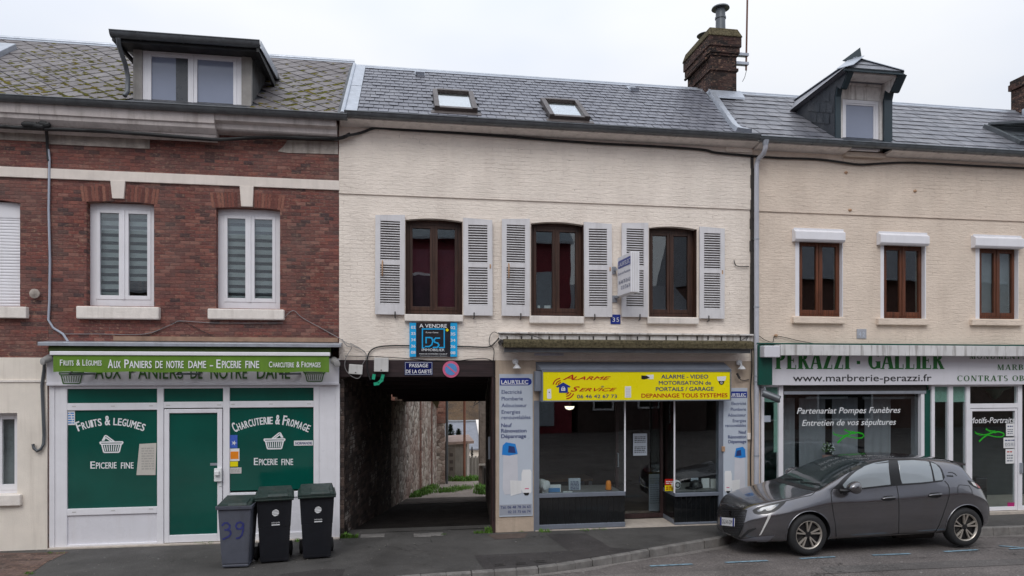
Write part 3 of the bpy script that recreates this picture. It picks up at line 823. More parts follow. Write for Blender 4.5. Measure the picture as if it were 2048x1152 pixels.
# ================================================================== brick house with the grocery
hB = thing('brick_house', 'red brick house with a wide dormer, two white casement windows and a green grocery shopfront', 'house', ((XB+XC)/2, 1, 0))
n1 = (X_(173), X_(308), Z_(240,612), Z_(240,403)); n2 = (X_(432), X_(560), Z_(496,617), Z_(496,415))
shopL = (X_(99), X_(679.5), -.3, Z_(390,690))
mb = wall_holes(MB(), XB, XC, -.3, zgL+.05, [n1, n2, (shopL[0], shopL[1]-.012, -.31, shopL[3])])
arch_fill(mb, n1[0], n1[1], n1[3], .025, 0, .13); arch_fill(mb, n2[0], n2[1], n2[3], .025, 0, .13)
mb.build('wall', M['brick'], hB)
for nn, pk in ((n1, (222,252)), (n2, (480,508))):
    k = 22; zt = nn[3]; lint = [MB(), MB()]       # soldier arches, a hair proud of the wall
    for i in range(k):
        a = nn[0]-.06 + (nn[1]-nn[0]+.12)*i/k; b = nn[0]-.06 + (nn[1]-nn[0]+.12)*(i+1)/k - .01
        xm = (nn[0]+nn[1])/2; t = ((a+b)/2-xm)/((nn[1]-nn[0])/2)
        zl = zt-.025*min(t*t,1)+.004; sl = .03*t
        if X_(pk[0])-.02 < (a+b)/2 < X_(pk[1])+.02: continue
        lint[0 if t < 0 else 1].prism([(a,zl),(b,zl),(b+sl,zl+.24),(a+sl,zl+.24)], -.003, .02)
    for l_ in lint: l_.build('window_arch', M['arch_brick'], hB)
for a, b in (((222,362,252,398),(226,249)), ((480,373,508,414),(483,506))):
    x0, x1, z0, z1 = rc(*a)
    MB().prism([(X_(b[0]),z0),(X_(b[1]),z0),(x1,z1),(x0,z1)], -.035, .02).build('keystone', M['stone_band'], hB, bevel=.006)
MB().box(XB, XC+.01, -.03, .02, bz0, bz1).build('string_course', M['stone_band'], hB, bevel=.006)
cx = X_(432,-.2)
cornice(hB, XB, cx, True); cornice(hB, cx+.001, XC-.02, False)
MB().box(XB, X_(300), -.02, -.001, Z_(150,291), Z_(150,262)).build('plaster_band', M['plaster_grey'], hB)
MB().prism([(X_(556),Z_(556,303)),(X_(575),Z_(575,306)),(X_(676),Z_(676,309)),(X_(676),Z_(676,284)),(X_(575),Z_(575,281)),(X_(568),Z_(568,292))], -.014, -.001).build('plaster_patch', M['plaster_grey'], hB)
for a in ((152,613,318,638), (415,618,568,639)):
    x0, x1, z0, z1 = rc(*a, Y=-.08)
    MB().box(x0, x1, -.09, .12, z0, z1).build('window_sill', M['sill'], hB, bevel=.018)
def blind(par, x0, x1, z0, z1, y, ph):
    z = z1; k = 0; A = MB(); B = MB(); p = .128
    while z > z0:
        zb = max(z-p*.58, z0); A.box(x0, x1, y, y+.004, zb, z)
        zc = max(zb-p*.42, z0)
        if zc < zb-.01: B.box(x0, x1, y+.006, y+.010, zc, zb)
        z -= p
    A.build('blind', M['blind_a'], par); B.build('blind', M['blind_b'], par)
for nn, f, drop in ((n1, (176,412,305,612), .27), (n2, (434,421,559,617), 0)):
    x0, x1, z0, z1 = rc(*f, Y=.12)
    o, q = casement(hB, nn[0]-.01, nn[1]+.01, nn[2]+.005, nn[3]-.005, .13, M['white_pvc'], fr=.10, st=.055, mid=.035, bot=.065, name='window')
    blind(o, q[0]-.02, q[1]+.02, q[4]-.02, q[5]+.02, .22, 0)
    blind(o, q[2]-.02, q[3]+.02, q[4]-.02+drop, q[5]+.02, .22, .05)
    for k in range(2):
        pass
yb = shell(hB, XB, XC, RL, M['brick'])

# roof, with the slating left out under the dormer
dx0, dx1 = X_(266,.05), X_(502,.05)
rB = roof_base(RL, XB, XC+.02, hB, M['slate_dark'])
dv_in = lambda x, v: dx0-.02 < x < dx1+.02 and v < 1.55
diamonds(MB(), RL, XB, XC+.02, .37, .40, dv_in).build('slating', M['slate_dia'], rB)
mo = MB()                                         # moss cushions on the lower edges of the slates
def blob(mb, c, r, R, flat=.45):
    n = 6
    vs = []; 
    for k, (rr, h) in enumerate(((1.0, 0), (.75, .6), (.25, 1.0))):
        for j in range(n):
            t = 2*math.pi*j/n + k*.4
            q = r*rr*random.uniform(.75,1.2)
            vs.append(R.p(c[0]+q*math.cos(t)*1.5, c[1]+q*math.sin(t)*.7, .006 + h*r*flat))
    mb.add(vs, [(k*n+j, k*n+(j+1)%n, (k+1)*n+(j+1)%n, (k+1)*n+j) for k in range(2) for j in range(n)] + [tuple(range(2*n, 3*n))])
def moss_on(mb, x0, x1, dens):
    row = 0; v = -.20
    while v < RL.L:
        x = x0-.4+(row%2)*.185
        while x < x1+.4:
            for s in (-1, 1):
                for k in range(9):
                    t = random.random(); px_ = x + s*.185*t; pv_ = v + .20*t
                    if not (x0 < px_ < x1 and .02 < pv_ < RL.L-.2): continue
                    low = 1 - pv_/RL.L
                    p = dens(px_, low)
                    if random.random() < p: blob(mb, (px_, pv_), random.uniform(.012,.040), RL)
            x += .37
        row += 1; v += .20
    return mb
def clump(x, v): return .5+.5*math.sin(x*2.3+1.1)*math.cos(v*9+x*1.7)
da = lambda x, low: (low**1.25)*1.25*(.25+.75*clump(x, low)) * (1.0 if x < dx0 else 0.0)
moss_on(mo, XB, dx0-.05, da)
moss_on(mo, dx1+.05, XC, lambda x, low: (low**1.2)*.9*(.2+.8*clump(x, low)))
mo.build('moss', M['moss'], rB)['kind'] = 'stuff'
ma = moss_on(MB(), XA+.9, XB, lambda x, low: (low**1.1)*1.35*(.3+.7*clump(x, low)))
ma.build('moss', M['moss'], rA)['kind'] = 'stuff'
half_gutter(MB(), XB-.002, X_(694,-.4), -.335, zgL, .075).build('gutter', M['gutter'], hB, smooth=30)
ridge(RL, XB, XC+.06, hB)

# dormer
YD = -.04
def pz(px, py, Y=YD): return Z_(px, py, Y)
zb_d = zgL - .05
zt_d = pz(384, 100)
d = MB()
for a, b in ((266,284),(483,502)): d.box(X_(a,YD), X_(b,YD), YD, YD+.10, zb_d, zt_d)
d.box(X_(266,YD)+.001, X_(502,YD)-.001, YD+.01, YD+.10, zt_d, zt_d+.22)
dm = d.build('dormer', plain('dormer_grey_boards', (.33,.31,.29), .8, var=.15, ns=5, streak=.4), hB)
ck = MB()
for xx in (dx0, dx1-.05):
    vt = cross(EY, RL.ze, TAN, 0, 0) if False else (zt_d+.2-RL.ze)/TAN + EY
    ck.prismx([(YD+.10,zb_d),(YD+.10,zt_d+.2),(vt,zt_d+.2),(vt,zt_d+.15),(YD+.12,RL.ze-.05+TAN*(YD+.10-EY))], xx, xx+.05)
ck.each('cheek', M['slate_dark'], dm)
cl = MB()
for k in range(9): cl.box(dx1, dx1+.012, YD+.11+k*.12, YD+.11+k*.12+.105, zb_d+.4 if k>3 else zb_d+.05, zt_d+.16)
cl.build('cladding', plain('cheek_cladding', (.10,.10,.10), .6, var=.2), dm)
fx0, fx1 = X_(284,YD), X_(483,YD)
o, q = casement(dm, fx0+.002, fx1-.002, zb_d+.02, zt_d-.002, YD+.02, M['white_pvc'], fr=.075, st=.055, mid=.03, bot=.09, gm='glass_roof', name='frame')
MB().box(q[0]+(q[1]-q[0])*.66, q[1], YD+.035, YD+.040, q[4], q[5]).build('curtain', plain('dark_gap', (.05,.055,.065), .3), dm)
rx0, rx1 = X_(221,-.40), X_(521,-.40)
zg_d = (Z_(225,61,-.42)+Z_(515,85,-.42))/2
vr = 2.6
rf = MB().prismx([(-.34,zg_d-.005),(vr,zg_d+.30),(vr,zg_d+.24),(-.34,zg_d-.06)], rx0, rx1)
rf.build('dormer_roof', M['gutter'], dm)
fa = MB().box(rx0+.02, rx1-.02, -.33, -.30, zg_d-.115, zg_d-.064)
fa.box(rx0+.02, rx0+.06, -.40, 1.6, zg_d-.13, zg_d-.072).box(rx1-.06, rx1-.02, -.40, 1.9, zg_d-.15, zg_d-.06)
fa.box(rx0+.06, rx1-.06, -.30, YD+.1, zg_d-.085, zg_d-.066)
fa.build('eaves_board', plain('dark_eaves', (.012,.012,.013), .6, var=.2), dm)
half_gutter(MB(), rx0, rx1, -.385, zg_d, .080, .62).build('gutter', M['gutter'], dm, smooth=30)
vg = MB().hexa([(rx1,-.42,zg_d-.10),(rx1+.012,-.42,zg_d-.10),(rx1+.012,1.0,zg_d+.02),(rx1,1.0,zg_d+.02)], [(rx1,-.42,zg_d+.02),(rx1+.012,-.42,zg_d+.02),(rx1+.012,1.0,zg_d+.16),(rx1,1.0,zg_d+.16)])
vg.build('verge', M['zinc'], dm)
dp = [( *at(236,76,-.50)[:1], -.50, Z_(236,76,-.50)), (X_(238,-.45), -.45, Z_(238,92,-.45)), (X_(251,-.25), -.25, Z_(251,130,-.25)), (X_(256,-.2), -.2, Z_(256,155,-.2)), (X_(255,-.2), -.2, Z_(255,183,-.2)), (X_(249,-.24), -.24, Z_(249,192,-.24))]
MB().tube(dp, .035, 10).build('downpipe', M['gutter'], dm, smooth=50)

# grocery shopfront
YS = -.02                                         # face of the joinery
sw = M['white_pvc']
zs = lambda py, px=390: Z_(px, py, YS)
xs_ = lambda px: X_(px, YS)
x_l, x_r = xs_(98), xs_(679.5)
top, bot = zs(768), 0.0
fr = MB()
yA, yB = YS, YS+.09
fr.box(x_l, xs_(109), yA, yB, .02, top); fr.box(xs_(121), xs_(134), yA, yB, .02, top)
fr.box(xs_(109), xs_(121), yA+.012, yB, .02, top)
fr.box(xs_(627), xs_(638), yA, yB, .02, top); fr.box(xs_(671), x_r, yA, yB, .02, top)
fr.box(xs_(638), xs_(671), yA+.012, yB, .02, top)
fr.box(xs_(134), xs_(314), yA, yB, zs(777), top); fr.box(xs_(314), xs_(327), yA, yB, .02, top)
fr.box(xs_(327), xs_(446), yA, yB, zs(777), top); fr.box(xs_(446), xs_(459), yA, yB, .02, top)
fr.box(xs_(459), xs_(627), yA, yB, zs(776), top)
fr.box(xs_(134), xs_(314), yA, yB, zs(819), zs(805)); fr.box(xs_(459), xs_(627), yA, yB, zs(816), zs(803)); fr.box(xs_(327), xs_(446), yA, yB, zs(816), zs(803.5))
fr.box(xs_(134), xs_(314), yA, yB, zs(1024), zs(1011)); fr.box(xs_(459), xs_(627), yA, yB, zs(995,540), zs(984,540))
fr.box(xs_(134), xs_(314), yA, yB, .02, zs(1081)); fr.box(xs_(459), xs_(627), yA, yB, .02, zs(1066,540))
sf = fr.build('shopfront', sw, hB, bevel=.006)
for a, b, c_, e_ in ((134,314,1081,1024), (459,627,1066,995)):
    MB().box(xs_(a), xs_(b), yA+.025, yA+.05, zs(c_, (a+b)//2 if a > 300 else 390), zs(e_, (a+b)//2 if a > 300 else 390)).build('panel', M['white_panel'], sf)
for a, b, c_, e_ in ((134,314,805,777), (327,446,803.5,777), (459,627,803,776), (134,314,1011,819), (459,627,984,816)):
    MB().box(xs_(a)-.003, xs_(b)+.003, yA+.03, yA+.036, zs(c_), zs(e_)).build('pane', M['film'], sf)
vents = MB()
for px, py in ((148,811),(226,811),(302,811),(336,810),(438,810),(466,809),(542,809),(618,809),(148,1017),(226,1016),(302,1015),(148,1090),(226,1089),(302,1086)):
    vents.box(xs_(px-4), xs_(px+4), yA-.004, yA-.0005, zs(py)-.007, zs(py)+.006)
vents.each('drain_cap', M['box_grey'], sf)
dr = MB().frame(xs_(328.5), xs_(444.5), .03, zs(818), .075, yA-.008, yA+.06, .12, .065)
drl = dr.build('shop_door', sw, hB, bevel=.006)
MB().box(xs_(328.5)+.07, xs_(444.5)-.07, yA+.02, yA+.026, .145, zs(818)-.06).build('pane', M['film'], drl)
hb = MB().box(xs_(430), xs_(445), yA-.06, yA-.010, zs(963), zs(937))
hb.box(xs_(432), xs_(441), yA-.11, yA-.06, zs(950), zs(942)); hb.box(xs_(439), xs_(443.5), yA-.02, yA-.009, zs(974), zs(965))
hb.build('handle', M['white'], drl, bevel=.006)
MB().box(xs_(420), xs_(435), yA+.012, yA+.018, zs(932), zs(927)).build('latch', M['zinc'], drl)
MB().box(x_l, x_r, -.09, .07, -.02, .022).build('threshold', M['tile'], hB, bevel=.004)
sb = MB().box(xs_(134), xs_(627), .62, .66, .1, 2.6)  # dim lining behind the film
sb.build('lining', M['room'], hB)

# white lettering on the film
L1 = MB(); L2 = MB()
yL = yA + .0265
def fit(mb, s, px0, px1, base, capt, Y, **k):
    pm = (px0+px1)/2; x0, z0 = at(px0, base, Y); x1 = X_(px1, Y); cap = Z_(pm, capt, Y)-Z_(pm, base, Y)
    return mb.text(s, x0, x1, Z_(pm, base, Y), cap, Y, **k)
def fancy(mb, words, Y, base, cap_hi, cap_lo, bold=.012, **k):   # words: (text, px0, px1, big?)
    for s, a, b, hi in words: fit(mb, s, a, b, base, cap_hi if hi else cap_lo, Y, bold=bold, **k)
def fancy_arc(mb, s, px0, px1, base, rise, cap_hi, cap_lo, Y, skew=0.0):   # letter by letter along an arch
    adv = []
    for i, c in enumerate(s):
        big = (i == 0) or (s[i-1] == ' ' and c in 'F&') or c == '&'
        wd = 0.45 if c == ' ' else (.45 if c == 'I' else (.95 if c in 'MW&' else .78)) * (1.12 if big else 1.0)
        adv.append((c, wd, big))
    tot = sum(a[1] for a in adv); x = px0; W = px1-px0
    for c, wd, big in adv:
        pw = W*wd/tot; xm = x+pw/2; t = ((xm-px0)/W-.5)*2
        yb_ = base - rise*(1-t*t); sl = -2*rise*t/(W/2)
        if c != ' ':
            sub = MB(); fit(sub, c, x+pw*.06, x+pw*.90, yb_, yb_-(cap_hi if big else cap_lo), Y, bold=.02)
            cx_, cz_ = at(xm, yb_, Y); ang = math.atan(sl)
            sub.xform(lambda X, y, Z: (cx_+(X-cx_)*math.cos(ang)-(Z-cz_)*math.sin(ang), y, cz_+(X-cx_)*math.sin(ang)+(Z-cz_)*math.cos(ang)))
            mb.add(sub.v, sub.f)
        x += pw
def basket(mb, px, py, wpx, hpx, Y, flip=1, lw=.010, handle=True):   # line drawing of a shopping basket
    x0, z0 = at(px, py, Y); s = (X_(px+wpx/2, Y)-x0)/.5; 
    def P(u, v): return (x0+flip*u*s, Y, z0+v*s)
    W_ = .5; Hh = .55*hpx/26
    def ln(pts, r=lw): 
        pts = [P(*p) for p in pts]
        for a, b in zip(pts, pts[1:]):
            dx_, dz_ = b[0]-a[0], b[2]-a[2]; l_ = math.hypot(dx_, dz_) or 1; nx, nz = -dz_/l_*r, dx_/l_*r
            yy = Y - (len(mb.f) % 60)*2e-5
            mb.poly([(a[0]-nx,yy,a[2]-nz),(b[0]-nx,yy,b[2]-nz),(b[0]+nx,yy,b[2]+nz),(a[0]+nx,yy,a[2]+nz)])
    ln([(-.5,.0),(.5,.0),(.46,-.10),(-.46,-.10),(-.5,.0)], lw*1.2); ln([(-.42,-.10),(-.33,-.48),(.33,-.48),(.42,-.10)], lw*1.2)
    for k in range(7):
        u = -.27+.09*k; ln([(u*1.15,-.15),(u*.95,-.42)], lw*.8)
    if handle: ln([(-.40,.06),(-.28,.30),(-.22,.30),(.12,.02),(.0,.02),(-.26,.22),(-.34,.06)], lw*1.1)
fancy_arc(L1, 'FRUITS & LEGUMES', 156, 288, 863, 13, 20, 15, yL)
basket(L1, 223, 884, 46, 26, yL, 1, .009)
fancy(L1, [('E',181,190,1),('PICERIE',192,233,0),('FINE',242,267,0)], yL, 937, 922, 924)
L1.build('lettering', M['white_ink'], sf)
fancy_arc(L2, 'CHARCUTERIE & FROMAGE', 469, 617, 865, 17, 20, 15, yL)
basket(L2, 549, 878, 42, 26, yL, -1, .009)
fancy(L2, [('E',508,516,1),('PICERIE',518,555,0),('FINE',563,586,0)], yL, 930, 915, 917)
L2.build('lettering', M['white_ink'], sf)

# paper signs on the shop glass
def card(name, label, cat, px, Y, m, t=.004, pts=None):
    if pts is None:
        x0, x1, z0, z1 = rc(*px, Y=Y); o = MB().box(x0, x1, Y-t, Y, z0, z1).build(name, m)
    else: o = MB().prism([at(a, b, Y) for a, b in pts], Y-t, Y).build(name, m)
    return tag(o, label, cat)
def lines(parent, px, Y, m, n, name='lettering', fill=.8):
    x0, x1, z0, z1 = rc(*px, Y=Y); mb = MB(); h = (z1-z0)/n
    for k in range(n):
        a = x0; 
        while a < x1-.01:
            b = min(a+random.uniform(.02,.06), x1); mb.poly([(a,Y,z1-h*k-h*.75),(b,Y,z1-h*k-h*.75),(b,Y,z1-h*k-h*.3),(a,Y,z1-h*k-h*.3)]); a = b+.012
    return mb.build(name, m, parent)
Yg = yA+.0255
o = card('paper_notice', 'large crooked paper notice taped inside the left grocery window', 'notice', None, Yg, M['paper'], pts=((273,950),(311,950),(313,886),(279,888)))
ink_f = plain('faint_ink', (.40,.38,.35), .8)
lines(o, (283,894,308,940), Yg-.006, ink_f, 9)
o = card('sticker', 'small blue and white sticker in the upper corner of the left grocery window', 'sticker', (134,821,150,850), Yg, M['white'])
lines(o, (136,824,148,848), Yg-.006, M['sky_blue'], 5)
o = card('poster', 'small blue poster with a white star on the right grocery window', 'poster', (460,870,475,896), Yg, M['sticker_blue'])
s_ = MB(); cxs, czs = at(468,886,Yg-.006)
for k in range(5):
    t = 2*math.pi*k/5; s_.poly([(cxs+.045*math.cos(t),Yg-.006,czs+.045*math.sin(t)),(cxs+.016*math.cos(t+.6),Yg-.006,czs+.016*math.sin(t+.6)),(cxs,Yg-.006,czs),(cxs+.016*math.cos(t-.6),Yg-.006,czs+.016*math.sin(t-.6))])
s_.build('star', M['white'], o)
o = card('sticker', 'square orange sticker with white border on the right grocery window', 'sticker', (460,897,479,922), Yg, M['white'])
x0, x1, z0, z1 = rc(461,903,477,918, Y=Yg-.005); MB().box(x0,x1,Yg-.006,Yg-.0045,z0,z1).build('picture', M['orange'], o)
card('sticker', 'small yellow sticker below the orange one on the grocery window', 'sticker', (460,923,476,933), Yg, M['yellow'])
o = card('sticker', 'white opening card at the bottom of the stickers on the grocery window', 'sticker', (460,935,483,947), Yg, M['box_grey'])
lines(o, (462,937,481,945), Yg-.006, ink_f, 3)
o = card('sticker', 'narrow white region sticker at the right of the grocery window', 'sticker', (588,881,626,891), Yg, M['white'])
nb = MB(); fit(nb, 'NORMANDIE', 591, 624, 889, 883.5, Yg-.006, bold=.02); nb.build('lettering', M['navy_ink'], o)

# fascia sign and awning
YF = -.07
fs = thing('shop_sign', 'white fascia board with green lettering partly hidden behind the green awning valance', 'sign', ((x_l+x_r)/2, 0, 2.4))
x0, x1, z0, z1 = rc(93,716,678,768, Y=YF)
pn = MB().box(x0, x1, YF, -.012, z0, z1); pn.box(x0, x1, YF-.012, YF, z0-.02, z0+.02)
pn.build('panel', M['sign_white'], fs, bevel=.004)
tx = MB()
for s, a, b, hi in (('A',190,207,1),('UX',210,242,0),('P',258,272,1),('ANIERS',276,366,0),('DE',381,405,0),('NOTRE',421,494,0),('DAME',514,580,0)):
    fit(tx, s, a, b, 757.5, 724 if hi else 729, YF-.014, bold=.006)
basket(tx, 143, 745, 50, 30, YF-.014, 1, .007, False); basket(tx, 629, 742, 44, 30, YF-.014, -1, .007, False)
tx.build('lettering', M['green_ink'], fs)
aw = thing('awning', 'green shop awning rolled up, its lettered valance hanging over the grocery front', 'awning', ((x_l+x_r)/2, -.2, 2.7))
YV = -.42
MB().prismx([(-.30,Z_(390,686,-.3)),(-.30,Z_(390,693,-.3)),(0,Z_(390,689,-.1)),(0,Z_(390,683,-.1))], X_(82,-.2), X_(683.5,-.12)).build('hood', M['zinc'], aw, bevel=.004)
MB().lathe([(.075,X_(101,-.18)),(.075,X_(661,-.18))], (0,-.17,Z_(390,701,-.17)), 'x', 14).build('cloth_roll', M['green_awn_dark'], aw, smooth=40)
xa, xb = X_(99,YV), X_(660,YV)
zb0, zb1 = (Z_(110,708,YV)+Z_(650,714,YV))/2, (Z_(110,700,YV)+Z_(650,707,YV))/2
MB().box(xa, xb, YV, YV+.06, zb0, zb1).build('front_bar', M['white_pvc'], aw, bevel=.008)
ap = MB()
for xq in (xa+.5, (xa+xb)/2, xb-.5): ap.tube([(xq,-.08,2.74),(xq-.3,-.25,2.73),(xq,YV+.05,zb0+.02)], .018, 8)
ap.each('arm', M['gutter'], aw)
va = MB(); nx = 90                                # slightly rippled cloth
xv0, xv1 = X_(105,YV), X_(658,YV)
zv0, zv1 = zb0+.004, (Z_(110,742,YV)+Z_(650,746,YV))/2
pts = []
for i in range(nx+1):
    t = i/nx; x = xv0+(xv1-xv0)*t; wv = .006*math.sin(t*40)+.005*math.sin(t*17+1)
    pts.append((x, wv, .008*math.sin(t*29)))
for (xa_, wa, ha), (xb_, wb, hb_) in zip(pts, pts[1:]):
    va.poly([(xa_,YV+.02,zv0),(xb_,YV+.02,zv0),(xb_,YV+.02+wb,zv1+hb_),(xa_,YV+.02+wa,zv1+ha)])
vo = va.build('valance', M['green_awn'], aw, smooth=60)
vt = MB(); YT = YV + .008
dlt = lambda px: 0 if px < 300 else 0
fancy(vt, [('F',120,125,1),('RUITS',127,147,0),('&',153,160,1),('L',165,170,1),('ÉGUMES',172,203,0)], YT, 731, 718.5, 720.5, bold=.01)
fancy(vt, [('A',216,226,1),('UX',228,241,0),('P',249,257.5,1),('ANIERS',258.5,303,0),('DE',311,325,0),('NOTRE',333,367,0),('DAME',377,412,0),('-',420,426,0),('E',433,441,1),('PICERIE',444,482,0),('FINE',491,518,0)], YT, 736, 718, 721, bold=.012)
fancy(vt, [('C',538,544,1),('HARCUTERIE',546,588,0),('&',593,599,1),('F',603,607,1),('ROMAGES',609,641,0)], YT, 734.5, 722.5, 724.5, bold=.01)
vt.build('lettering', M['white_ink'], vo)

# floodlights either side
def floodlight(label, px, py, Y, dirx, m):
    x, z = at(px, py, Y)
    t = thing('wall_spotlight', label, 'spotlight', (x, 0, z), 'spotlights on the shopfronts')
    MB().box(x-.03, x+.03, Y+.06, Y+.09, z-.04, z+.05).build('bracket', M['box_grey'], t)
    MB().tube([(x,Y+.06,z),(x+dirx*.03,Y-.02,z-.01)], .012, 6).build('arm', M['box_grey'], t)
    b = MB().lathe([(.02,-.07),(.055,-.06),(.065,.05),(.05,.06)], (0,0,0), 'y', 16)
    a = rad(30)*dirx
    b.xform(lambda X, Yy, Zz: (x+dirx*.03+X*math.cos(a)-Yy*math.sin(a), Y-.05+X*math.sin(a)+Yy*math.cos(a), z+.02+Zz+Yy*.5))
    b.build('lamp_head', m, t, smooth=40)
spm = plain('spot_grey', (.30,.29,.28), .5, var=.1)
floodlight('grey spotlight on the brick at the left end of the green awning', 100, 722, -.12, -1, spm)
floodlight('grey spotlight at the right end of the green awning', 668, 727, -.12, 1, spm)

# pipes and cables on the left houses
ho = MB().tube([(X_(92,-.06),-.10,Z_(92,722,-.06)),(X_(88,-.06),-.06,Z_(88,740,-.06)),(X_(84,-.06),-.06,Z_(84,770,-.06)),(X_(86,-.06),-.06,Z_(86,820,-.06)),(X_(88,-.06),-.06,Z_(88,870,-.06)),(X_(87,-.06),-.06,Z_(87,888,-.06)),(X_(81,-.07),-.07,Z_(81,899,-.07)),(X_(74,-.08),-.08,Z_(74,902,-.08)),(X_(68,-.08),-.08,Z_(68,897,-.08)),(X_(66,-.08),-.08,Z_(66,888,-.08))], .024, 8)
tag(ho.build('drain_hose', M['gutter'], smooth=60), 'grey hose down the cream plaster, its end curled up into a hook', 'hose')
co = MB().tube([(X_(97,-.03),-.03,Z_(97,300)),(X_(99,-.03),-.03,Z_(99,318)),(X_(97.5,-.03),-.03,Z_(97.5,420)),(X_(100,-.03),-.03,Z_(100,520)),(X_(99,-.03),-.03,Z_(99,600)),(X_(97,-.03),-.03,Z_(97,640)),(X_(106,-.03),-.03,Z_(106,656)),(X_(126,-.04),-.04,Z_(126,668)),(X_(136,-.05),-.05,Z_(136,683))], .018, 8)
tag(co.build('conduit', M['conduit'], smooth=60), 'pale blue grey conduit running down the joint between the two brick houses', 'conduit')
def cable(label, pts, r, m='cable', Y=-.03, name='cable'):
    P = []
    for a in pts:
        y = a[2] if len(a) > 2 else Y
        x, z = at(a[0], a[1], y); P.append((x, y, z))
    # ease the corners
    Q = []
    for i in range(len(P)-1):
        p0 = Vector(P[max(i-1,0)]); p1 = Vector(P[i]); p2 = Vector(P[i+1]); p3 = Vector(P[min(i+2,len(P)-1)])
        for k in range(4):
            t = k/4
            Q.append(.5*((2*p1)+(p2-p0)*t+(2*p0-5*p1+4*p2-p3)*t*t+(3*p1-p0-3*p2+p3)*t*t*t))
    Q.append(Vector(P[-1]))
    return tag(MB().tube(Q, r, 6).build(name, M[m], smooth=60), label, 'cable')
cable('thick black cable bundle under the cornice of the left brick houses', ((-60,250,-.23),(0,253,-.23),(50,256,-.23),(95,258,-.23),(150,260,-.23),(215,263,-.23),(300,269,-.22),(400,277,-.20),(440,279,-.15),(520,275,-.14),(620,276,-.14),(676,277,-.12),(700,268,-.08)), .030)
jb = MB()
for k in range(7):
    x, z = at(52+k*7+random.uniform(-3,3), 250+random.uniform(-3,5), -.25); jb.lathe([(.02,-.06),(.045,-.02),(.04,.05),(.015,.07)], (x,-.25,z), 'x', 8)
tag(jb.build('cable_joint', M['cable'], smooth=40), 'lumpy black cable joint in the bundle above the conduit', 'cable joint')
cable('black cable dropping from the bundle into the top of the conduit', ((92,258,-.22),(94,275,-.08),(95,300,-.03),(97,322,-.035)), .022)
cable('thin brown wire from the left brick house sill to the alley corner', ((568,636),(586,621,-.02),(605,636,-.02),(640,655,-.02),(678,676,-.03)), .006, 'cable_grey')
cable('thin dark wire sagging along the brick under the grocery house windows', ((118,668,-.02),(200,668,-.02),(290,668,-.02),(345,648,-.02),(362,642,-.02),(430,646,-.02),(566,646,-.02)), .006, 'cable_grey')
cable('thin dark wire in a peak between the grocery house sills', ((280,680,-.02),(330,655,-.02),(362,643,-.02),(400,660,-.02),(430,674,-.02)), .005, 'cable')
MB().box(X_(228), X_(676), -.03, -.001, Z_(450,683), Z_(450,674)).build('ledge', plain('brown_ledge', (.30,.19,.13), .85, var=.25, ns=8), hB)

# ================================================================== cream house over the passage
hC = thing('cream_house', 'cream painted brick house with louvred shutters above the alley passage and the alarm shop', 'house', ((XC+XD)/2, 1, 0))
win = [((811,437,925,629),(750,431,809,629),(927,439,985,631),(809,629,926,643)),
       ((1062,444,1168,632),(1003,439,1059,632),(1169,447,1224,634),(1059,632,1168,647)),
       ((1298,453,1394,634),(1243,447,1296,634),(1399,456,1448,637),(1295,635,1397,648))]
holes = [rc(*q_[0]) for q_ in win]
pas0, pas1 = X_(688), X_(985)
zlin0, zlin1 = Z_(840,754), Z_(840,720)
shp0, shp1 = X_(1068), X_(1446)
zshop = Z_(1260,800)
zstr = (Z_(700,387)+Z_(1490,420))/2
mb = wall_holes(MB(), XC+.002, XD, zlin1-.001, zstr, holes + [(shp0, shp1, 0, zshop)])
for h in holes: arch_fill(mb, h[0], h[1], h[3], .04, 0, .12)
mb.box(XC+.002, XD, -.022, .27, zstr+.001, zgM-.02)
wC = mb.build('wall', M['cream_wall'], hC)
# lower piers and the passage
wall_holes(MB(), pas1+.05, XD, -.3, zlin1-.002, [(shp0, shp1, -.31, zshop)], -.004).build('shop_pier', M['render_tan'], hC)
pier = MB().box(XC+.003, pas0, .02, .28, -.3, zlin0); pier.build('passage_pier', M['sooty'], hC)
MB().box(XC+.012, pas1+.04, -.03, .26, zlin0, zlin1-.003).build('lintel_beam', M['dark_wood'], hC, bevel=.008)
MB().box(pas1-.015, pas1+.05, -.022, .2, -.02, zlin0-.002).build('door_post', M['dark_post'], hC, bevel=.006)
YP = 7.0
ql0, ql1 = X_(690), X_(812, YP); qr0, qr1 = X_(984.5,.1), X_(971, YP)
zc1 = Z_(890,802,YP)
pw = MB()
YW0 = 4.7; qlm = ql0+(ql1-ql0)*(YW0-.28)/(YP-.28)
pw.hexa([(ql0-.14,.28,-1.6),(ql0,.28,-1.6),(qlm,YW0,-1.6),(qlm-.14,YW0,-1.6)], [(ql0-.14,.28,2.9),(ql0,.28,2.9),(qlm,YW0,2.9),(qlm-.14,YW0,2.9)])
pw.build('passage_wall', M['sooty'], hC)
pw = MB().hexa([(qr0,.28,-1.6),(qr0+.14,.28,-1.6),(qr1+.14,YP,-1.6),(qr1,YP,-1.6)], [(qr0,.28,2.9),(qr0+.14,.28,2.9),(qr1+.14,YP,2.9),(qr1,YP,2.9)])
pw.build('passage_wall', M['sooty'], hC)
ce = MB()
n = 9
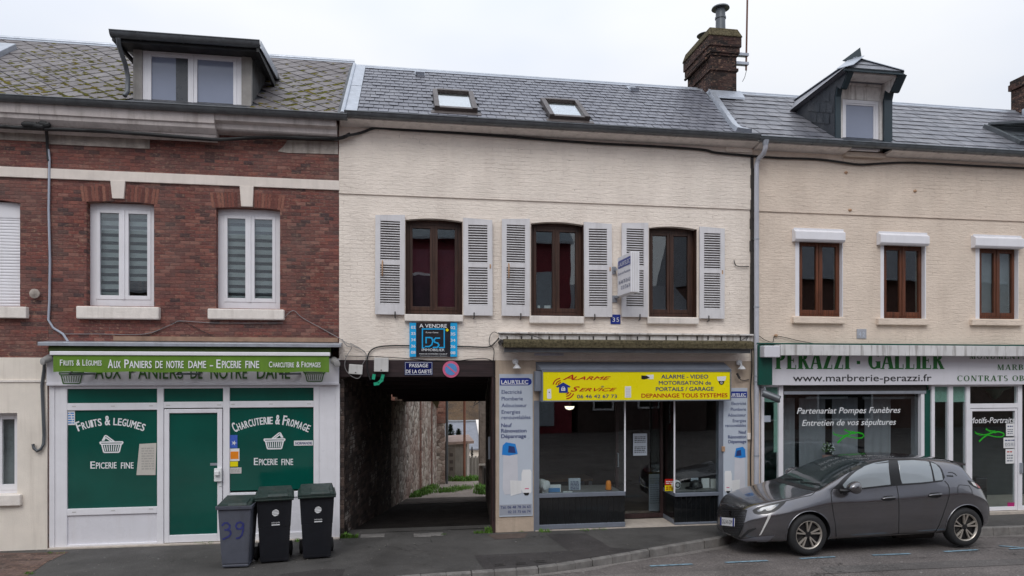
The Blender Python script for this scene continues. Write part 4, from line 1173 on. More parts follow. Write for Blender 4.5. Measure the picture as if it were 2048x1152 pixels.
for k in range(n):                                # ceiling boards with joists
    y0 = .27 + (YP-.27)*k/n; y1 = .27 + (YP-.27)*(k+1)/n
    za = zlin0+.10 + (zc1-zlin0-.10+.02)*k/n; zb = zlin0+.10 + (zc1-zlin0-.10+.02)*(k+1)/n
    xa0 = ql0 + (ql1-ql0)*k/n; xb0 = qr0 + (qr1-qr0)*k/n; xa1 = ql0 + (ql1-ql0)*(k+1)/n; xb1 = qr0 + (qr1-qr0)*(k+1)/n
    ce.hexa([(xa0,y0,za),(xb0,y0,za),(xb1,y1,zb),(xa1,y1,zb)], [(xa0,y0,za+.08),(xb0,y0,za+.08),(xb1,y1,zb+.08),(xa1,y1,zb+.08)])
    ce.hexa([(xa0+.01,y0+.2,za-.09),(xb0-.01,y0+.2,za-.09),(xb0-.01,y0+.3,za-.09),(xa0+.01,y0+.3,za-.09)], [(xa0+.01,y0+.2,za+.01),(xb0-.01,y0+.2,za+.01),(xb0-.01,y0+.3,za+.01),(xa0+.01,y0+.3,za+.01)])
ce.build('passage_ceiling', M['dark_wood'], hC)
MB().box(ql1-.1, qr1+.1, YP-.25, YP, zc1, zc1+.5).build('rear_beam', M['dark_wood'], hC)

def shutter(x0, x1, z0, z1, rise, side, label=None):
    y0, y1 = -.062, -.022
    st = .085*(x1-x0)/.5; st = min(st, .10)
    mid = Z_(800,529) ; zm = z0 + (z1-z0)*.525
    o_ = MB()
    r_ = .035
    zl, zr = (z1, z1+r_) if side < 0 else (z1+r_, z1)
    zl, zr = (z1-.0, z1+.0)
    o_.box(x0, x0+st, y0, y1, z0, z1); o_.box(x1-st, x1, y0, y1, z0, z1)
    o_.box(x0+st, x1-st, y0+.003, y1, z0, z0+.17); o_.box(x0+st, x1-st, y0+.003, y1, zm-.035, zm+.035)
    o_.box(x0+st, x1-st, y0+.003, y1, z1-.085, z1)
    a, b = (x0, x1) if side > 0 else (x1, x0)
    o_.prism([(x0,z1+.0005),(x1,z1+.0005),(x1,z1+(.03 if side < 0 else .004)),(x0,z1+(.004 if side < 0 else .03))], y0+.002, y1)
    for lo, hi in ((z0+.17, zm-.035), (zm+.035, z1-.085)):
        n = max(4, int((hi-lo)/.041)); p = (hi-lo)/n
        for k in range(n):
            z = lo + p*k
            o_.hexa([(x0+st-.003,y0+.006,z+.002),(x1-st+.003,y0+.006,z+.002),(x1-st+.003,y1-.004,z+p*.40),(x0+st-.003,y1-.004,z+p*.40)],
                    [(x0+st-.003,y0+.006,z+.012),(x1-st+.003,y0+.006,z+.012),(x1-st+.003,y1-.004,z+p*.40+.010),(x0+st-.003,y1-.004,z+p*.40+.010)])
    hx_ = x1 if side < 0 else x0; ta, op = random.gauss(0, .0045), abs(random.gauss(0, .02))+.004
    def sway(X, Y, Z): return (X-(Z-z0)*ta, Y-abs(X-hx_)*op, Z+(X-hx_)*ta)
    o_.xform(sway); o = o_.build('shutter', M['shutter'], hC)
    bp = MB().box(x0+st-.004, x1-st+.004, y1+.001, y1+.010, z0+.15, z1-.08); bp.xform(sway); bp.build('slat_shade_sheet', M['shutter_shade'], o)
    return o, st, zm, y0
for i, (op, sl, sr, si) in enumerate(win):
    x0, x1, z0, z1 = rc(*op)
    m_ = M['brown_wood']
    o, q = casement(hC, x0+.015, x1-.015, z0+.02, z1-.04, .14, m_, fr=.055, st=.05, mid=.03, bot=.065)
    jm = MB().box(x0, x0+.014, .02, .2, z0, z1-.04).box(x1-.014, x1, .02, .2, z0, z1-.04); jm.box(x0+.014, x1-.014, .13, .2, z1-.04, z1)
    jm.each('jamb_lining', M['brown_wood'], o)
    xa, xb, za, zb = rc(*si, Y=-.06)
    MB().box(xa, xb, -.08, .14, za, zb).build('window_sill', M['sill'], hC, bevel=.012)
    for side, s_ in ((-1, sl), (1, sr)):
        a, b, c_, d_ = rc(*s_, Y=-.05)
        so_, st, zm, y0 = shutter(a, b, c_, d_-.01, .03, side)
        if side < 0 and i < 2:
            xh = a + (b-a)*(.25)
            hm = MB().tube([(xh,y0-.002,zm+.03),(xh,y0-.03,zm+.01),(xh,y0-.03,zm-.20),(xh,y0-.002,zm-.22)], .012, 6)
            hm.build('handle', M['rust'], so_, smooth=50)
        if side > 0:
            xh = b - .04; MB().box(xh-.012, xh+.012, y0-.014, y0, zm-.05, zm+.02).build('catch', M['rust'], so_)
        xm_ = a+(b-a)*(.68 if side < 0 else .36)
        MB().tube([(xm_,-.01,c_-.05),(xm_,-.075,c_-.045),(xm_,-.075,c_+.05)], .010, 6).build('hold_back', M['iron_dark'], so_)
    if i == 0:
        MB().box(q[0]-.03, q[3]+.03, .30, .31, q[4]-.03, q[5]-.33).build('curtain', M['curtain'], o)  # dark purple sheet: the mirrored red facade put into the colour
    if i == 1:
        t_ = MB(); 
        for pb in ((1076,611,1080,624),(1089,611,1101,624)):
            a, b, c_, d_ = rc(*pb, Y=.2); t_.box(a, b, .20, .24, c_, d_)
        tag(t_.build('cup', M['white']), 'white box and bottle on the sill inside the middle shuttered window', 'box')
    if i == 2:
        a, b, c_, d_ = rc(1354,618,1376,632, Y=.24)
        bg_ = MB().lathe([(.02,0),(.13,.01),(.12,.08),(.05,.12)], ((a+b)/2,.32,c_), 'z', 10)
        tag(bg_.build('bag', M['sky_blue'], smooth=50), 'bright blue bag behind the right shuttered window', 'bag')
yb = BACK - .5
MB().box(XC+.01, XD, BACK-.9, BACK-.6, 2.95, RM.ze).build('rear_wall', M['cream_wall'], hC)
gp = [(.29,-.3),(BACK-.92,-.3),(BACK-.92,RM.ze),(RM.yr,RM.zr-.12),(.29,RM.ze+.25)]
MB().prismx(gp, XD-.13, XD-.01).build('party_wall', M['cream_wall'], hC)
MB().box(XC+.01, XD-.14, .29, BACK-.95, 3.03, 3.15).build('floor', M['room'], hC)
MB().box(XC+.01, XD-.14, 2.6, 2.7, 3.16, RM.ze).build('partition', M['room'], hC)
rC = roof_base(RM, XC+.0, XD-.02, hC, M['slate_dark'])
# skylights: measured corners on the slope
def roof_rect(R, c): 
    P = [R.hit(*p) for p in c]
    return sum(p[0] for p in (P[0],P[3]))/2, sum(p[0] for p in (P[1],P[2]))/2, sum(p[1] for p in (P[2],P[3]))/2, sum(p[1] for p in (P[0],P[1]))/2
SK = [roof_rect(RM, ((864,187),(945,194),(955,227),(870,224))), roof_rect(RM, ((1079,205),(1156,212),(1179,244),(1099,240)))]
def in_sk(x, v): return any(a-.02 < x < b+.02 and c-.02 < v < d+.02 for a, b, c, d in SK)
xl_flash = lambda v: X_(700,-.2) + .0*v
slates(MB(), RM, X_(690,-.2)+.12, XD-.03, .165, .205, in_sk).build('slating', M['slate_mid'], rC)
def strip(mb, R, x0, x1, v0, v1, h0, h1):
    return mb.hexa([R.p(x0,v0,h0),R.p(x1,v0,h0),R.p(x1,v1,h0),R.p(x0,v1,h0)], [R.p(x0,v0,h1),R.p(x1,v0,h1),R.p(x1,v1,h1),R.p(x0,v1,h1)])
fl = MB(); xf = X_(683,-.3)+.02
strip(fl, RM, xf, xf+.22, -.05, RM.L*.52, .012, .022); strip(fl, RM, xf, xf+.22, RM.L*.52+.004, RM.L, .016, .026)
fl.tube([RM.p(xf,-.08,.03), RM.p(xf,RM.L,.03)], .035, 8)
fl.build('roof_flashing', M['zinc'], hC, smooth=40)
for a, b, c, d in SK:
    s = MB(); t = .085; h = .10
    strip(s, RM, a, a+t, c, d, 0, h); strip(s, RM, b-t, b, c, d, 0, h); strip(s, RM, a+t, b-t, d-t, d, 0, h+.01); strip(s, RM, a+t, b-t, c, c+t*1.1, 0, h-.02)
    strip(s, RM, a-.06, b+.06, c-.14, c-.001, .014, .022)
    so_ = s.build('skylight', plain('brown_skylight_cladding', (.085,.070,.066), .45, .3, var=.15) if 'skm' not in M else M['skm'], hC, bevel=.008)
    M['skm'] = so_.data.materials[0]
    strip(MB(), RM, a+t-.004, b-t+.004, c+t, d-t, .05, .058).build('pane', M['glass_sky'], so_)
    strip(MB(), RM, a+t-.004, b-t+.004, c+t, d-t, .030, .036).build('blind', plain('skylight_blind', (.66,.67,.66), .7) if 'skb' not in M else M['skb'], so_)
for px, py in ((840,152),(1269,183)):
    x, v = RM.hit(px, py)
    vm_ = MB(); strip(vm_, RM, x-.10, x+.10, v-.02, v+.32, .014, .022)
    vm_.hexa([RM.p(x-.09,v,.02),RM.p(x+.09,v,.02),RM.p(x+.08,v+.2,.02),RM.p(x-.08,v+.2,.02)], [RM.p(x-.09,v,.08),RM.p(x+.09,v,.08),RM.p(x+.08,v+.2,.024),RM.p(x-.08,v+.2,.024)])
    vm_.build('roof_vent', M['zinc'], hC)
ridge(RM, XC+.1, XD-.04, hC, .03)
half_gutter(MB(), X_(688,-.40), X_(1522,-.40), -.335, zgM, .075, .75).build('gutter', M['gutter'], hC, smooth=30)
sf_ = MB().hexa([(XC+.03,-.30,zgM-.085),(XD-.01,-.30,zgM-.085),(XD-.01,-.023,zgM-.125),(XC+.03,-.023,zgM-.125)], [(XC+.03,-.30,zgM-.06),(XD-.01,-.30,zgM-.06),(XD-.01,-.023,zgM-.06),(XC+.03,-.023,zgM-.06)])
sf_.build('soffit', M['soffit'], hC)
MB().box(X_(1450), XD-.02, -.05, -.023, Z_(1480,306), Z_(1480,292)).build('soffit_patch', M['cream_wall'], hC)

# ------------------------------------------------------------------ alarm shop
YG = .02
gm = M['grey_metal']
zg_ = lambda py, px=1260: Z_(px, py, YG)
xg = lambda px: X_(px, YG)
sill0, sill1 = Z_(1164,993,YG), Z_(1164,985,YG)
base0, base1 = .03, Z_(1164,1047,YG)
fr = MB()
fr.box(xg(1067), xg(1078), -.012, .12, .0, zshop); fr.box(xg(1436.5), xg(1447), -.012, .12, .0, zshop)
fr.box(xg(1078), xg(1250), YG-.03, YG+.05, sill0, sill1); fr.box(xg(1349), xg(1436.5), YG-.03, YG+.05, Z_(1390,992,YG), Z_(1390,985,YG))
fr.box(xg(1078), xg(1250), YG-.02, YG+.05, .02, base1-.0); fr.box(xg(1349), xg(1436.5), YG-.02, YG+.05, .02, Z_(1390,1044,YG))
rb = .62                                          # the door stands back between the windows
xr = xg(1349); xl = xg(1250)
xr2 = X_(1325, YG+rb)
def side_box(mb, xa, xb, za, zb):
    mb.hexa([(xa,YG+.051,za),(xa+.05,YG+.051,za),(xb+.05,YG+rb,za),(xb,YG+rb,za)], [(xa,YG+.051,zb),(xa+.05,YG+.051,zb),(xb+.05,YG+rb,zb),(xb,YG+rb,zb)])
side_box(fr, xr, xr2, Z_(1390,992,YG), Z_(1390,985,YG)); side_box(fr, xr, xr2, .02, .10)
sfC = fr.build('shopfront', gm, hC, bevel=.005)
MB().box(xg(1078), xg(1250), YG+.006, YG+.012, sill1, zshop).build('pane', M['glass_shop'], sfC)
MB().box(xg(1349), xg(1436.5), YG+.006, YG+.012, Z_(1390,985,YG), zshop).build('pane', M['glass_shop'], sfC)
pp = MB(); side_box(pp, xr+.02, xr2+.02, Z_(1390,985,YG)+.001, zshop); pp.v = [(x if i % 8 in (0,3,4,7) else x-.044, y, z) for i, (x, y, z) in enumerate(pp.v)]
pp.build('pane', M['glass_shop'], sfC)
gl = MB().box(xl-.012, xl+.012, YG-.004, YG+.02, sill1, zshop).box(xr-.012, xr+.012, YG-.004, YG+.02, Z_(1390,985,YG)+.002, zshop)
gl.build('corner_strip', M['white_pvc'], sfC)
dk = MB().box(xg(1078), xl, YG+.012, YG+.03, base1, sill0-.001); dk.build('dark_panel', M['glass_dark'], sfC)
dk = MB().box(xr, xg(1436.5), YG+.012, YG+.03, Z_(1390,1044,YG), Z_(1390,992,YG)-.001); dk.build('dark_panel', M['glass_dark'], sfC)
dk = MB(); side_box(dk, xr+.004, xr2+.004, .101, Z_(1390,992,YG)-.001); dk.build('dark_panel', M['glass_dark'], sfC)
rr = MB()
x = xg(1078)+.05
while x < xl-.03: rr.box(x, x+.006, YG+.008, YG+.012, base1, sill0-.001); x += .10
x = xr+.05
while x < xg(1436): rr.box(x, x+.006, YG+.008, YG+.012, Z_(1390,1044,YG), Z_(1390,992,YG)-.001); x += .09
rr.build('panel_rib', M['black_ink'], sfC)
# window beds and the room behind
bed = MB().box(xg(1078), xl-.02, YG+.055, .9, sill1-.05, sill1-.02); bed.hexa([(xr+.06,YG+.055,sill1-.05),(xg(1436.5),YG+.055,sill1-.05),(xg(1436.5),.9,sill1-.05),(xr2+.06,.9,sill1-.05)], [(xr+.06,YG+.055,sill1-.02),(xg(1436.5),YG+.055,sill1-.02),(xg(1436.5),.9,sill1-.02),(xr2+.06,.9,sill1-.02)])
bed.build('window_bed', plain('window_bed', (.16,.155,.15), .6), hC)
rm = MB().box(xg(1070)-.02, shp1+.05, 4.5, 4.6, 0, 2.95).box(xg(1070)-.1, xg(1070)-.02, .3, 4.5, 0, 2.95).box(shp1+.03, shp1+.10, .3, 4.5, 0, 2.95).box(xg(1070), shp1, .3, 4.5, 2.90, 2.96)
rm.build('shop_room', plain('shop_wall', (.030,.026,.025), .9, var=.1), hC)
MB().box(xg(1070), shp1, -.03, .62, -.05, .012).build('shop_step', M['tile'], hC); MB().box(xg(1070), shp1, .6201, 4.5, -.05, .010).build('shop_floor', wood('shop_floor_wood', (.10,.06,.035), .5, 'x'), hC)
dd = MB().frame(xl+.02, xr2-.0, .03, zshop, .05, YG+rb-.03, YG+rb+.03, .08)
do = dd.build('shop_door', M['dark_post'], hC)
MB().box(xl+.065, xr2-.045, YG+rb, YG+rb+.006, .1, zshop-.04).build('pane', M['glass_shop'], do)
MB().tube([(xl+.05,YG+rb-.03,1.0),(xl+.05,YG+rb-.08,1.0),(xl+.05,YG+rb-.08,1.25),(xl+.05,YG+rb-.03,1.25)], .012, 6).build('handle', M['zinc'], do)
MB().box(xl-.03, xl-.02, YG+.05, YG+rb, .02, sill1).build('side_panel', M['glass_dark'], sfC)

# notices and goods in the window
def two_paper():
    o = card('paper_notice', 'two printed white sheets taped one above the other on the alarm shop door', 'notice', (1266,867,1294,911), YG+rb-.036, M['poster'])
    lines(o, (1269,872,1291,886), YG+rb-.043, M['black_ink'], 4); lines(o, (1269,892,1291,906), YG+rb-.043, M['black_ink'], 4)
two_paper()
def good(name, label, cat, px, Y, m, d=.06, sub=None):
    x0, x1, z0, z1 = rc(*px, Y=Y)
    o = MB().box(x0, x1, Y, Y+d, z0, z1).build(name, m, bevel=.004)
    return tag(o, label, cat)
zbd = sill1-.02
o = thing('security_camera', 'white bullet camera lying at the left of the alarm shop window', 'camera', (X_(1090,.15), .15, zbd))
cb = MB().lathe([(.02,-.12),(.075,-.11),(.085,.06),(.08,.12),(.05,.125)], (0,0,0), 'y', 16)
cb.xform(lambda X, Y, Z: (X_(1086,.2)+X*.9-Y*.4, .2+Y*.9+X*.35, zbd+.15+Z+X*.3)); cb.build('body', M['white'], o, smooth=40)
MB().box(X_(1084,.2), X_(1096,.2), .18, .24, zbd, zbd+.08).build('stand', M['white'], o)
o = good('picture_card', 'white framed card with a blue landscape beside the bullet camera in the shop window', 'card', (1095,970,1122,990), .25, M['white'])
x0, x1, z0, z1 = rc(1097,976,1120,989, Y=.245); MB().box(x0, x1, .244, .249, z0, z1).build('picture', M['sign_blue'], o)
o = good('leaflet_stand', 'tall printed leaflet standing in the middle of the left alarm shop window', 'leaflet', (1138,957,1161,989), .4, M['poster'])
lines(o, (1141,962,1158,984), .394, M['navy_ink'], 8)
for k, (a, b) in enumerate(((1127,1135),(1136,1145))):
    good('switch_plate', ['small white switch plate in the shop window, the left one of the pair', 'small white switch plate in the shop window, the right one of the pair'][k], 'switch', (a,983,b,991), .14, M['white'], .03)
o = thing('alarm_beacon', 'orange flashing alarm beacon near the right end of the left shop window', 'beacon', (X_(1217,.3), .3, zbd))
MB().lathe([(.05,0),(.055,.02),(.045,.14),(.03,.16)], (X_(1217,.3), .3, zbd+.01), 'z', 12).build('lens', M['orange'], o, smooth=40)
MB().lathe([(.06,0),(.06,.012)], (X_(1217,.3), .3, zbd), 'z', 12).build('base', M['black_ink'], o)
o = good('warning_sign', 'small red and yellow warning sign in the right alarm shop window', 'sign', (1330,958,1352,982), .22, M['yellow'], .012)
x0, x1, z0, z1 = rc(1330,958,1352,970, Y=.21); MB().box(x0, x1, .212, .219, z0, z1).build('panel', M['red_ink'], o)
lines(o, (1332,961,1350,968), .209, M['white'], 2); lines(o, (1332,972,1350,980), .209, M['red_ink'], 2)
o = thing('siren', 'round white alarm siren with dark ring beside the red and yellow sign', 'siren', (X_(1353,.18), .18, zbd))
MB().lathe([(.02,-.05),(.07,-.05),(.085,-.02),(.085,.03)], (X_(1353,.18), .2, zbd+.085), 'y', 18).build('case', M['white'], o, smooth=40)
MB().lathe([(.055,-.053),(.055,-.0505)], (X_(1354,.18), .2, zbd+.085), 'y', 16).build('ring', M['black_ink'], o)
MB().lathe([(.032,-.056),(.032,-.0535)], (X_(1354,.18), .2, zbd+.085), 'y', 16).build('speaker_cone', M['box_grey'], o)
o = thing('cap', 'black peaked cap lying in the right alarm shop window', 'cap', (X_(1390,.3), .3, zbd))
cp = MB().lathe([(.125,0),(.12,.06),(.09,.11),(.03,.135)], (X_(1392,.3), .3, zbd+.005), 'z', 16); cp.build('crown', M['black_ink'], o, smooth=60)
MB().lathe([(.13,0),(.13,.012)], (X_(1384,.22), .22, zbd+.003), 'z', 16).build('peak', M['black_ink'], o)
good('keypad', 'white wall keypad standing at the right of the alarm shop window', 'keypad', (1404,957,1419,983), .25, M['white'], .03)
good('leaflet', 'white folder leaning in the right corner of the alarm shop window', 'leaflet', (1422,958,1433,983), .2, M['box_grey'], .03)
good('leaflet', 'small white sheet behind the black cap in the shop window', 'leaflet', (1382,956,1397,976), .5, M['poster'], .01)
o = good('roll_up_banner', 'tall printed banner standing inside the alarm shop door', 'banner', (1298,948,1324,1022), 1.2, M['poster_low'], .02)
lines(o, (1300,955,1321,1008), 1.194, M['grey_metal'], 12)
o = thing('table', 'wooden table far inside the alarm shop', 'table', (X_(1150,2.4), 2.4, 0))
za = Z_(1150,958,2.2)
MB().box(X_(1080,2.2), X_(1186,2.2), 2.2, 2.9, za-.05, za).build('tabletop', wood('table_wood', (.22,.12,.06), .5, 'x'), o)
for a in (1084,1182):
    for y in (2.22,2.85): MB().box(X_(a,2.2)-.03, X_(a,2.2)+.03, y, y+.06, .012, za-.051).build('leg', M['grey_metal'], o)
o = thing('ceiling_lamp', 'small round ceiling lamp lit inside the alarm shop', 'lamp', (X_(1140,1.4), 1.4, Z_(1140,818,1.4)))
em = NB('lit_lamp'); em.p.inputs['Emission Color'].default_value = (1,.85,.65,1); em.p.inputs['Emission Strength'].default_value = 2.2; em.fin((.9,.85,.75), .4)
MB().lathe([(.0,-.0),(.07,.02),(.1,.07)], (X_(1139,1.4),1.4,Z_(1139,820,1.4)), 'z', 16).build('bulb', em.m, o, smooth=50)
MB().tube([(X_(1139,1.4),1.4,Z_(1139,820,1.4)+.07),(X_(1139,1.4),1.4,2.9)], .01, 6).build('cord', M['cable'], o)
good('television', 'dark flat screen hanging on the right wall of the alarm shop', 'screen', (1375,858,1426,890), 1.9, M['glass_dark'], .05)

# yellow light box
YB = -.24
sg = thing('shop_sign', 'yellow alarm shop sign in a grey housing jutting out over the shop window', 'sign', (X_(1260), -.1, Z_(1260,803)))
x0, x1 = X_(1083.5,YB), X_(1462,YB)
z0, z1 = (Z_(1090,805,YB)+Z_(1450,800,YB))/2, (Z_(1090,741,YB)+Z_(1450,741.5,YB))/2
hs = MB().frame(x0, x1, z0, z1, .022, YB-.012, YB+.02)
hs.box(x0+.001, x1-.001, YB+.021, .0, z0+.001, z1-.001)
hs.hexa([(x0-.01,YB+.0,z1),(x1+.01,YB+.0,z1),(x1-.02,-.005,z1+.002),(x0-.06,-.005,z1+.002)], [(x0-.01,YB-.01,z1+.02),(x1+.01,YB-.01,z1+.02),(x1-.02,-.005,z1+.155),(x0-.06,-.005,z1+.155)])
hs.box(X_(1069,-.1), x0-.002, -.20, -.013, Z_(1075,782,-.1), z1-.01)
hs.build('housing', gm, sg, bevel=.004)
YY = YB-.002
MB().box(x0+.0225, x1-.0225, YY, YB+.0205, z0+.0225, z1-.0225).build('face', M['yellow'], sg)
YT = YY-.003
rd = MB(); bl = MB(); bu = MB(); wh = MB(); bk = MB()
def ftx(mb, s, a, b, base, capt, **k): fit(mb, s, a, b, base, capt, YT, **k)
Q = lambda x, y: (1070 + x/4.995, 730 + y/5.0)
def fz(mb, s, xa, xb, yb_, yt, **k):
    (a, c_), (b, d_) = Q(xa, yb_), Q(xb, yt); ftx(mb, s, a, b, c_, d_, **k)
fz(rd, 'A', 280, 382, 148, 94, shear=.45, bold=.022); fz(rd, 'LARME', 372, 756, 148, 112, shear=.45, bold=.022)
fz(rd, 'S', 358, 446, 264, 212, shear=.45, bold=.022); fz(rd, 'ERVICE', 440, 816, 262, 228, shear=.45, bold=.022)
fz(bl, '06 46 42 67 73', 420, 818, 331, 294, bold=.012)
fz(bl, 'ALARME - VIDEO', 1262, 1730, 135, 94, bold=.018); fz(bl, 'MOTORISATION de', 1238, 1756, 196, 157, bold=.018)
fz(bl, 'PORTAILS / GARAGE', 1208, 1784, 258, 218, bold=.018); fz(rd, 'DEPANNAGE TOUS SYSTEMES', 1064, 1922, 324, 282, bold=.018)
def shape(mb, pts, Y=None):
    yy = (Y if Y is not None else YT) - (len(mb.f) % 40)*2e-5
    mb.poly([(lambda p: (p[0], yy, p[1]))(at(*Q(*p), YT)) for p in pts])
shape(bu, [(240,214),(328,214),(328,278),(240,278)]); shape(bu, [(208,216),(282,174),(356,216),(340,226),(282,192),(224,226)]); shape(bu, [(226,215),(282,182),(340,215)])
YT2 = YT-.002
shape(wh, [(262,230),(302,230),(302,258),(262,258)], YT2)
def ring(mb, cx_, cy_, r0, r1, a0, a1, Y, sy=1.0, n=14):
    for k in range(n):
        ta = rad(a0+(a1-a0)*k/n); tb = rad(a0+(a1-a0)*(k+1)/n)
        shape(mb, [(cx_+r0*math.cos(ta), cy_-r0*sy*math.sin(ta)),(cx_+r1*math.cos(ta), cy_-r1*sy*math.sin(ta)),(cx_+r1*math.cos(tb), cy_-r1*sy*math.sin(tb)),(cx_+r0*math.cos(tb), cy_-r0*sy*math.sin(tb))], Y)
ring(wh, 282, 232, 12, 17, 0, 180, YT2)
shape(bu, [(272,236),(278,236),(278,250),(272,250)], YT2-.001); shape(bu, [(286,236),(292,236),(292,250),(286,250)], YT2-.001)
for r in (30, 52, 80): ring(rd, 266, 204, r, r+11, 100, 172, YT, .85)
for r in (30, 52, 78): ring(rd, 306, 258, r, r+11, -85, -20, YT, .95)
ring(bl, 674, 232, 10, 14, 40, 140, YT); ring(bl, 674, 232, 20, 24, 45, 135, YT)
shape(wh, [(122,244),(160,238),(164,330),(156,338),(126,338),(120,328)]); shape(bk, [(138,268),(148,268),(148,278),(138,278)], YT2)
shape(wh, [(898,214),(960,212),(960,326),(898,326)])
gk = MB()
for a in range(4):
    for b_ in range(6): shape(gk, [(908+a*12,226+b_*16),(916+a*12,226+b_*16),(916+a*12,236+b_*16),(908+a*12,236+b_*16)], YT2)
shape(wh, [(1110,100),(1186,96),(1184,142),(1150,142),(1108,132)]); shape(bk, [(1063,104),(1120,108),(1148,128),(1096,142),(1063,140)], YT2)
shape(wh, [(1818,116),(1910,112),(1904,150),(1880,166),(1838,166),(1822,148)]); shape(bk, [(1832,160),(1892,160),(1884,188),(1862,200),(1842,188)], YT2)
ring(gk, 1862, 178, 6, 12, 0, 360, YT2-.001)
rd.build('lettering', M['red_ink'], sg); bl.build('lettering', M['navy_ink'], sg); bu.build('house_emblem', M['blue_ink'], sg)
wh.build('picture', M['white'], sg); bk.build('picture', M['black_ink'], sg); gk.build('picture', M['box_grey'], sg)

# mossy awning hood over the alarm shop
ah = thing('awning', 'closed awning under a mossy hood above the yellow alarm shop sign', 'awning', (X_(1255), -.15, 2.9))
YH_ = -.40
x0, x1 = X_(1007,YH_), X_(1507,YH_)
zt, zm = (Z_(1010,680,YH_)+Z_(1500,683,YH_))/2, (Z_(1010,695,YH_)+Z_(1500,698,YH_))/2
zw1 = (Z_(1005,667)+Z_(1500,671.5))/2; zw0 = (Z_(1005,683)+Z_(1500,686))/2
wb = MB().box(X_(997), X_(1504), -.05, -.005, zw0-.05, zw1); wb.box(X_(997)-.01, X_(1504)-.02, -.10, -.005, zw1, zw1+.025)
wb.build('backboard', M['white_old'], ah)
nl = MB()
for k in range(17):
    px = 1010+k*29+random.uniform(-6,6); nl.box(X_(px)-.012, X_(px)+.012, -.058, -.05, Z_(px,679+random.uniform(-2,2))-.03, Z_(px,675)+.02)
nl.each('bracket_bolt', M['iron_dark'], ah)
def mossy(name):
    b = NB(name)
    c = b.ramp(b.noise(26, 4, .7), [(.35, (.04,.032,.018)), (.5, (.105,.088,.05)), (.62, (.15,.125,.075)), (.75, (.10,.11,.025))])
    return b.fin(c, .95, 0, b.bump(b.noise(60, 4, .7), .02, 1), .2)
ho_ = MB().prismx([(-.05,zw0-.02),(-.05,zw0+.02),(-.18,zw0+.01),(-.30,zt+.02),(YH_,zt),(YH_-.015,zt-.04),(YH_-.01,zm),(-.30,zm+.02)], x0, x1)
ho_.build('hood', mossy('mossy_cloth'), ah, bevel=.006)
MB().box(x0+.02, x1-.02, YH_+.06, YH_+.10, zm-.075, zm+.002).build('front_bar', M['gutter'], ah, bevel=.006)
MB().box(x0+.06, x1-.06, -.28, -.06, zm-.03, zm+.0).build('cassette', M['room'], ah)
ar = MB(); ar.tube([(x0-.03,YH_+.10,zt-.01),(x0-.06,YH_+.05,zt-.04),(x0-.03,YH_+.05,zt-.08)], .03, 8); ar.box(x0-.04, x0+.01, YH_+.02, -.06, zt-.05, zt+.0)
ar.build('crank_arm', M['iron_dark'], ah)
MB().box(X_(1065), X_(1122), -.20, -.17, Z_(1090,711,-.2), Z_(1090,706,-.2)).build('rail', M['zinc'], ah)

# projecting sign
xq0, zq0 = at(1234.5,519,-.12); xq1 = X_(1262.5, -.72)
ps = thing('projecting_sign', 'white box sign sticking out from the wall before a louvred shutter', 'sign', (xq0, -.1, Z_(1234,598,-.12)))
yq0, yq1 = -.13, -.13
# the panel stands square to the wall: find its outer end along the sight line through the near edge
a_, b_, t_ = _ray(1261.5, 503); k_ = (xq0+.012)/a_; yq1 = max(min(-D + k_*b_, -.55), -.95)
thick = X_(1279, yq1) - X_(1261.5, yq1)
zq1, zq2 = Z_(1262,503,yq1), Z_(1262,584,yq1)
XQ = X_(1261.5, yq1)
bx = MB().hexa([(xq0,yq0,zq2),(xq0+thick,yq0,zq2),(XQ+thick,yq1,zq2),(XQ,yq1,zq2)], [(xq0,yq0,zq1),(xq0+thick,yq0,zq1),(XQ+thick,yq1,zq1),(XQ,yq1,zq1)])
bo = bx.build('sign_box', M['white_pvc'], ps, bevel=.006)
rib = MB()
for k in range(1,5): rib.box(XQ+thick*k/5-.003, XQ+thick*k/5+.003, yq1-.006, yq1-.001, zq2+.01, zq1-.01)
rib.build('end_cap', M['box_grey'], ps)
def side_fn(u0, u1):                              # text runs from the outer end towards the wall as seen from the left
    return lambda X, Y, Z: (xq0 + (XQ-xq0)*X - .004, yq0 + (yq1-yq0)*X, Z)
hz_ = zq1-zq2
ban = MB(); f_ = side_fn(0,1)
ban.poly([f_(a, 0, zq2+hz_*b) for a, b in ((.10,.70),(.06,.75),(.06,.85),(.10,.90),(.99,.90),(.99,.70))]); ban.build('banner', M['blue_ink'], ps)
t1 = MB(); t1.text("LAUR'ELEC", .12, .97, zq2+hz_*.74, hz_*.11, 0, bold=.02, fn=lambda X, Y, Z: (f_(X,0,Z)[0]-.004, f_(X,0,Z)[1], Z)); t1.build('lettering', M['white_ink'], ps)
t2 = MB(); t2.text("Électricité-Plomberie", .06, .97, zq2+hz_*.53, hz_*.07, 0, fn=f_)
t2.text("06 48 78 36 63", .12, .97, zq2+hz_*.29, hz_*.10, 0, bold=.02, fn=f_); t2.text("02 35 75 66 74", .30, .97, zq2+hz_*.14, hz_*.10, 0, bold=.02, fn=f_); t2.build('lettering', M['navy_ink'], ps)
bkt = MB().box(xq0-.02, xq0+.04, -.13, -.0, zq2-.02, zq2+.02).box(xq0-.06, xq0+.03, -.02, -.001, zq2-.09, zq2+.03).box(xq0-.06, xq0+.01, -.02, -.001, zq1-.26, zq1-.13).box(xq0-.03, xq0-.005, -.14, -.02, zq1-.21, zq1-.18)
bkt.build('bracket', M['zinc'], ps)

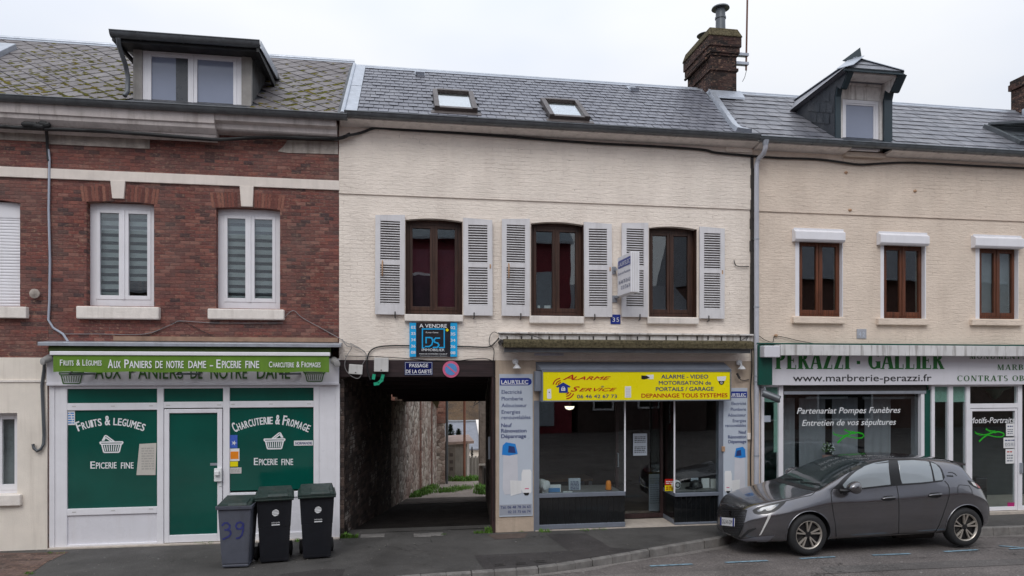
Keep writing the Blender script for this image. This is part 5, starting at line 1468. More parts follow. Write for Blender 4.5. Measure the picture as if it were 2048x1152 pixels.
# number plates, estate agent's board, street name, no parking disc
def plate(name, label, cat, px, Y, m, txt=(), tm='white_ink', t=.012):
    x0, x1, z0, z1 = rc(*px, Y=Y)
    o = tag(MB().box(x0, x1, Y, Y+t, z0, z1).build(name, m, bevel=.003), label, cat)
    if txt:
        mb = MB()
        for s, a, b, base, capt, bd in txt: fit(mb, s, a, b, base, capt, Y-.003, bold=bd)
        mb.build('lettering', M[tm], o)
    return o
plate('house_number', 'blue enamel house number plate under the projecting sign', 'number plate', (1221.5,629,1241,648), -.014, M['blue_ink'], (('3',1225,1230,643.5,634.5,.0),('5',1233,1238,643.5,634.5,.0)))
plate('house_number', 'grey blue faded house number plate on the beige wall', 'number plate', (1714,658,1733,677), -.014, plain('faded_plate', (.36,.37,.41), .5, var=.15, ns=12), (('4',1717,1722.5,673,663,.0),('2',1725,1730,673,663,.0)), 'poster')
ds = thing('for_sale_sign', 'black and cyan estate agent board fixed under the left shuttered window', 'sign', (X_(866), -.05, Z_(866,715)))
YE = -.05
x0, x1, z0, z1 = rc(832.5,646,900.5,713.5, Y=YE); MB().box(x0, x1, YE, -.005, z0, z1).build('board', M['sign_black'], ds)
for a in ((819,645.5,832,713.5),(901,645.5,914.5,713.5)):
    x0, x1, z0, z1 = rc(*a, Y=YE-.004); MB().box(x0, x1, YE-.004, -.006, z0, z1).build('side_strip', M['cyan'], ds)
ls = MB(); YL2 = YE-.007
S_ = lambda x, y: (660+x/3.3875, 420+y/3.3875)
def fs_(mb, s, xa, xb, yb_, yt, **k):
    (a, c_), (b, d_) = S_(xa, yb_), S_(xb, yt); fit(mb, s, a, b, c_, d_, YL2, **k)
fs_(ls, 'A VENDRE', 606, 792, 797, 771, bold=.014)
for k, s in enumerate(('02','35','34','36','08')):
    fs_(ls, s, 549, 579, 804+k*42.5, 784+k*42.5, bold=.02); fs_(ls, s, 817, 849, 807+k*42.5, 787+k*42.5, bold=.02)
fs_(ls, 'Rouen Ouest', 648, 734, 834, 824, shear=.2); fs_(ls, 'IMMOBILIER', 622, 776, 956, 938); fs_(ls, 'www.ds-immobilier-rouen.fr', 604, 796, 978, 970, bold=.02)
fs_(ls, 'Transaction Location Gestion', 608, 792, 992, 987)
ls.build('lettering', M['white_ink'], ds)
lg = MB()
def pl(mb, pts, wd, Y=YL2):
    P = [at(*S_(*p), Y) for p in pts]; Y0 = Y
    for (ax, az), (bx_, bz) in zip(P, P[1:]):
        Y = Y0 - len(mb.f)*4e-5
        l_ = math.hypot(bx_-ax, bz-az) or 1; nx, nz = -(bz-az)/l_*wd, (bx_-ax)/l_*wd; ex, ez = (bx_-ax)/l_*wd, (bz-az)/l_*wd
        mb.poly([(ax-nx-ex,Y,az-nz-ez),(bx_-nx+ex,Y,bz-nz+ez),(bx_+nx+ex,Y,bz+nz+ez),(ax+nx-ex,Y,az+nz-ez)])
pl(lg, [(636,934),(626,934),(626,806),(774,806),(774,932),(742,932)], .010)
pl(lg, [(648,925),(672,925),(690,912),(696,890),(690,868),(672,864),(650,864)], .011); pl(lg, [(651,864),(651,900)], .011)
pl(lg, [(742,868),(716,868),(704,880),(710,896),(730,902),(738,915),(728,930),(700,932)], .011)
lg.build('emblem', M['cyan'], ds)
yd = MB(); cxy, czy = at(*S_(794,813), YL2); yd.poly([(cxy-.03,YL2,czy),(cxy,YL2,czy-.03),(cxy+.03,YL2,czy),(cxy,YL2,czy+.03)]); yd.build('badge', M['yellow'], ds)
o = plate('street_name_plate', 'dark blue enamel street name plate on the brown passage beam', 'street sign', (809,723.5,865.5,750.5), -.046, M['enamel'], (('PASSAGE',819,856,734.5,727,.012),('DE LA GAIETÉ',812,863,746.5,739,.012)))
bd = MB(); x0, x1, z0, z1 = rc(810.2,724.7,864.3,749.3, Y=-.048); bd.frame(x0, x1, z0, z1, .006, -.0485, -.0462); bd.build('border', M['poster'], o)
np_ = thing('no_parking_sign', 'round faded no parking disc on the brown passage beam', 'traffic sign', (X_(902), -.05, Z_(902,755)))
cx0, cz0 = at(902,738.5,-.05); r = .142
MB().lathe([(r,-.05),(r,-.04)], (cx0,0,cz0), 'y', 32).build('disc', M['sign_pink'], np_)
MB().lathe([(r*.72,-.0525),(r*.72,-.0505)], (cx0,0,cz0), 'y', 32).build('inner_disc', M['sign_blue'], np_)
c_, s_ = math.cos(rad(-40)), math.sin(rad(-40)); L_, w_ = r*.74, r*.085
MB().poly([(cx0+a*c_-b*s_, -.0545, cz0+a*s_+b*c_) for a, b in ((-L_,-w_),(L_,-w_),(L_,w_),(-L_,w_))]).build('bar', M['sign_pink'], np_)

# meter boxes, green tags and wires by the passage
def jbox(label, px, Y, tilt):
    x0, x1, z0, z1 = rc(*px, Y=Y)
    t = thing('junction_box', label, 'junction box', ((x0+x1)/2, -.03, z0), 'junction boxes on the passage beam')
    xm, zm_ = (x0+x1)/2, (z0+z1)/2
    b = MB().box(x0, x1, Y, -.034, z0, z1); b.xform(lambda X, Yy, Z: (xm+(X-xm)*math.cos(tilt)-(Z-zm_)*math.sin(tilt), Yy, zm_+(X-xm)*math.sin(tilt)+(Z-zm_)*math.cos(tilt))); b.build('case', M['box_grey'], t, bevel=.008)
    MB().box(xm-.012, xm+.012, Y-.006, Y-.0005, z0+.02, z0+.035).build('lock', M['iron_dark'], t)
    return t
jbox('small tilted pale grey junction box at the left end of the passage beam', (697.5,729,725,748.5), -.11, rad(-4))
jb2 = jbox('larger pale grey junction box on the passage beam above green tags', (748,715.5,777,743.5), -.12, rad(-1))
gt = MB()
for px, py, an in ((747.5,753.5,80),(765,754,75),(761,762.5,40),(753,767.5,8)):
    x, z = at(px, py, -.07); a = rad(an); gt.hexa(*[[(x+u*math.cos(a)-v*math.sin(a), yy, z+u*math.sin(a)+v*math.cos(a)) for u, v in ((-.045,-.026),(.045,-.026),(.045,.026),(-.045,.026))] for yy in (-.075,-.065)])
tag(gt.build('cable_tag', plain('green_tag', (.01,.36,.20), .5)), 'green plastic tags on the cable loop under the larger junction box', 'cable tag')
cable('black cable arching out of the larger junction box and along the cream wall', ((741,760,-.07),(735,742,-.05),(734,720,-.04),(740,703,-.03),(756,694,-.03),(790,691,-.03),(850,692,-.03),(930,693,-.03),(975,694,-.03),(990,685,-.04),(998,676,-.06)), .012)
cable('thin wire loop around the small junction box', ((684,678,-.03),(694,692,-.06),(704,694,-.06),(692,715,-.08),(690,735,-.09),(700,750,-.09),(714,757,-.09),(722,751,-.09),(722,735,-.06),(733,712,-.05),(722,698,-.04),(700,686,-.03)), .006, 'cable_grey')
cable('thin brown wire from the alley corner towards the passage beam', ((678,676,-.03),(690,684,-.04),(712,694,-.05),(728,702,-.05),(733,712,-.05)), .006, 'cable_grey')
cable('wire lying along the top of the passage beam', ((690,712,-.03),(740,713,-.03),(800,716,-.035),(870,722,-.035),(910,722,-.035),(945,718,-.035),(970,717,-.035),(985,722,-.035)), .007)
cable('thin cable climbing from the passage beam to the awning hood', ((986,724,-.04),(988,700,-.04),(979,688,-.05),(980,672,-.05),(988,664,-.05),(1000,667,-.06),(1050,668,-.11),(1090,680,-.11)), .006)
cable('thin black cable down the dark passage door post', ((986,722,-.05),(988,760,-.04),(987,850,-.04),(988,950,-.04),(986,1040,-.04)), .007)
cable('black cable drooping from the left roof corner and pinned under the cream house eaves', ((690,272,-.16),(720,266,-.06),(745,257,-.05),(760,256,-.05),(800,259,-.05),(900,265,-.05),(1000,272,-.05),(1100,280,-.05),(1200,287,-.05),(1300,292,-.05),(1400,299,-.05),(1430,305,-.05),(1470,309,-.05),(1506,312,-.05)), .022)
for k in range(5):
    pass
lb = MB().box(pas1-.03+.02, pas1+.02, .5, .56, 1.2, 1.6); tag(lb.build('letter_box', M['grey_metal']), 'narrow grey box on the right wall just inside the passage', 'letter box')

# boards at each side of the alarm shop
def side_board(label, px, flip, hide=0):
    t = thing('advertising_board', label, 'sign', (X_((px[0]+px[2])/2), -.03, Z_((px[0]+px[2])/2, px[3])))
    Y = -.022; x0, x1, z0, z1 = rc(*px, Y=Y)
    MB().box(x0, x1, Y, -.006, z0, z1).build('board', M['poster'], t, bevel=.003)
    W_, Hh = x1-x0, z1-z0
    P = lambda u, v: (x0+W_*(1-u if flip else u), z0+Hh*v)
    def rect(mb, u0, u1, v0, v1, y): 
        a, c_ = P(u0, v0); b, d_ = P(u1, v1); mb.poly([(a,y,c_),(b,y,c_),(b,y,d_),(a,y,d_)])
    def tt(mb, s, u0, u1, v, h, bold=0, y=Y-.004):
        if flip: u0, u1 = 1-u1, 1-u0
        mb.text(s, x0+W_*u0, x0+W_*u1, z0+Hh*v, Hh*h, y, bold=bold)
    b = MB(); c1, c2 = (.02, .93)
    b.poly([(lambda p: (p[0], Y-.002, p[1]))(P(u, v)) for u, v in ((.02,.920),(.88,.920),(.95,.930),(.97,.945),(.95,.962),(.88,.972),(.02,.972))]); b.build('banner', M['blue_ink'], t)
    l1 = MB()
    if flip: l1.text("LAUR'ELEC", x0+W_*.06, x0+W_*.93, z0+Hh*.932, Hh*.026, Y-.004, bold=.025)
    else: tt(l1, "LAUR'ELEC", .06, .86, .932, .026, .025)
    rect(l1, .06, .86, .926, .929, Y-.004); l1.build('lettering', M['white_ink'], t)
    l2 = MB()
    for s, u1, v in (('Electricité',.67,.862),('Plomberie',.70,.815),('Adoucisseur',.82,.768),('Energies',.62,.722),('renouvelables',.93,.684)): tt(l2, s, .07, u1, v, .027, .008)
    l2.build('lettering', plain('slate_blue_ink', (.075,.10,.21), .4) if 'sbi' not in M else M['sbi'], t)
    l3 = MB()
    for s, u1, v in (('Neuf',.37,.628),('Rénovation',.81,.590),('Dépannage',.80,.552)): tt(l3, s, .06, u1, v, .028, .014)
    rect(MB(), 0,0,0,0,0)
    gs = MB(); rect(gs, .01, .97, .012, .085, Y-.0025); gs.build('footer', M['poster_low'], t)
    tt(l3, 'Tél: 06 48 78 36 63', .04, .93, .058, .019, .01); tt(l3, '02 35 75 66 74', .26, .93, .025, .019, .01)
    l3.build('lettering', M['navy_ink'], t)
    pc = MB()                                     # softener, radiator and boiler pictures
    pc.poly([(lambda p: (p[0], Y-.003, p[1]))(P(u, v)) for u, v in ((.12,.435),(.54,.430),(.56,.24),(.50,.165),(.16,.155),(.10,.20))])
    pc.build('picture', plain('softener_white', (.60,.60,.64), .4, var=.06) if 'sw' not in M else M['sw'], t)
    pb = MB(); pb.poly([(lambda p: (p[0], Y-.0035, p[1]))(P(u, v)) for u, v in ((.08,.435),(.10,.50),(.20,.522),(.48,.510),(.55,.44),(.30,.428))])
    pb.build('picture', M['sky_blue'], t)
    pk = MB(); pk.poly([(lambda p: (p[0], Y-.004, p[1]))(P(u, v)) for u, v in ((.26,.450),(.28,.497),(.45,.490),(.49,.445))]); pk.build('picture', M['navy_ink'], t)
    pr = MB(); pr.poly([(lambda p: (p[0], Y-.0045, p[1]))(P(u, v)) for u, v in ((.66,.30),(.70,.328),(.93,.328),(.96,.31),(.96,.17),(.90,.155),(.70,.165),(.66,.19))])
    pr.poly([(lambda p: (p[0], Y-.005, p[1]))(P(u, v)) for u, v in ((.32,.255),(.66,.25),(.66,.165),(.34,.145))]); pr.build('picture', M['white'], t)
    ln_ = MB()
    for k in range(8): rect(ln_, .345+.038*k, .355+.038*k, .16, .25, Y-.0055)
    ln_.build('picture', M['box_grey'], t)
    kb = MB(); kb.poly([(lambda p: (p[0], Y-.0055, p[1]))(P(u, v)) for u, v in ((.72,.165),(.90,.165),(.86,.147),(.76,.147))]); kb.build('picture', M['black_ink'], t)
    rp = MB(); rect(rp, .76, .88, .19, .197, Y-.0055); rp.build('picture', M['sign_pink'], t)
side_board('tall pale blue advertising board between the alley and the alarm shop', (998.5,748,1065.5,1033), False)
side_board('pale blue advertising board at the right of the alarm shop, partly behind the car', (1447,776,1495,1022), True)
def cap_lamp(label, px, py):
    x, z = at(px, py, -.05)
    t = thing('wall_lamp', label, 'wall lamp', (x, -.02, z-.08), 'white wall lamps beside the alarm shop')
    MB().lathe([(.05,-.06),(.05,-.02),(.03,-.004)], (x,0,z+.05), 'y', 14).build('base', M['white'], t, smooth=40)
    MB().tube([(x,-.05,z+.05),(x+.01,-.09,z+.01),(x+.015,-.10,z-.02)], .02, 8).build('arm', M['white'], t)
    MB().lathe([(.015,.03),(.03,.02),(.07,-.03),(.065,-.04)], (x+.015,-.105,z-.03), 'z', 14).build('shade', M['white'], t, smooth=40)
cap_lamp('white swan neck lamp on the tan pier left of the yellow sign', 1031, 729)
cap_lamp('white swan neck lamp on the tan pier right of the yellow sign', 1479, 731)
x, z = at(1490,760,-.05)
tag(MB().tube([(x-.18,-.10,z+.12),(x-.13,-.10,z+.03)], .022, 8).tube([(x-.13,-.09,z+.03),(x-.08,-.05,z-.0),(x,-.03,z-.01),(x+.09,-.03,z+.01)], .008, 6).build('small_camera', M['iron_dark']), 'tiny black camera on a bent wire beside the downpipe', 'camera')
for a in ((1495,866,1503,879,'cream doorbell box on the tan pier beside the downpipe'),(1444.5,893,1450,903,'small brown lock plate at the right edge of the alarm shop front')):
    x0, x1, z0, z1 = rc(*a[:4], Y=-.04); tag(MB().box(x0, x1, -.045, -.0045, z0, z1).build('bell_box', M['sill'] if a[0] > 1490 else M['rust'], bevel=.004), a[4], 'bell box')
# dark joint and downpipe between the houses
gpp = MB()
x0 = X_(1500); x1 = X_(1506)
zz = Z_(1503,312); k = 0
while zz > Z_(1503,682):
    zn = zz - random.uniform(.1,.25); gpp.box(x0+random.uniform(-.012,.006), x1+random.uniform(-.006,.012), -.034-random.uniform(0,.01), -.0, zn, zz); zz = zn-.0005
gpp.build('joint_strip', M['iron_dark'], hC)
cable('black cables hanging down the joint beside the pale downpipe', ((1503,690,-.05),(1504,740,-.05),(1501,780,-.05),(1503,850,-.05),(1501,920,-.05),(1502,985,-.05)), .012)
cable('tangle of thin cables at the right end of the mossy hood', ((1470,690,-.10),(1490,676,-.08),(1500,668,-.06),(1492,682,-.09),(1505,690,-.06)), .006)
cable('bent wire hook on the cream wall near the downpipe', ((1468,520),(1471,530),(1480,533),(1498,533)), .008)

# ================================================================== beige house with the stonemason's shop
hD = thing('beige_house', 'beige painted brick house with roller shutter boxes, slate dormer and a stonemason shopfront', 'house', ((XD+XE)/2, 1, 0))
W = [((1590,458,1690,483),(1590.5,482,1686,633),(1587,634,1690,647),(1595,1679.5)),
     ((1760,465,1858,490),(1761,490,1852,637),(1756,637,1858,650),(1763.6,1844)),
     ((1950,471,2047,496),(1951,496,2037,638),(1944,639,2046,651),(1954,2030))]
holes = [rc(q_[1][0], q_[1][1], q_[1][2], q_[1][3]) for q_ in W]
zs2 = (Z_(1530,426)+Z_(2040,440.5))/2
zfas = Z_(1780,770)
sx0, sx1 = X_(1520), XE-.4
mb = wall_holes(MB(), XD+.002, XE, -.3, zs2, holes + [(sx0, sx1, -.31, zfas)])
mb.box(XD+.002, XE, -.022, .27, zs2+.001, zgR-.02)
mb.build('wall', M['pink_wall'], hD)
for (bx_, op, si, fr_) in W:
    x0, x1, z0, z1 = rc(*op)
    o, q = casement(hD, X_(fr_[0],.1), X_(fr_[1],.1), z0+.015, z1, .09, M['red_wood'], fr=.035, st=.05, mid=.03, bot=.075)
    g_ = MB().box(x0, X_(fr_[0],.06)-.002, .0, .09, z0, z1); g_.box(X_(fr_[1],.06)+.012, x1, .0, .09, z0, z1); g_.each('shutter_rail', M['white_pvc'], o)
    a, b, c_, d_ = rc(*bx_, Y=-.10)
    MB().prismx([(-.04,d_+.0),(-.06,d_+.02),(-.06,d_-.02),(-.10,d_-.045),(-.12,d_-.06),(-.12,c_+.035),(-.09,c_),(0,c_),(0,d_)], a, b).build('shutter_box', M['white_pvc'], hD, bevel=.004)
    a, b, c_, d_ = rc(*si, Y=-.06)
    MB().box(a, b, -.075, .1, c_, d_).build('window_sill', M['pink_wall'], hD, bevel=.010)
MB().box(q[0]-.03, q[3]+.03, .16, .17, q[4]-.03, q[5]+.03).build('curtain', M['net'], o)
shell(hD, XD+.004, XE, RR, M['pink_wall'], (3.15,))
MB().box(XD+.2, XE-.2, 2.6, 2.7, 3.16, RR.ze).build('partition', M['room'], hD)
rD = roof_base(RR, XD-.02, XE, hD, M['slate_dark'])
# dormer footprint
YDm = .0
ddx0, ddx1 = X_(1671,YDm), X_(1776,YDm)
SK2 = roof_rect(RR, ((1990,262),(2100,268),(2120,300),(2035,288)))
dskip = lambda x, v: (ddx0-.01 < x < ddx1+.01 and v < 1.75) 
slates(MB(), RR, XD-.02, XE, .25, .30, dskip).build('slating', M['slate_right'], rD)
ridge(RR, XD-.02, XE, hD, .03)
half_gutter(MB(), X_(1522,-.40), XE, -.335, zgR, .072, .62).build('gutter', M['gutter_pale'], hD, smooth=30)
px_d0, px_d1 = X_(1690,-.1), X_(1770,-.1)
for a, b in ((XD+.01, px_d0), (px_d1, XE)):
    MB().hexa([(a,-.30,zgR-.085),(b,-.30,zgR-.085),(b,-.023,zgR-.125),(a,-.023,zgR-.125)], [(a,-.30,zgR-.06),(b,-.30,zgR-.06),(b,-.023,zgR-.06),(a,-.023,zgR-.06)]).build('soffit', M['soffit'], hD)
MB().box(px_d0, px_d1, -.12, -.023, Z_(1730,318), zgR-.09).build('dormer_base', M['pink_wall'], hD)
MB().box(px_d0+.06, px_d1-.18, -.20, -.121, Z_(1730,300,-.2), Z_(1730,294,-.2)).build('dormer_sill', M['white_pvc'], hD)
# zinc flashing winding down between the two slate roofs
ff = MB(); pts = [RM.hit(*p) for p in ((1409,176),(1420,190),(1432,207),(1443,224),(1456,243),(1466,257),(1476,264),(1494,267))]
for (xa_, va_), (xb_, vb_) in zip(pts, pts[1:]):
    ff.hexa([RM.p(xa_-.05,va_,.0),RM.p(xa_+.09,va_,.0),RM.p(xb_+.09,vb_,.0),RM.p(xb_-.05,vb_,.0)], [RM.p(xa_-.03,va_,.085),RM.p(xa_+.07,va_,.085),RM.p(xb_+.07,vb_,.085),RM.p(xb_-.03,vb_,.085)])
ff.build('roof_flashing', M['zinc'], hD, smooth=30)

# dormer with slate cheeks and a curved hood
dz0 = zgR-.06
YT_ = -.50                                        # front edge of the little roof
zhood = (Z_(1693,137,YT_)+Z_(1805,143,YT_))/2
zface = Z_(1725,168,YDm)
dpos = MB()
for a, b in ((1674,1684),(1758.5,1771)): dpos.box(X_(a,YDm), X_(b,YDm), YDm-.02, YDm+.10, dz0, zface)
dpos.box(X_(1684,YDm), X_(1758.5,YDm), YDm+.0, YDm+.08, Z_(1725,200,YDm), zface)
dpos.box(X_(1674,YDm), X_(1771,YDm), YDm-.03, YDm-.021, zface-.05, zface)
dmo = dpos.build('dormer', M['white_old'], hD)
mb = MB().frame(X_(1684,YDm)+.002, X_(1758,YDm)-.002, dz0, Z_(1725,200,YDm)-.002, .065, YDm+.01, YDm+.07)
mb.frame(X_(1684,YDm)+.068, X_(1758,YDm)-.068, dz0+.066, Z_(1725,200,YDm)-.068, .03, YDm+.02, YDm+.07)
fo = mb.build('frame', M['white_pvc'], dmo, bevel=.004)
MB().box(X_(1684,YDm)+.09, X_(1758,YDm)-.09, YDm+.035, YDm+.041, dz0+.09, Z_(1725,200,YDm)-.09).build('pane', M['glass_roof'], dmo)
# cheek outline in y,z: follows the hood curve at the front, the slope at the back
zt0 = zhood - .03
top_back_y = (zt0+.10 - RR.ze)/TAN + EY + .1
ztop_b = zt0 + .12
yback, vtmp = None, None
cur = [(YDm-.06, dz0), (YDm-.06, Z_(1725,201,YDm)), (YDm-.12, Z_(1725,201,YDm)+.18), (YDm-.24, zt0-.24), (YDm-.40, zt0-.05), (YT_+.06, zt0)]
ztb = RR.ze + TAN*(1.75-EY)
outl = cur + [(YT_+.06, zt0+.03), (1.7, RR.ze+TAN*(1.7-EY)+.03), (1.7, RR.ze+TAN*(1.7-EY)-.02), (YDm+.05, RR.ze+TAN*(YDm+.05-EY)-.02), (YDm+.02, dz0)]
xcl0, xcl1 = X_(1671,YDm-.05), X_(1674,YDm-.05)
xcr0, xcr1 = X_(1771,YDm-.05), X_(1778,YDm-.05)
# the roof of the dormer runs back level enough to meet the slope where the photo shows it
zr_front = zt0 + .03
jx, jv = RR.hit(1584,224)
yj = RR.p(jx, jv)[1]; zj = RR.p(jx, jv)[2]
outl = cur + [(YT_+.06, zr_front), (yj+.0, zj+.0), (YDm+.05, RR.ze+TAN*(YDm+.05-EY)-.02), (YDm+.02, dz0)]
MB().prismx(outl, xcl0-.03, xcl1).build('cheek', M['slate_dark'], dmo)
MB().prismx(outl, xcr0, xcr1+.03).build('cheek', M['slate_dark'], dmo)
cs = MB()                                         # cheek slates, a few hung askew
def inside(y, z):
    n = 0; 
    for (a, b), (c_, d_) in zip(outl, outl[1:]+outl[:1]):
        if (b > z) != (d_ > z) and y < a+(z-b)*(c_-a)/(d_-b): n += 1
    return n % 2 == 1
for r_ in range(9):
    for k in range(12):
        y0 = YDm-.42+k*.2+(r_%2)*.1; z0 = dz0-.12+r_*.21+(y0-YDm)*.42
        q_ = [(y0,z0),(y0+.19,z0+.08),(y0+.19,z0+.275),(y0,z0+.195)]
        if all(inside(*p) for p in q_): cs.add([(xcl0-.045+random.uniform(-.004,.004), *p) for p in q_[:2]] + [(xcl0-.033, *p) for p in q_[2:]], [(0,1,2,3)])
cs.build('cheek_slate', M['slate_dark'], dmo)
tr = MB()
for xa_, xb_ in ((xcl0-.02, xcl1+.055), (xcr0-.055, xcr1+.04)):
    for (a, b), (c_, d_) in zip(cur, cur[1:]):
        tr.hexa([(xa_,a-.03,b),(xb_,a-.03,b),(xb_,c_-.03,d_),(xa_,c_-.03,d_)], [(xa_,a+.01,b),(xb_,a+.01,b),(xb_,c_+.01,d_),(xa_,c_+.01,d_)])
tr.each('curved_trim', M['dark_trim'], dmo)
inn = MB()
for xa_, xb_ in ((xcl1+.001, xcl1+.06), (xcr0-.06, xcr0-.001)):
    pl_ = [(y+.02, z) for y, z in cur[1:]] + [(YDm+.05, zt0), (YDm+.05, cur[1][1])]
    inn.prismx(pl_, xa_, xb_)
inn.each('cheek_lining', M['white_old'], dmo)
so2 = MB().hexa([(xcl1+.061,YDm,zface+.0),(xcr0-.061,YDm,zface+.0),(xcr0-.061,YT_+.08,zt0-.02),(xcl1+.061,YT_+.08,zt0-.02)], [(xcl1+.061,YDm,zface+.03),(xcr0-.061,YDm,zface+.03),(xcr0-.061,YT_+.08,zt0+.01),(xcl1+.061,YT_+.08,zt0+.01)])
so2.build('soffit', M['soffit'], dmo)
rx0, rx1 = X_(1689,YT_), X_(1807,YT_)
MB().box(rx0, rx1, YT_-.01, YT_+.03, zt0-.02, zt0+.035).build('fascia', M['dark_trim'], dmo)
xpk = (rx0+rx1)/2
pk_y = YT_ + .50
zpk = Z_(1732,118,pk_y)
ypk2 = (zpk - RR.ze)/TAN + EY
dr_ = MB()
e0, e1 = (rx0,YT_-.02,zt0+.036), (rx1,YT_-.02,zt0+.036)
p0 = (xpk,pk_y,zpk); p1 = (xpk,ypk2,zpk)
zb0 = RR.ze+TAN*(yj-EY)
b0, b1 = (rx0,yj+.0,zj+.03), (rx1,yj+.0,zj+.03)
for q_ in ((e0,e1,p0), (e1,b1,p1,p0), (b0,e0,p0,p1)):
    dr_.poly([(a,b,c) for a,b,c in q_]); 
dr_.poly([(a,b,c-.02) for a,b,c in (e0,e1,b1,b0)])
do_ = dr_.build('dormer_roof', M['slate_right'], dmo)
hp = MB()
def hipstrip(a, b, wd):
    A, B = Vector(a), Vector(b); d_ = (B-A).normalized(); s = d_.cross(Vector((0,0,1))).normalized()*wd; u = Vector((0,0,.012))
    hp.hexa([A-s,A+s,B+s,B-s], [A-s+u,A+s+u,B+s+u,B-s+u])
hipstrip(e0, p0, .14); hipstrip(e1, p0, .045); hipstrip(p0, p1, .05)
hp.build('hip_flashing', M['zinc'], dmo)
vd = Vector(p0)
ln1 = MB()
for t in (.35, .68):
    A = Vector(e0).lerp(vd, t); B = Vector(e1).lerp(vd, t); ln1.tube([A+Vector((0,-.006,.004)), B+Vector((0,-.006,.004))], .006, 5)
ln1.each('slate_line', M['slate_dark'], dmo)
MB().poly([(p0[0]-.22,p0[1]+.10,p0[2]-.02),(p0[0]+.10,p0[1]-.03,p0[2]-.03),(p0[0]+.07,p0[1]-.02,p0[2]+.20)]).poly([(p0[0]-.22,p0[1]+.10,p0[2]-.02),(p0[0]+.10,p0[1]+.15,p0[2]-.03),(p0[0]+.07,p0[1]-.02,p0[2]+.20)]).poly([(p0[0]+.10,p0[1]-.03,p0[2]-.03),(p0[0]+.10,p0[1]+.15,p0[2]-.03),(p0[0]+.07,p0[1]-.02,p0[2]+.20)]).build('finial', M['dark_trim'], dmo)

# open roof window at the right edge
sx, sv = RR.hit(1976,262); s = MB(); ex = sx+1.35
bv, tv = RR.hit(2032,290)[1], RR.hit(1985,258)[1]
strip(s, RR, sx+.0, sx+.10, bv, tv, 0, .09); strip(s, RR, ex-.1, ex, bv, tv, 0, .09); strip(s, RR, sx+.1, ex-.1, bv, bv+.1, 0, .09); strip(s, RR, sx+.1, ex-.1, tv-.1, tv, 0, .09)
so3 = s.build('skylight', M['gutter'], hD)
f2 = MB(); A = lambda x, v, h: RR.p(x, v, h)
def leaf(mb, x0, x1, v0, v1, t0, t1):
    hh = lambda v: .08+(v-(bv+.05))*.0 + (tv-v)*.35
    mb.hexa([A(x0,v0,hh(v0)+t0),A(x1,v0,hh(v0)+t0),A(x1,v1,hh(v1)+t0),A(x0,v1,hh(v1)+t0)], [A(x0,v0,hh(v0)+t1),A(x1,v0,hh(v0)+t1),A(x1,v1,hh(v1)+t1),A(x0,v1,hh(v1)+t1)])
leaf(f2, sx+.08, sx+.15, bv, tv, 0, .05); leaf(f2, ex-.15, ex-.08, bv, tv, 0, .05); leaf(f2, sx+.15, ex-.15, bv, bv+.08, 0, .05); leaf(f2, sx+.15, ex-.15, tv-.07, tv, 0, .05)
f2.build('sash', M['gutter'], so3)
f3 = MB(); leaf(f3, sx+.15, ex-.15, bv+.08, tv-.07, .02, .026); f3.build('pane', M['glass_sky'], so3)

# downpipe between the houses
zg0 = zgR-.07
dpp = [(X_(1531,-.34),-.34,zg0),(X_(1531,-.34),-.34,zg0-.10),(X_(1527,-.28),-.28,zg0-.20),(X_(1517,-.12),-.12,Z_(1517,318,-.1)),(X_(1513,-.09),-.09,Z_(1513,330,-.09)),(X_(1513,-.09),-.09,Z_(1513,600,-.09)),(X_(1513,-.09),-.09,Z_(1513,968,-.09))]
dpo = MB().tube(dpp, .043, 14).build('downpipe', M['pipe_pale'], hD, smooth=60)
cl_ = MB()
for py in (478,614,752,763,911): cl_.lathe([(.050,-.012),(.050,.012)], (X_(1513,-.09),-.09,Z_(1513,py,-.09)), 'z', 14)
cl_.build('pipe_clip', M['zinc'], dpo)
MB().lathe([(.047,0),(.047,.10)], (X_(1513,-.09),-.09,Z_(1513,982,-.09)), 'z', 14).build('rusty_collar', M['rust'], dpo)
MB().tube([(X_(1513,-.09),-.09,Z_(1513,982,-.09)),(X_(1513,-.09),-.09,.0)], .047, 12).build('foot', M['gutter'], dpo)
MB().tube([(X_(1531,-.34),-.34,zg0+.02),(X_(1531,-.34),-.34,zg0-.07)], [.065,.045], 12).build('outlet', M['zinc'], dpo)
cable('black cable pinned along the beige wall under the gutter, sagging at the dormer', ((1506,312,-.05),(1560,316,-.05),(1600,317,-.05),(1640,319,-.05),(1680,324,-.06),(1718,329,-.05),(1760,327,-.05),(1810,325,-.05),(1870,327,-.05),(1940,331,-.05),(2060,337,-.05),(2200,345,-.05)), .020)
cable('thin wire from the joint sagging to the green fascia box', ((1516,670,-.03),(1530,680,-.03),(1546,684,-.03),(1552,672,-.03),(1600,682,-.03),(1640,689,-.05)), .006)
rs = MB()
for px, py in ((1552,671),(1700,420),(1692,345),(1830,382)):
    x, z = at(px, py, -.03); rs.lathe([(.012,-.03),(.03,0),(.02,.03)], (x,-.025,z), 'x', 6)
rs.each('wall_anchor', M['rust'], hD)

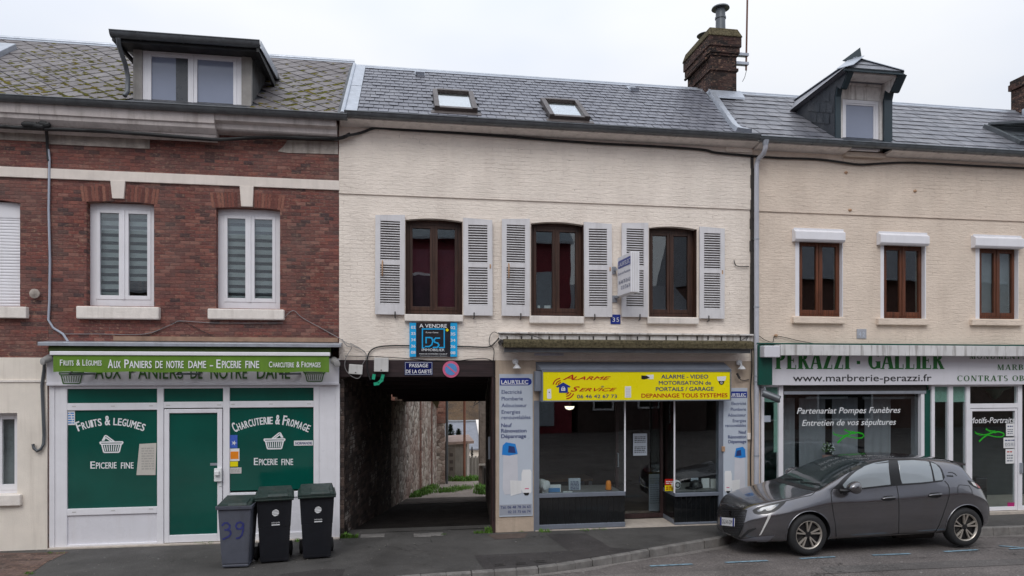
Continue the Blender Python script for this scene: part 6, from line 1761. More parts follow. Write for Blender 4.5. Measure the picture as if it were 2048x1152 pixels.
# chimney on the party line
CX0, CX1 = X_(1421, 2.2), X_(1476, 2.2)
cyf = 0.0
ch0 = RM.hit(1449,196)
ycf = RM.p(*ch0)[1] + .05
cx0, cx1 = X_(1422,ycf), X_(1473,ycf)
zct, zcb = Z_(1448,76,ycf), RM.p(*ch0)[2]-.5
a_, b_, t_ = _ray(1384,150); k_ = cx0/a_; ycb = min(max(-D+k_*b_, ycf+1.2), ycf+2.6)
ch = MB().box(cx0, cx1, ycf, ycb, zcb, zct)
zb1 = Z_(1448,139,ycf); zb2 = Z_(1448,112,ycf); zb3 = Z_(1448,95,ycf)
ch.box(cx0-.03, cx1+.03, ycf-.03, ycb+.03, zb1-.03, zb1+.03)
ch.box(cx0-.025, cx1+.025, ycf-.025, ycb+.025, zb2, zb2+.05); ch.box(cx0-.05, cx1+.05, ycf-.05, ycb+.05, zb2+.051, zb3); ch.box(cx0-.075, cx1+.075, ycf-.075, ycb+.075, zb3+.001, zct+.001)
cho = ch.build('chimney', M['brick_old'], hD)
cp = MB(); zt_ = Z_(1448,57,ycf)
cp.hexa([(cx0-.10,ycf-.10,zct+.002),(cx1+.10,ycf-.10,zct+.002),(cx1+.10,ycb+.10,zct+.002),(cx0-.10,ycb+.10,zct+.002)], [(cx0-.04,ycf-.02,zt_),(cx1+.02,ycf-.02,zt_),(cx1+.02,ycb+.04,zt_),(cx0-.04,ycb+.04,zt_)])
cp.build('mortar_cap', mossy('mossy_mortar'), cho, bevel=.02)
def cowl(px, ptop, y):
    x = X_(px, y); z = zt_; z1 = Z_(px, ptop, y)
    h = z1-z
    c = MB().lathe([(.105,0),(.10,h*.55),(.115,h*.56),(.115,h*.62),(.10,h*.63),(.10,h*.9)], (x,y,z-.01), 'z', 16)
    c.lathe([(.19,h*.91),(.18,h*.955),(.09,h*1.0)], (x,y,z-.01), 'z', 18)
    c.build('chimney_cowl', M['gutter'], cho, smooth=35)
cowl(1441, 12, ycf+.25); cowl(1411, 69, ycb-.55)
MB().tube([(cx0-.06,ycf+.1,zb2-.02),(cx0-.06,ycb,zb2-.02)], .03, 8).build('side_pipe', M['brick_old'], cho)
MB().hexa([(cx0-.05,ycf-.18,zcb+.44),(cx1+.1,ycf-.18,zcb+.44),(cx1+.1,ycf+.02,zcb+.60),(cx0-.05,ycf+.02,zcb+.60)], [(cx0-.05,ycf-.18,zcb+.48),(cx1+.1,ycf-.18,zcb+.48),(cx1+.1,ycf+.02,zcb+.70),(cx0-.05,ycf+.02,zcb+.70)]).build('flashing', M['zinc'], cho)
an = thing('antenna_mast', 'thin rusty antenna mast clamped to the brick chimney', 'antenna', (X_(1494,ycf), ycf, Z_(1494,134,ycf)))
xa_ = X_(1493,ycf+.15)
MB().tube([(xa_-.01,ycf+.15,Z_(1493,134,ycf)),(xa_+.03,ycf+.15,Z_(1493,-60,ycf))], .020, 8).build('pole', M['rust'] if False else plain('rusty_mast', (.16,.075,.05), .7, .3, var=.25), an, smooth=50)
for py in (103,121):
    z = Z_(1485,py,ycf); MB().box(cx1+.002, xa_+.03, ycf+.10, ycf+.20, z-.028, z+.028).build('clamp', M['zinc'], an)
MB().tube([(xa_,ycf+.15,Z_(1493,134,ycf)),(xa_-.06,ycf+.12,Z_(1487,150,ycf)),(xa_-.14,ycf+.06,Z_(1478,160,ycf))], .006, 5).build('lead', M['cable'], an)
# neighbour's chimney at the right edge
ycr = RR.yr-.25; _x = X_
def X_(px, Y=0.0): return _x(px, Y) + (.10 if Y == ycr else 0)
c2 = MB().box(X_(2041,ycr), X_(2110,ycr), ycr, ycr+.35, Z_(2045,225,ycr)-.6, Z_(2045,172,ycr)); c2.box(X_(2038,ycr), X_(2113,ycr), ycr-.04, ycr+.39, Z_(2045,170,ycr), Z_(2045,158,ycr)); c2.box(X_(2040,ycr), X_(2111,ycr), ycr-.02, ycr+.37, Z_(2045,158,ycr)+.001, Z_(2045,150,ycr))
c2o = c2.build('chimney', M['brick_old'], hD)
MB().box(X_(2036,ycr), X_(2113,ycr), ycr-.06, ycr-.001, Z_(2042,228,ycr)-.1, Z_(2042,219,ycr)).build('flashing', M['zinc'], c2o)

X_ = _x
# ------------------------------------------------------------------ stonemason's shopfront
YW = .03
x_ = lambda px: X_(px, YW)
z_ = lambda py, px=1700: Z_(px, py, YW)
ztop = z_(770)
zb_ = Z_(2000,1025,YW)
fr = MB()
for a, b in ((1521,1527),(1556,1565),(1861,1867.5),(1895,1904),(1930.5,1938),(2033.5,2042)): fr.box(x_(a), x_(b), YW-.03, YW+.06, .06, ztop)
for a, b in ((1527,1556),(1867.5,1895),(1904,1930.5)): fr.box(x_(a), x_(b), YW-.028, YW+.05, .06, .14); 
for a, b in ((1527,1556),(1867.5,1895),(1904,1930.5),(1938,2033.5)): fr.box(x_(a), x_(b), YW-.028, YW+.05, ztop-.035, ztop)
fr.box(x_(1938), x_(2033.5), YW-.028, YW+.05, Z_(1985,816,YW), Z_(1985,807,YW))
fr.box(x_(2042), XE-.45, YW-.028, YW+.05, .06, .14)
sD = fr.build('shopfront', M['white_pvc'], hD, bevel=.005)
MB().box(sx0, XE-.4, -.06, .2, -.02, .055).build('threshold', M['tile'], hD)
for a, b in ((1527,1556),(1867.5,1895),(1904,1930.5)): MB().box(x_(a)-.003, x_(b)+.003, YW+.01, YW+.016, .12, ztop-.03).build('pane', M['glass_shop'], sD)
MB().box(x_(1938)-.003, x_(2033.5)+.003, YW+.01, YW+.016, Z_(1985,807,YW)-.003, ztop-.03).build('pane', M['glass_shop'], sD)
MB().box(x_(2042), XE-.45, YW+.01, YW+.016, .12, ztop).build('pane', M['glass_shop'], sD)
for a, b in ((1527,1556),(1867.5,1895),(1904,1930.5)): MB().box(x_(a), x_(b), YW+.018, YW+.022, Z_((a+b)/2,804,YW), ztop-.036).build('film_band', M['film_pale'], sD)
MB().box(x_(1549), x_(1556), YW+.023, YW+.03, Z_(1552,905,YW), Z_(1552,805,YW)).build('film_band', M['film_pale'], sD)
# display window behind a raised roller grille
rg = MB().box(x_(1565), x_(1850), .0, .30, z_(782), ztop-.001); rg.build('shutter_housing', M['iron_dark'], sD)
MB().box(x_(1566), x_(1849), -.012, .02, z_(788), z_(782)-.001).build('shutter_end_bar', M['zinc'], sD)
sr = MB().box(x_(1840), x_(1846.5), YW-.03, YW+.05, .3, z_(788)-.002); sr.build('shutter_rail', M['white_pvc'], sD)
MB().box(x_(1847), x_(1860.5), YW, YW+.06, .06, ztop-.1).build('side_panel', M['green_box'], sD)
MB().box(x_(1565), x_(1861), YW-.0, YW+.08, .06, .32).build('base_panel', M['grey_metal'], sD)
MB().box(x_(1565), x_(1840), YW+.05, YW+.056, .32, z_(788)).build('pane', M['glass_shop'], sD)
dd = MB().frame(x_(1938)+.004, x_(2033.5)-.004, .065, Z_(1985,817,YW), .05, YW-.02, YW+.04, .07)
do = dd.build('shop_door', M['white_pvc'], hD, bevel=.004)
MB().box(x_(1938)+.05, x_(2033.5)-.05, YW+.008, YW+.014, .13, Z_(1985,817,YW)-.045).build('pane', M['glass_shop'], do)
MB().box(x_(2036), x_(2041), YW-.06, YW-.031, Z_(2038,945,YW), Z_(2038,925,YW)).build('handle', M['zinc'], do)
# room behind
rm = MB().box(sx0, XE-.4, 3.2, 3.3, 0, 2.9).box(sx0-.12, sx0-.01, .3, 3.2, 0, 2.9).box(sx0, XE-.4, .35, 3.2, 2.85, 2.92)
rm.build('shop_room', plain('green_room', (.10,.26,.21), .9, var=.1), hD)
MB().box(sx0, XE-.4, .21, 3.2, -.02, .03).build('shop_floor', M['tile'], hD)
cur_m = plain('vertical_blind_grey', (.33,.33,.36), .9, var=.08, ns=2)
def vblind(label, a, b, Y=.55, m=None):
    x0, x1 = X_(a,Y), X_(b,Y); n = max(6, int((x1-x0)/.03)); mb = MB()
    zt, zb = Z_(1700,795,Y), .35
    for k in range(n):
        u0 = x0+(x1-x0)*k/n; u1 = x0+(x1-x0)*(k+1)/n
        y0 = Y+.012*math.sin(k*1.1); y1 = Y+.012*math.sin((k+1)*1.1)
        mb.poly([(u0,y0,zb),(u1,y1,zb),(u1,y1,zt),(u0,y0,zt)])
    o = mb.build('fabric_panel', m or cur_m, smooth=60)
    return tag(o, label, 'curtain', 'grey fabric panels in the stonemason window')
for k, (a, b) in enumerate(((1566,1590),(1598,1651),(1664,1716),(1729,1782),(1822,1840))):
    vblind(['narrow grey fabric panel at the left edge of the stonemason window', 'wide grey fabric panel under the start of the white window lettering', 'wide grey fabric panel behind the flowers in the stonemason window', 'wide grey fabric panel under the end of the white window lettering', 'narrow grey fabric strip at the right edge of the stonemason window'][k], a, b)
MB().box(X_(1575,1.0), X_(1845,1.0), 1.0, 1.05, .03, 2.85).build('backdrop', M['room'], hD)
MB().box(X_(1938,1.7), X_(2075,1.7), 1.7, 1.75, .03, 2.84).build('backdrop', plain('door_room_shade', (.045,.06,.06), .8, var=.2), hD)  # dark sheet added so the room behind the door looks unlit
for k, (a, b) in enumerate(((1612,1695),(1726,1828))):
    x0, x1, z0, z1 = rc(a, 793, b, 798, Y=.30); tag(MB().box(x0, x1, .28, .33, z0, z1).build('tube_light', M['zinc'], bevel=.008), ['unlit fluorescent tube light hanging at the top left of the stonemason window', 'unlit fluorescent tube light hanging at the top right of the stonemason window'][k], 'tube light')

# sign, cassette and green end box
YS2 = -.10
sg = thing('shop_sign', 'white stonemason fascia board with large dark green serif lettering', 'sign', (X_(1790), -.1, zfas))
x0, x1 = X_(1540,YS2), XE-.3
z0, z1 = (Z_(1545,771,YS2)+Z_(2040,768.5,YS2))/2, (Z_(1545,700,YS2)+Z_(2040,697,YS2))/2
MB().box(x0, x1, YS2, -.005, z0, z1).build('board', M['sign_white'], sg, bevel=.003)
gx = MB().box(X_(1517,-.18), x0-.001, -.18, -.005, Z_(1530,770,-.18), Z_(1530,690,-.18)); gx.box(X_(1517,-.18)-.01, XE-.3, -.14, -.005, Z_(1780,689,-.14)-.01, Z_(1780,689,-.14)+.015)
gx.build('end_box', M['green_box'], sg)
cs_ = thing('awning_cassette', 'long white streaked awning cassette above the stonemason fascia', 'awning', (X_(1790), -.25, Z_(1790,712)))
YC = -.36
z0c, z1c = (Z_(1560,713.5,YC)+Z_(2040,710,YC))/2, (Z_(1560,692,YC)+Z_(2040,689.5,YC))/2
MB().box(X_(1562,YC), XE-.3, YC, -.012, z0c, z1c).build('case', M['box_white'], cs_, bevel=.008)
MB().box(X_(1530,YC), X_(1562,YC)-.001, YC+.02, -.015, z0c-.035, z1c-.02).build('end_cap', M['sign_white'], cs_, bevel=.012)

# --- serif capitals drawn as strokes (thick and thin) on a 0..1 cap square
def serif(mb, s, px0, px1, base, capt, Y, thick=.20, thin=.07, gap=.10, widths=None, shear=0.0, xh=.68):
    WD = dict(P=.66,E=.66,R=.74,A=.78,Z=.66,I=.32,G=.78,L=.64,C=.74,O=.80,N=.82,T=.70,S=.60,B=.70,Q=.80,M=.96,U=.80,D=.78,V=.76)
    WD.update({'-':.40,' ':.32,'.':.22})
    total = sum(WD.get(c, .6) for c in s) + gap*(len(s)-1)
    pm = (px0+px1)/2; X0, X1 = X_(px0,Y), X_(px1,Y); zb = Z_(pm,base,Y); cap = Z_(pm,capt,Y)-zb; k = (X1-X0)/total
    def quad(p): yy = Y - (len(mb.f) % 97)*2e-5; mb.poly([(X0+a*k+b*shear*k, yy, zb+b*cap) for a, b in p])
    def v(x, w=None, b0=0, b1=1): w = w or thick; quad([(x,b0),(x+w,b0),(x+w,b1),(x,b1)])
    def h(x0, x1, z, w=None): w = w or thin; quad([(x0,z),(x1,z),(x1,z+w),(x0,z+w)])
    def sf(x, w, z): h(x-.06, x+w+.06, z, .05)
    def dg(xa, za, xb, zb_, w): quad([(xa,za),(xa+w,za),(xb+w,zb_),(xb,zb_)])
    def bowl(cx, cz, rx, rz, a0, a1, n=10, tk=None):
        tk = tk or thick
        for i in range(n):
            t0 = rad(a0+(a1-a0)*i/n); t1 = rad(a0+(a1-a0)*(i+1)/n)
            def pt(t, o): 
                wx = thin + (tk-thin)*abs(math.cos(t)); 
                return (cx+(rx-(0 if o else wx))*math.cos(t), cz+(rz-(0 if o else thin))*math.sin(t))
            quad([pt(t0,0),pt(t0,1),pt(t1,1),pt(t1,0)])
    x = 0.0
    for c in s:
        w = WD.get(c, .6)
        if c in 'PRBEL IDN'.replace(' ', '') and c != 'N': v(x+.08); sf(x+.08, thick, 0); sf(x+.08, thick, .95)
        if c == 'P': bowl(x+.30, .74, .34, .26, -90, 90); h(x+.2, x+.32, .93); h(x+.2, x+.32, .48)
        if c == 'R': bowl(x+.30, .75, .34, .25, -90, 90); h(x+.2, x+.32, .93); h(x+.2, x+.32, .50); dg(x+.56,0,x+.30,.52,thick*.9); h(x+.50,x+.80,0,.05)
        if c == 'B': bowl(x+.30, .75, .30, .25, -90, 90); bowl(x+.30, .27, .36, .27, -90, 90); h(x+.2,x+.32,.93); h(x+.2,x+.32,.49); h(x+.2,x+.32,0)
        if c == 'D': bowl(x+.28, .5, .46, .5, -90, 90); h(x+.2,x+.3,.93); h(x+.2,x+.3,0)
        if c == 'E': h(x+.2,x+.62,.94,.06); h(x+.2,x+.64,0,.06); h(x+.2,x+.48,.48,.06); v(x+.57,.05,.78,1); v(x+.59,.05,0,.24); v(x+.45,.04,.38,.62)
        if c == 'L': h(x+.2,x+.62,0,.06); v(x+.57,.05,0,.28)
        if c == 'A': dg(x+.06,0,x+.36,1,thin*1.1); dg(x+.56,0,x+.32,1,thick); h(x+.20,x+.58,.30,.06); h(x-.02,x+.24,0,.05); h(x+.48,x+.84,0,.05)
        if c == 'V': dg(x+.32,0,x+.04,1,thick); dg(x+.40,0,x+.66,1,thin)
        if c == 'Z': h(x+.06,x+.62,.94,.06); h(x+.04,x+.64,0,.06); dg(x+.06,.04,x+.40,.96,thick); v(x+.06,.05,.76,1); v(x+.59,.05,0,.26)
        if c in 'OQ': bowl(x+.40,.5,.38,.51,0,360,20)
        if c == 'Q': dg(x+.5,-.2,x+.36,.06,thick)
        if c in 'CG': bowl(x+.42,.5,.38,.51,50,310,16); v(x+.64,.05,.70,.98)
        if c == 'G': v(x+.56,thick,.04,.42); h(x+.50,x+.82,.40,.05)
        if c == 'T': h(x+.04,x+.68,.94,.06); v(x+.26); sf(x+.26,thick,0); v(x+.04,.05,.74,1); v(x+.63,.05,.74,1)
        if c == 'S': bowl(x+.30,.74,.24,.27,40,270,10,thick*.9); bowl(x+.30,.26,.26,.27,-140,90,10,thick*.9)
        if c == 'N': v(x+.12,thin); v(x+.66,thin); dg(x+.56,0,x+.08,1,thick); sf(x+.12,thin,0); h(x+.56,x+.84,.95,.05)
        if c == 'M': v(x+.12,thin); v(x+.70); dg(x+.40,0,x+.10,1,thick); dg(x+.42,0,x+.72,1,thin); sf(x+.12,thin,0); sf(x+.70,thick,0)
        if c == 'U': v(x+.10,thick,.2,1); v(x+.62,thin,.2,1); bowl(x+.38,.24,.29,.25,180,360,10); sf(x+.10,thick,.95); sf(x+.62,thin,.95)
        if c == '-': h(x+.04,x+.36,.34,.16) if thick > .15 else h(x+.02,x+.36,.32,.08)
        x += w + gap
    return mb
t1 = MB(); YX = YS2-.004
serif(t1, 'PERAZZI', 1550, 1698, 738, 704, YX, thick=.25, thin=.10, gap=.05)
cxs, czs = at(1717,725,YX); t1.box(cxs-.035,cxs+.035,YX-.0005,YX,czs-.03,czs+.03)
serif(t1, 'GALLIER', 1735, 1887, 738, 704, YX, thick=.25, thin=.10, gap=.05)
t1.build('lettering', M['green_ink2'], sg)
t2 = MB(); fit(t2, 'www.marbrerie-perazzi.fr', 1586, 1863, 762.5, 748, YX, bold=.008)
x0s = 1586
t2.build('lettering', M['black_ink'], sg)
t3 = MB(); serif(t3, 'CONTRATS OBSEQUES', 1914, 2120, 762, 751, YX, thick=.17, gap=.12); serif(t3, 'MARBRERIE', 1994, 2102, 740, 729, YX, thick=.17, gap=.12); serif(t3, 'MONUMENTS', 1938, 2052, 718, 706, YX, thick=.17, gap=.12)
t3.build('lettering', plain('mid_green_lettering', (.02,.12,.02), .5), sg)
# lettering on the glass
gl = thing('window_lettering', 'white italic lettering across the stonemason display window with a green ribbon', 'lettering', (X_(1700), 0, 1.2))
YL = YW+.046
tw = MB(); fit(tw, 'Partenariat Pompes Funèbres', 1594, 1801, 826.5, 814, YL, shear=.25, bold=.006); fit(tw, 'Entretien de vos sépultures', 1604, 1792, 850.5, 838, YL, shear=.25, bold=.006)
tw.build('text', M['white_ink'], gl)
def ribbon(mb, px, py, s, Y):                     # looping ribbon with an arrow-like tip
    P = lambda u, v: at(px+u*s, py-v*s, Y)
    def stroke(pts, w0, w1):
        n = len(pts)
        for i, (a, b) in enumerate(zip(pts, pts[1:])):
            (ax, az), (bx_, bz) = P(*a), P(*b); l_ = math.hypot(bx_-ax, bz-az) or 1
            wa = w0+(w1-w0)*i/n; wb_ = w0+(w1-w0)*(i+1)/n; nx, nz = -(bz-az)/l_, (bx_-ax)/l_
            yy = Y - (len(mb.f) % 60)*3e-5
            mb.poly([(ax-nx*wa,yy,az-nz*wa),(bx_-nx*wb_,yy,bz-nz*wb_),(bx_+nx*wb_,yy,bz+nz*wb_),(ax+nx*wa,yy,az+nz*wa)])
    stroke([(-22,-14),(-14,-6),(-4,1),(8,6),(20,7),(29,4),(31,0),(26,-4),(14,-4),(0,-1),(-16,1),(-28,4),(-31,8)], .017, .005)
    stroke([(-31,4),(-20,-1),(-6,2),(6,5),(14,4)], .005, .005)
    stroke([(-8,12),(0,9),(10,8),(12,10)], .012, .006); stroke([(-7,14),(-2,9),(4,5)], .009, .005)
rb_ = MB(); ribbon(rb_, 1697, 872, 1.0, YL); rb_.build('ribbon', M['lime'], gl)
gd = thing('window_lettering', 'white italic lettering with a green ribbon on the stonemason door glass', 'lettering', (X_(1985), 0, 1.2))
YL = YW+.004
tw = MB(); fit(tw, 'Motifs-Portraits', 1938, 2029, 846, 834, YL, shear=.25, bold=.006); tw.build('text', M['white_ink'], gd)
rb_ = MB(); ribbon(rb_, 1979, 870, .95, YL); rb_.build('ribbon', M['lime'], gd)
for a, lab, m_ in (((2012,847,2029,872),'white card with small pictures, topmost on the stonemason door',M['white']), ((2007,875,2032,896),'white calendar sheet in the middle of the stonemason door',M['white']), ((2011,898,2029,927),'framed red and blue notice, lowest of three on the stonemason door',M['white'])):
    o = card('paper_notice', lab, 'notice', a, YL, m_)
    lines(o, (a[0]+3,a[1]+3,a[2]-3,a[1]+8), YL-.0055, M['navy_ink'] if a[1] < 890 else M['red_ink'], 1); lines(o, (a[0]+3,a[1]+10,a[2]-3,a[3]-3), YL-.0055, M['grey_metal'], 3)
card('sticker', 'small magenta sticker at the foot of the stonemason door', 'sticker', (2015,1005,2030,1017), YL, plain('magenta_sticker', (.42,.02,.16), .4))
card('sticker', 'pale square sticker on the narrow glass beside the downpipe', 'sticker', (1528,831,1541,844), YW+.008, M['poster'])

# dark tube floodlight on the corner
fl_ = thing('floodlight', 'long black tube floodlight on a bracket at the corner of the stonemason shop', 'floodlight', (X_(1540,-.15), -.1, Z_(1540,800,-.2)))
xa_, za_ = at(1525,786,-.20); xb_, zb2_ = at(1559,799,-.38)
MB().tube([(xa_,-.20,za_),(xa_+.01,-.205,za_),(xb_,-.38,zb2_),(xb_+.008,-.385,zb2_)], [.05,.068,.068,.055], 14).build('tube', M['gutter'], fl_, smooth=40)
MB().tube([(xa_+.05,-.22,za_+.03),(xa_+.07,-.15,za_+.10),(xa_+.05,-.03,za_+.09)], .014, 6).build('bracket', M['zinc'], fl_)
MB().lathe([(.04,-.03),(.04,.0)], (xa_+.05,-.0,za_+.09), 'y', 10).build('base', M['zinc'], fl_)

# pot plants in the display
def flowers(label, px, py, Y, r, seed, pot):
    random.seed(seed); x, z = at(px, py, Y)
    t = thing('pot_plant', label, 'plant', (x, Y, z-.35))
    MB().lathe([(r*.5,-.30),(r*.75,-.06),(r*.7,-.05)], (x,Y,z), 'z', 12).build('pot', pot, t, smooth=40)
    lf = MB(); fw = MB()
    for k in range(70):
        d = Vector((random.gauss(0,1), random.gauss(0,1), random.gauss(.3,.8))).normalized()*r*random.uniform(.4,1.1); a = random.uniform(0,6.3); s = r*.28
        u = Vector((math.cos(a), math.sin(a), random.uniform(-.4,.6)))*s; v_ = Vector((-math.sin(a), math.cos(a), .3))*s*.4; c = Vector((x,Y,z+r*.4))+d
        lf.poly([c-u, c+v_, c+u, c-v_])
        if k % 3 == 0: fw.lathe([(.004,-.01),(.02,0),(.004,.012)], c+Vector((0,-.02,.02)), 'z', 6)
    lf.build('leaves', M['weed'], t); fw.build('blossom', M['white'], t)
flowers('white flowering pot plant in the stonemason window above the car roof', 1655, 905, .3, .13, 3, plain('pink_pot', (.45,.25,.22), .5))
flowers('small white flowering plant at the lower left of the stonemason window', 1570, 968, .3, .12, 5, M['grey_metal'])
random.seed(21)
o = MB().box(X_(1952,1.2), X_(1975,1.2), 1.2, 1.5, .03, .5).build('granite_sample', M['glass_dark'], bevel=.02)
tag(o, 'polished dark granite block inside the stonemason door', 'stone')
x, z = at(1989,783,1.0)
tag(MB().lathe([(.03,-.16),(.08,-.12),(.16,.02),(.30,.08),(.28,.14)], (x,1.0,z), 'z', 16).build('ceiling_lamp', M['green_box'], smooth=40), 'green bowl shaped ceiling lamp behind the glass over the stonemason door', 'lamp')

# ================================================================== the alley behind the passage
random.seed(5)
ZA = [(0.3, 0.0), (7.0, Z_(812,999,7.0)), (15.0, Z_(880,969,15.0)), (22.0, Z_(905,957,22.0)), (40, Z_(905,957,22.0)-2.0), (120, -8)]
def za(y): return interp(ZA, y)
def ground_sheet(x0, x1, ys_, dz, nx=14, rough=.0):
    g = MB(); xs = [x0+(x1-x0)*i/nx for i in range(nx+1)]
    hh = {(i, j): za(y)+dz+random.uniform(-rough, rough) for i in range(nx+1) for j, y in enumerate(ys_)}
    for i in range(nx):
        for j in range(len(ys_)-1):
            g.poly([(xs[i],ys_[j],hh[i,j]),(xs[i+1],ys_[j],hh[i+1,j]),(xs[i+1],ys_[j+1],hh[i+1,j+1]),(xs[i],ys_[j+1],hh[i,j+1])])
    return g
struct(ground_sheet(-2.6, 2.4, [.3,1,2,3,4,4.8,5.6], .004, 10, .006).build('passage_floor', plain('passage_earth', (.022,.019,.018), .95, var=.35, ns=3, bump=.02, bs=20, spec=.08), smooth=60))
struct(ground_sheet(-2.6, 2.6, [5.55,6,6.4,6.8,7.2], .008, 10, .010).build('passage_floor_fade', plain('grit_half_light', (.085,.072,.062), .9, var=.45, ns=4, bump=.02, bs=20, spec=.15), smooth=60))  # mid tone strip: daylight fading into the passage is put into the colour
struct(ground_sheet(-4, 7, [7.0+.5*k for k in range(30)] + [24,28,34,40], -.002, 24, .012).build('alley_path', M['gravel'], smooth=60))
struct(ground_sheet(-70, 70, [BACK, 12, 16, 22, 30, 40, 60, 90, 130], -.06, 14).build('ground', plain('rough_ground', (.10,.10,.05), .95, var=.3, ns=.5, bump=.02, bs=10)))
hl = MB(); nx, ny = 46, 16
def hz(x, y): t = (y-110)/240; return -8 + 62*t*(1.0) + 6*math.sin(x*.021+1)*t + 2.2*math.sin(x*.13+y*.05)+1.6*math.sin(x*.31-y*.17)
pts = {(i, j): (-240+480*i/nx, 110+240*j/ny) for i in range(nx+1) for j in range(ny+1)}
for i in range(nx):
    for j in range(ny):
        hl.poly([(x, y, hz(x, y)+random.uniform(-.0,.0)) for x, y in (pts[i,j], pts[i+1,j], pts[i+1,j+1], pts[i,j+1])])
struct(hl.build('hill', M['hill'], smooth=60))

xw1 = X_(873,15.0); zt = Z_(873,815,15.0)
fw = thing('flint_wall', 'long flint and brick rubble wall along the left side of the alley', 'wall', (ql1, 11, za(11)))
t = .3; w_ = MB()
w_.hexa([(qlm-t,YW0+.01,-2.2),(qlm,YW0+.01,-2.2),(ql1,YP,-2.3),(ql1-t,YP,-2.3)], [(qlm-t,YW0+.01,zc1+.12),(qlm,YW0+.01,zc1+.12),(ql1,YP,zc1-.0),(ql1-t,YP,zc1-.0)])  # pale masonry inside the passage end stands for light from the alley
w_.hexa([(ql1-t,YP+.002,-2.2),(ql1,YP+.002,-2.2),(xw1,15.0,-2.8),(xw1-t,15.0,-2.8)], [(ql1-t,YP+.002,zt+1.7),(ql1,YP+.002,zt+1.7),(xw1,15.0,zt),(xw1-t,15.0,zt)])
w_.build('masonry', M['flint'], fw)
pier = MB()
for k in range(2):
    q0 = .36+.40*k; xa = ql1+(xw1-ql1)*q0; ya = YP+(15-YP)*q0; xb = ql1+(xw1-ql1)*(q0+.045); yb_ = YP+(15-YP)*(q0+.045)
    pier.hexa([(xa,ya,-2.6),(xa+.02,ya,-2.6),(xb+.02,yb_,-2.6),(xb,yb_,-2.6)], [(xa,ya,zt+1.7*(1-q0)-.02),(xa+.02,ya,zt+1.7*(1-q0)-.02),(xb+.02,yb_,zt+1.7*(1-q0)-.1),(xb,yb_,zt+1.7*(1-q0)-.1)])
pier.build('brick_pier', M['brick_alley'], fw)
MB().hexa([(xw1-.5,13.2,zt+.40),(xw1+.05,13.2,zt+.40),(xw1+.05,15.1,zt-.02),(xw1-.5,15.1,zt-.02)], [(xw1-.5,13.2,zt+.62),(xw1+.05,13.2,zt+.47),(xw1+.05,15.1,zt+.04),(xw1-.5,15.1,zt+.22)]).build('coping', wood('mossy_eave', (.14,.12,.05), .8, 'x'), fw)
gh = thing('brick_outbuilding', 'brick and flint gable of an outbuilding at the end of the alley wall', 'outbuilding', (X_(882,15.6), 17, za(16)))
x1 = X_(889.5,15.6); zs_ = Z_(880,846,15.6)
MB().box(x1-3.2, x1, 15.4, 21, -4, zs_).build('wall', M['flint'], gh)
MB().box(x1-3.2, x1+.02, 15.38, 21, zs_+.001, zs_+4.5).build('wall', M['brick_alley'], gh)
MB().tube([(x1+.09,15.7,za(15.7)),(x1+.09,15.7,zs_+3)], .055, 8).build('downpipe', M['gutter'], gh)
sh_ = thing('shed', 'small concrete panel shed with a flat corrugated roof beyond the passage', 'shed', (X_(915,19), 20, za(20)))
y0 = 19.0; xs0, xs1 = X_(893,y0), X_(934,y0); zt_ = Z_(915,889,y0); zb_s = za(y0)-.1
MB().box(xs0, xs1, y0, y0+2.4, zb_s, zt_).build('wall', M['concrete'], sh_)
MB().hexa([(xs0-.05,y0-.15,zt_),(xs1+.3,y0-.15,zt_+.05),(xs1+.3,y0+2.5,zt_+.05),(xs0-.05,y0+2.5,zt_)], [(xs0-.05,y0-.15,zt_+.12),(xs1+.3,y0-.15,zt_+.17),(xs1+.3,y0+2.5,zt_+.22),(xs0-.05,y0+2.5,zt_+.17)]).build('roof', plain('shed_roof', (.33,.24,.20), .8, var=.2), sh_)
xdd0, xdd1 = X_(896,y0), X_(911,y0)
dd = MB().box(xdd0, xdd1, y0-.03, y0-.002, zb_s+.1, Z_(903,895,y0)); dd.build('door', plain('shed_door', (.20,.17,.14), .8, var=.2, streak=.4), sh_)
pb = MB()
for k in range(3): pb.box(X_(899,y0), X_(906,y0), y0-.04, y0-.031, Z_(903,913+14*k,y0), Z_(903,906+14*k,y0))
pb.build('door_panel', plain('shed_door_dark', (.09,.07,.06), .8), sh_)
jn = MB()
for k in range(5): jn.box(X_(914+4*k,y0)-.012, X_(914+4*k,y0)+.012, y0-.02, y0-.001, zb_s, zt_)
jn.build('panel_joint', plain('joint_dark', (.17,.15,.13), .9), sh_)
yp = 18.4
po = MB().tube([(X_(929,yp),yp,za(yp)-.1),(X_(929,yp),yp,Z_(929,780,yp))], .055, 8)
tag(po.build('pole', plain('rusty_pole', (.22,.09,.055), .7, var=.25), smooth=50), 'rusty red brown steel pole standing in front of the small shed', 'pole')
fn = thing('fence', 'grey concrete panel fence to the right of the small shed', 'fence', (X_(948,22), 22, za(22)))
xf0, xf1 = X_(938,22), X_(959,22); zf = Z_(948,915,22)
MB().box(xf0, xf1, 22, 22.06, za(22)-.2, zf).build('panel', M['concrete'], fn)
for a in (938,944.5,951,957.5): MB().box(X_(a,22)-.05, X_(a,22)+.05, 21.93, 21.999, za(22)-.2, zf+.08).build('post', plain('fence_post', (.28,.26,.23), .9) if 'fp' not in M else M['fp'], fn)
MB().box(X_(937,20.5)-.1, X_(937,20.5)+.04, 20.5, 20.6, za(20)-.2, Z_(937,886,20.5)).build('end_post', M['sill'], fn)
hs = thing('house', 'small house with a plain grey slate roof far behind the shed', 'house', (X_(928,33), 35, za(33)))
yh = 33.0; xh0, xh1 = X_(880,yh), X_(966,yh); zev, zrg = Z_(928,897,yh), Z_(928,843,yh+3.2)
MB().box(xh0-2, xh1-.2, yh, yh+6.4, -8, zev).build('wall', M['render_cream'], hs)
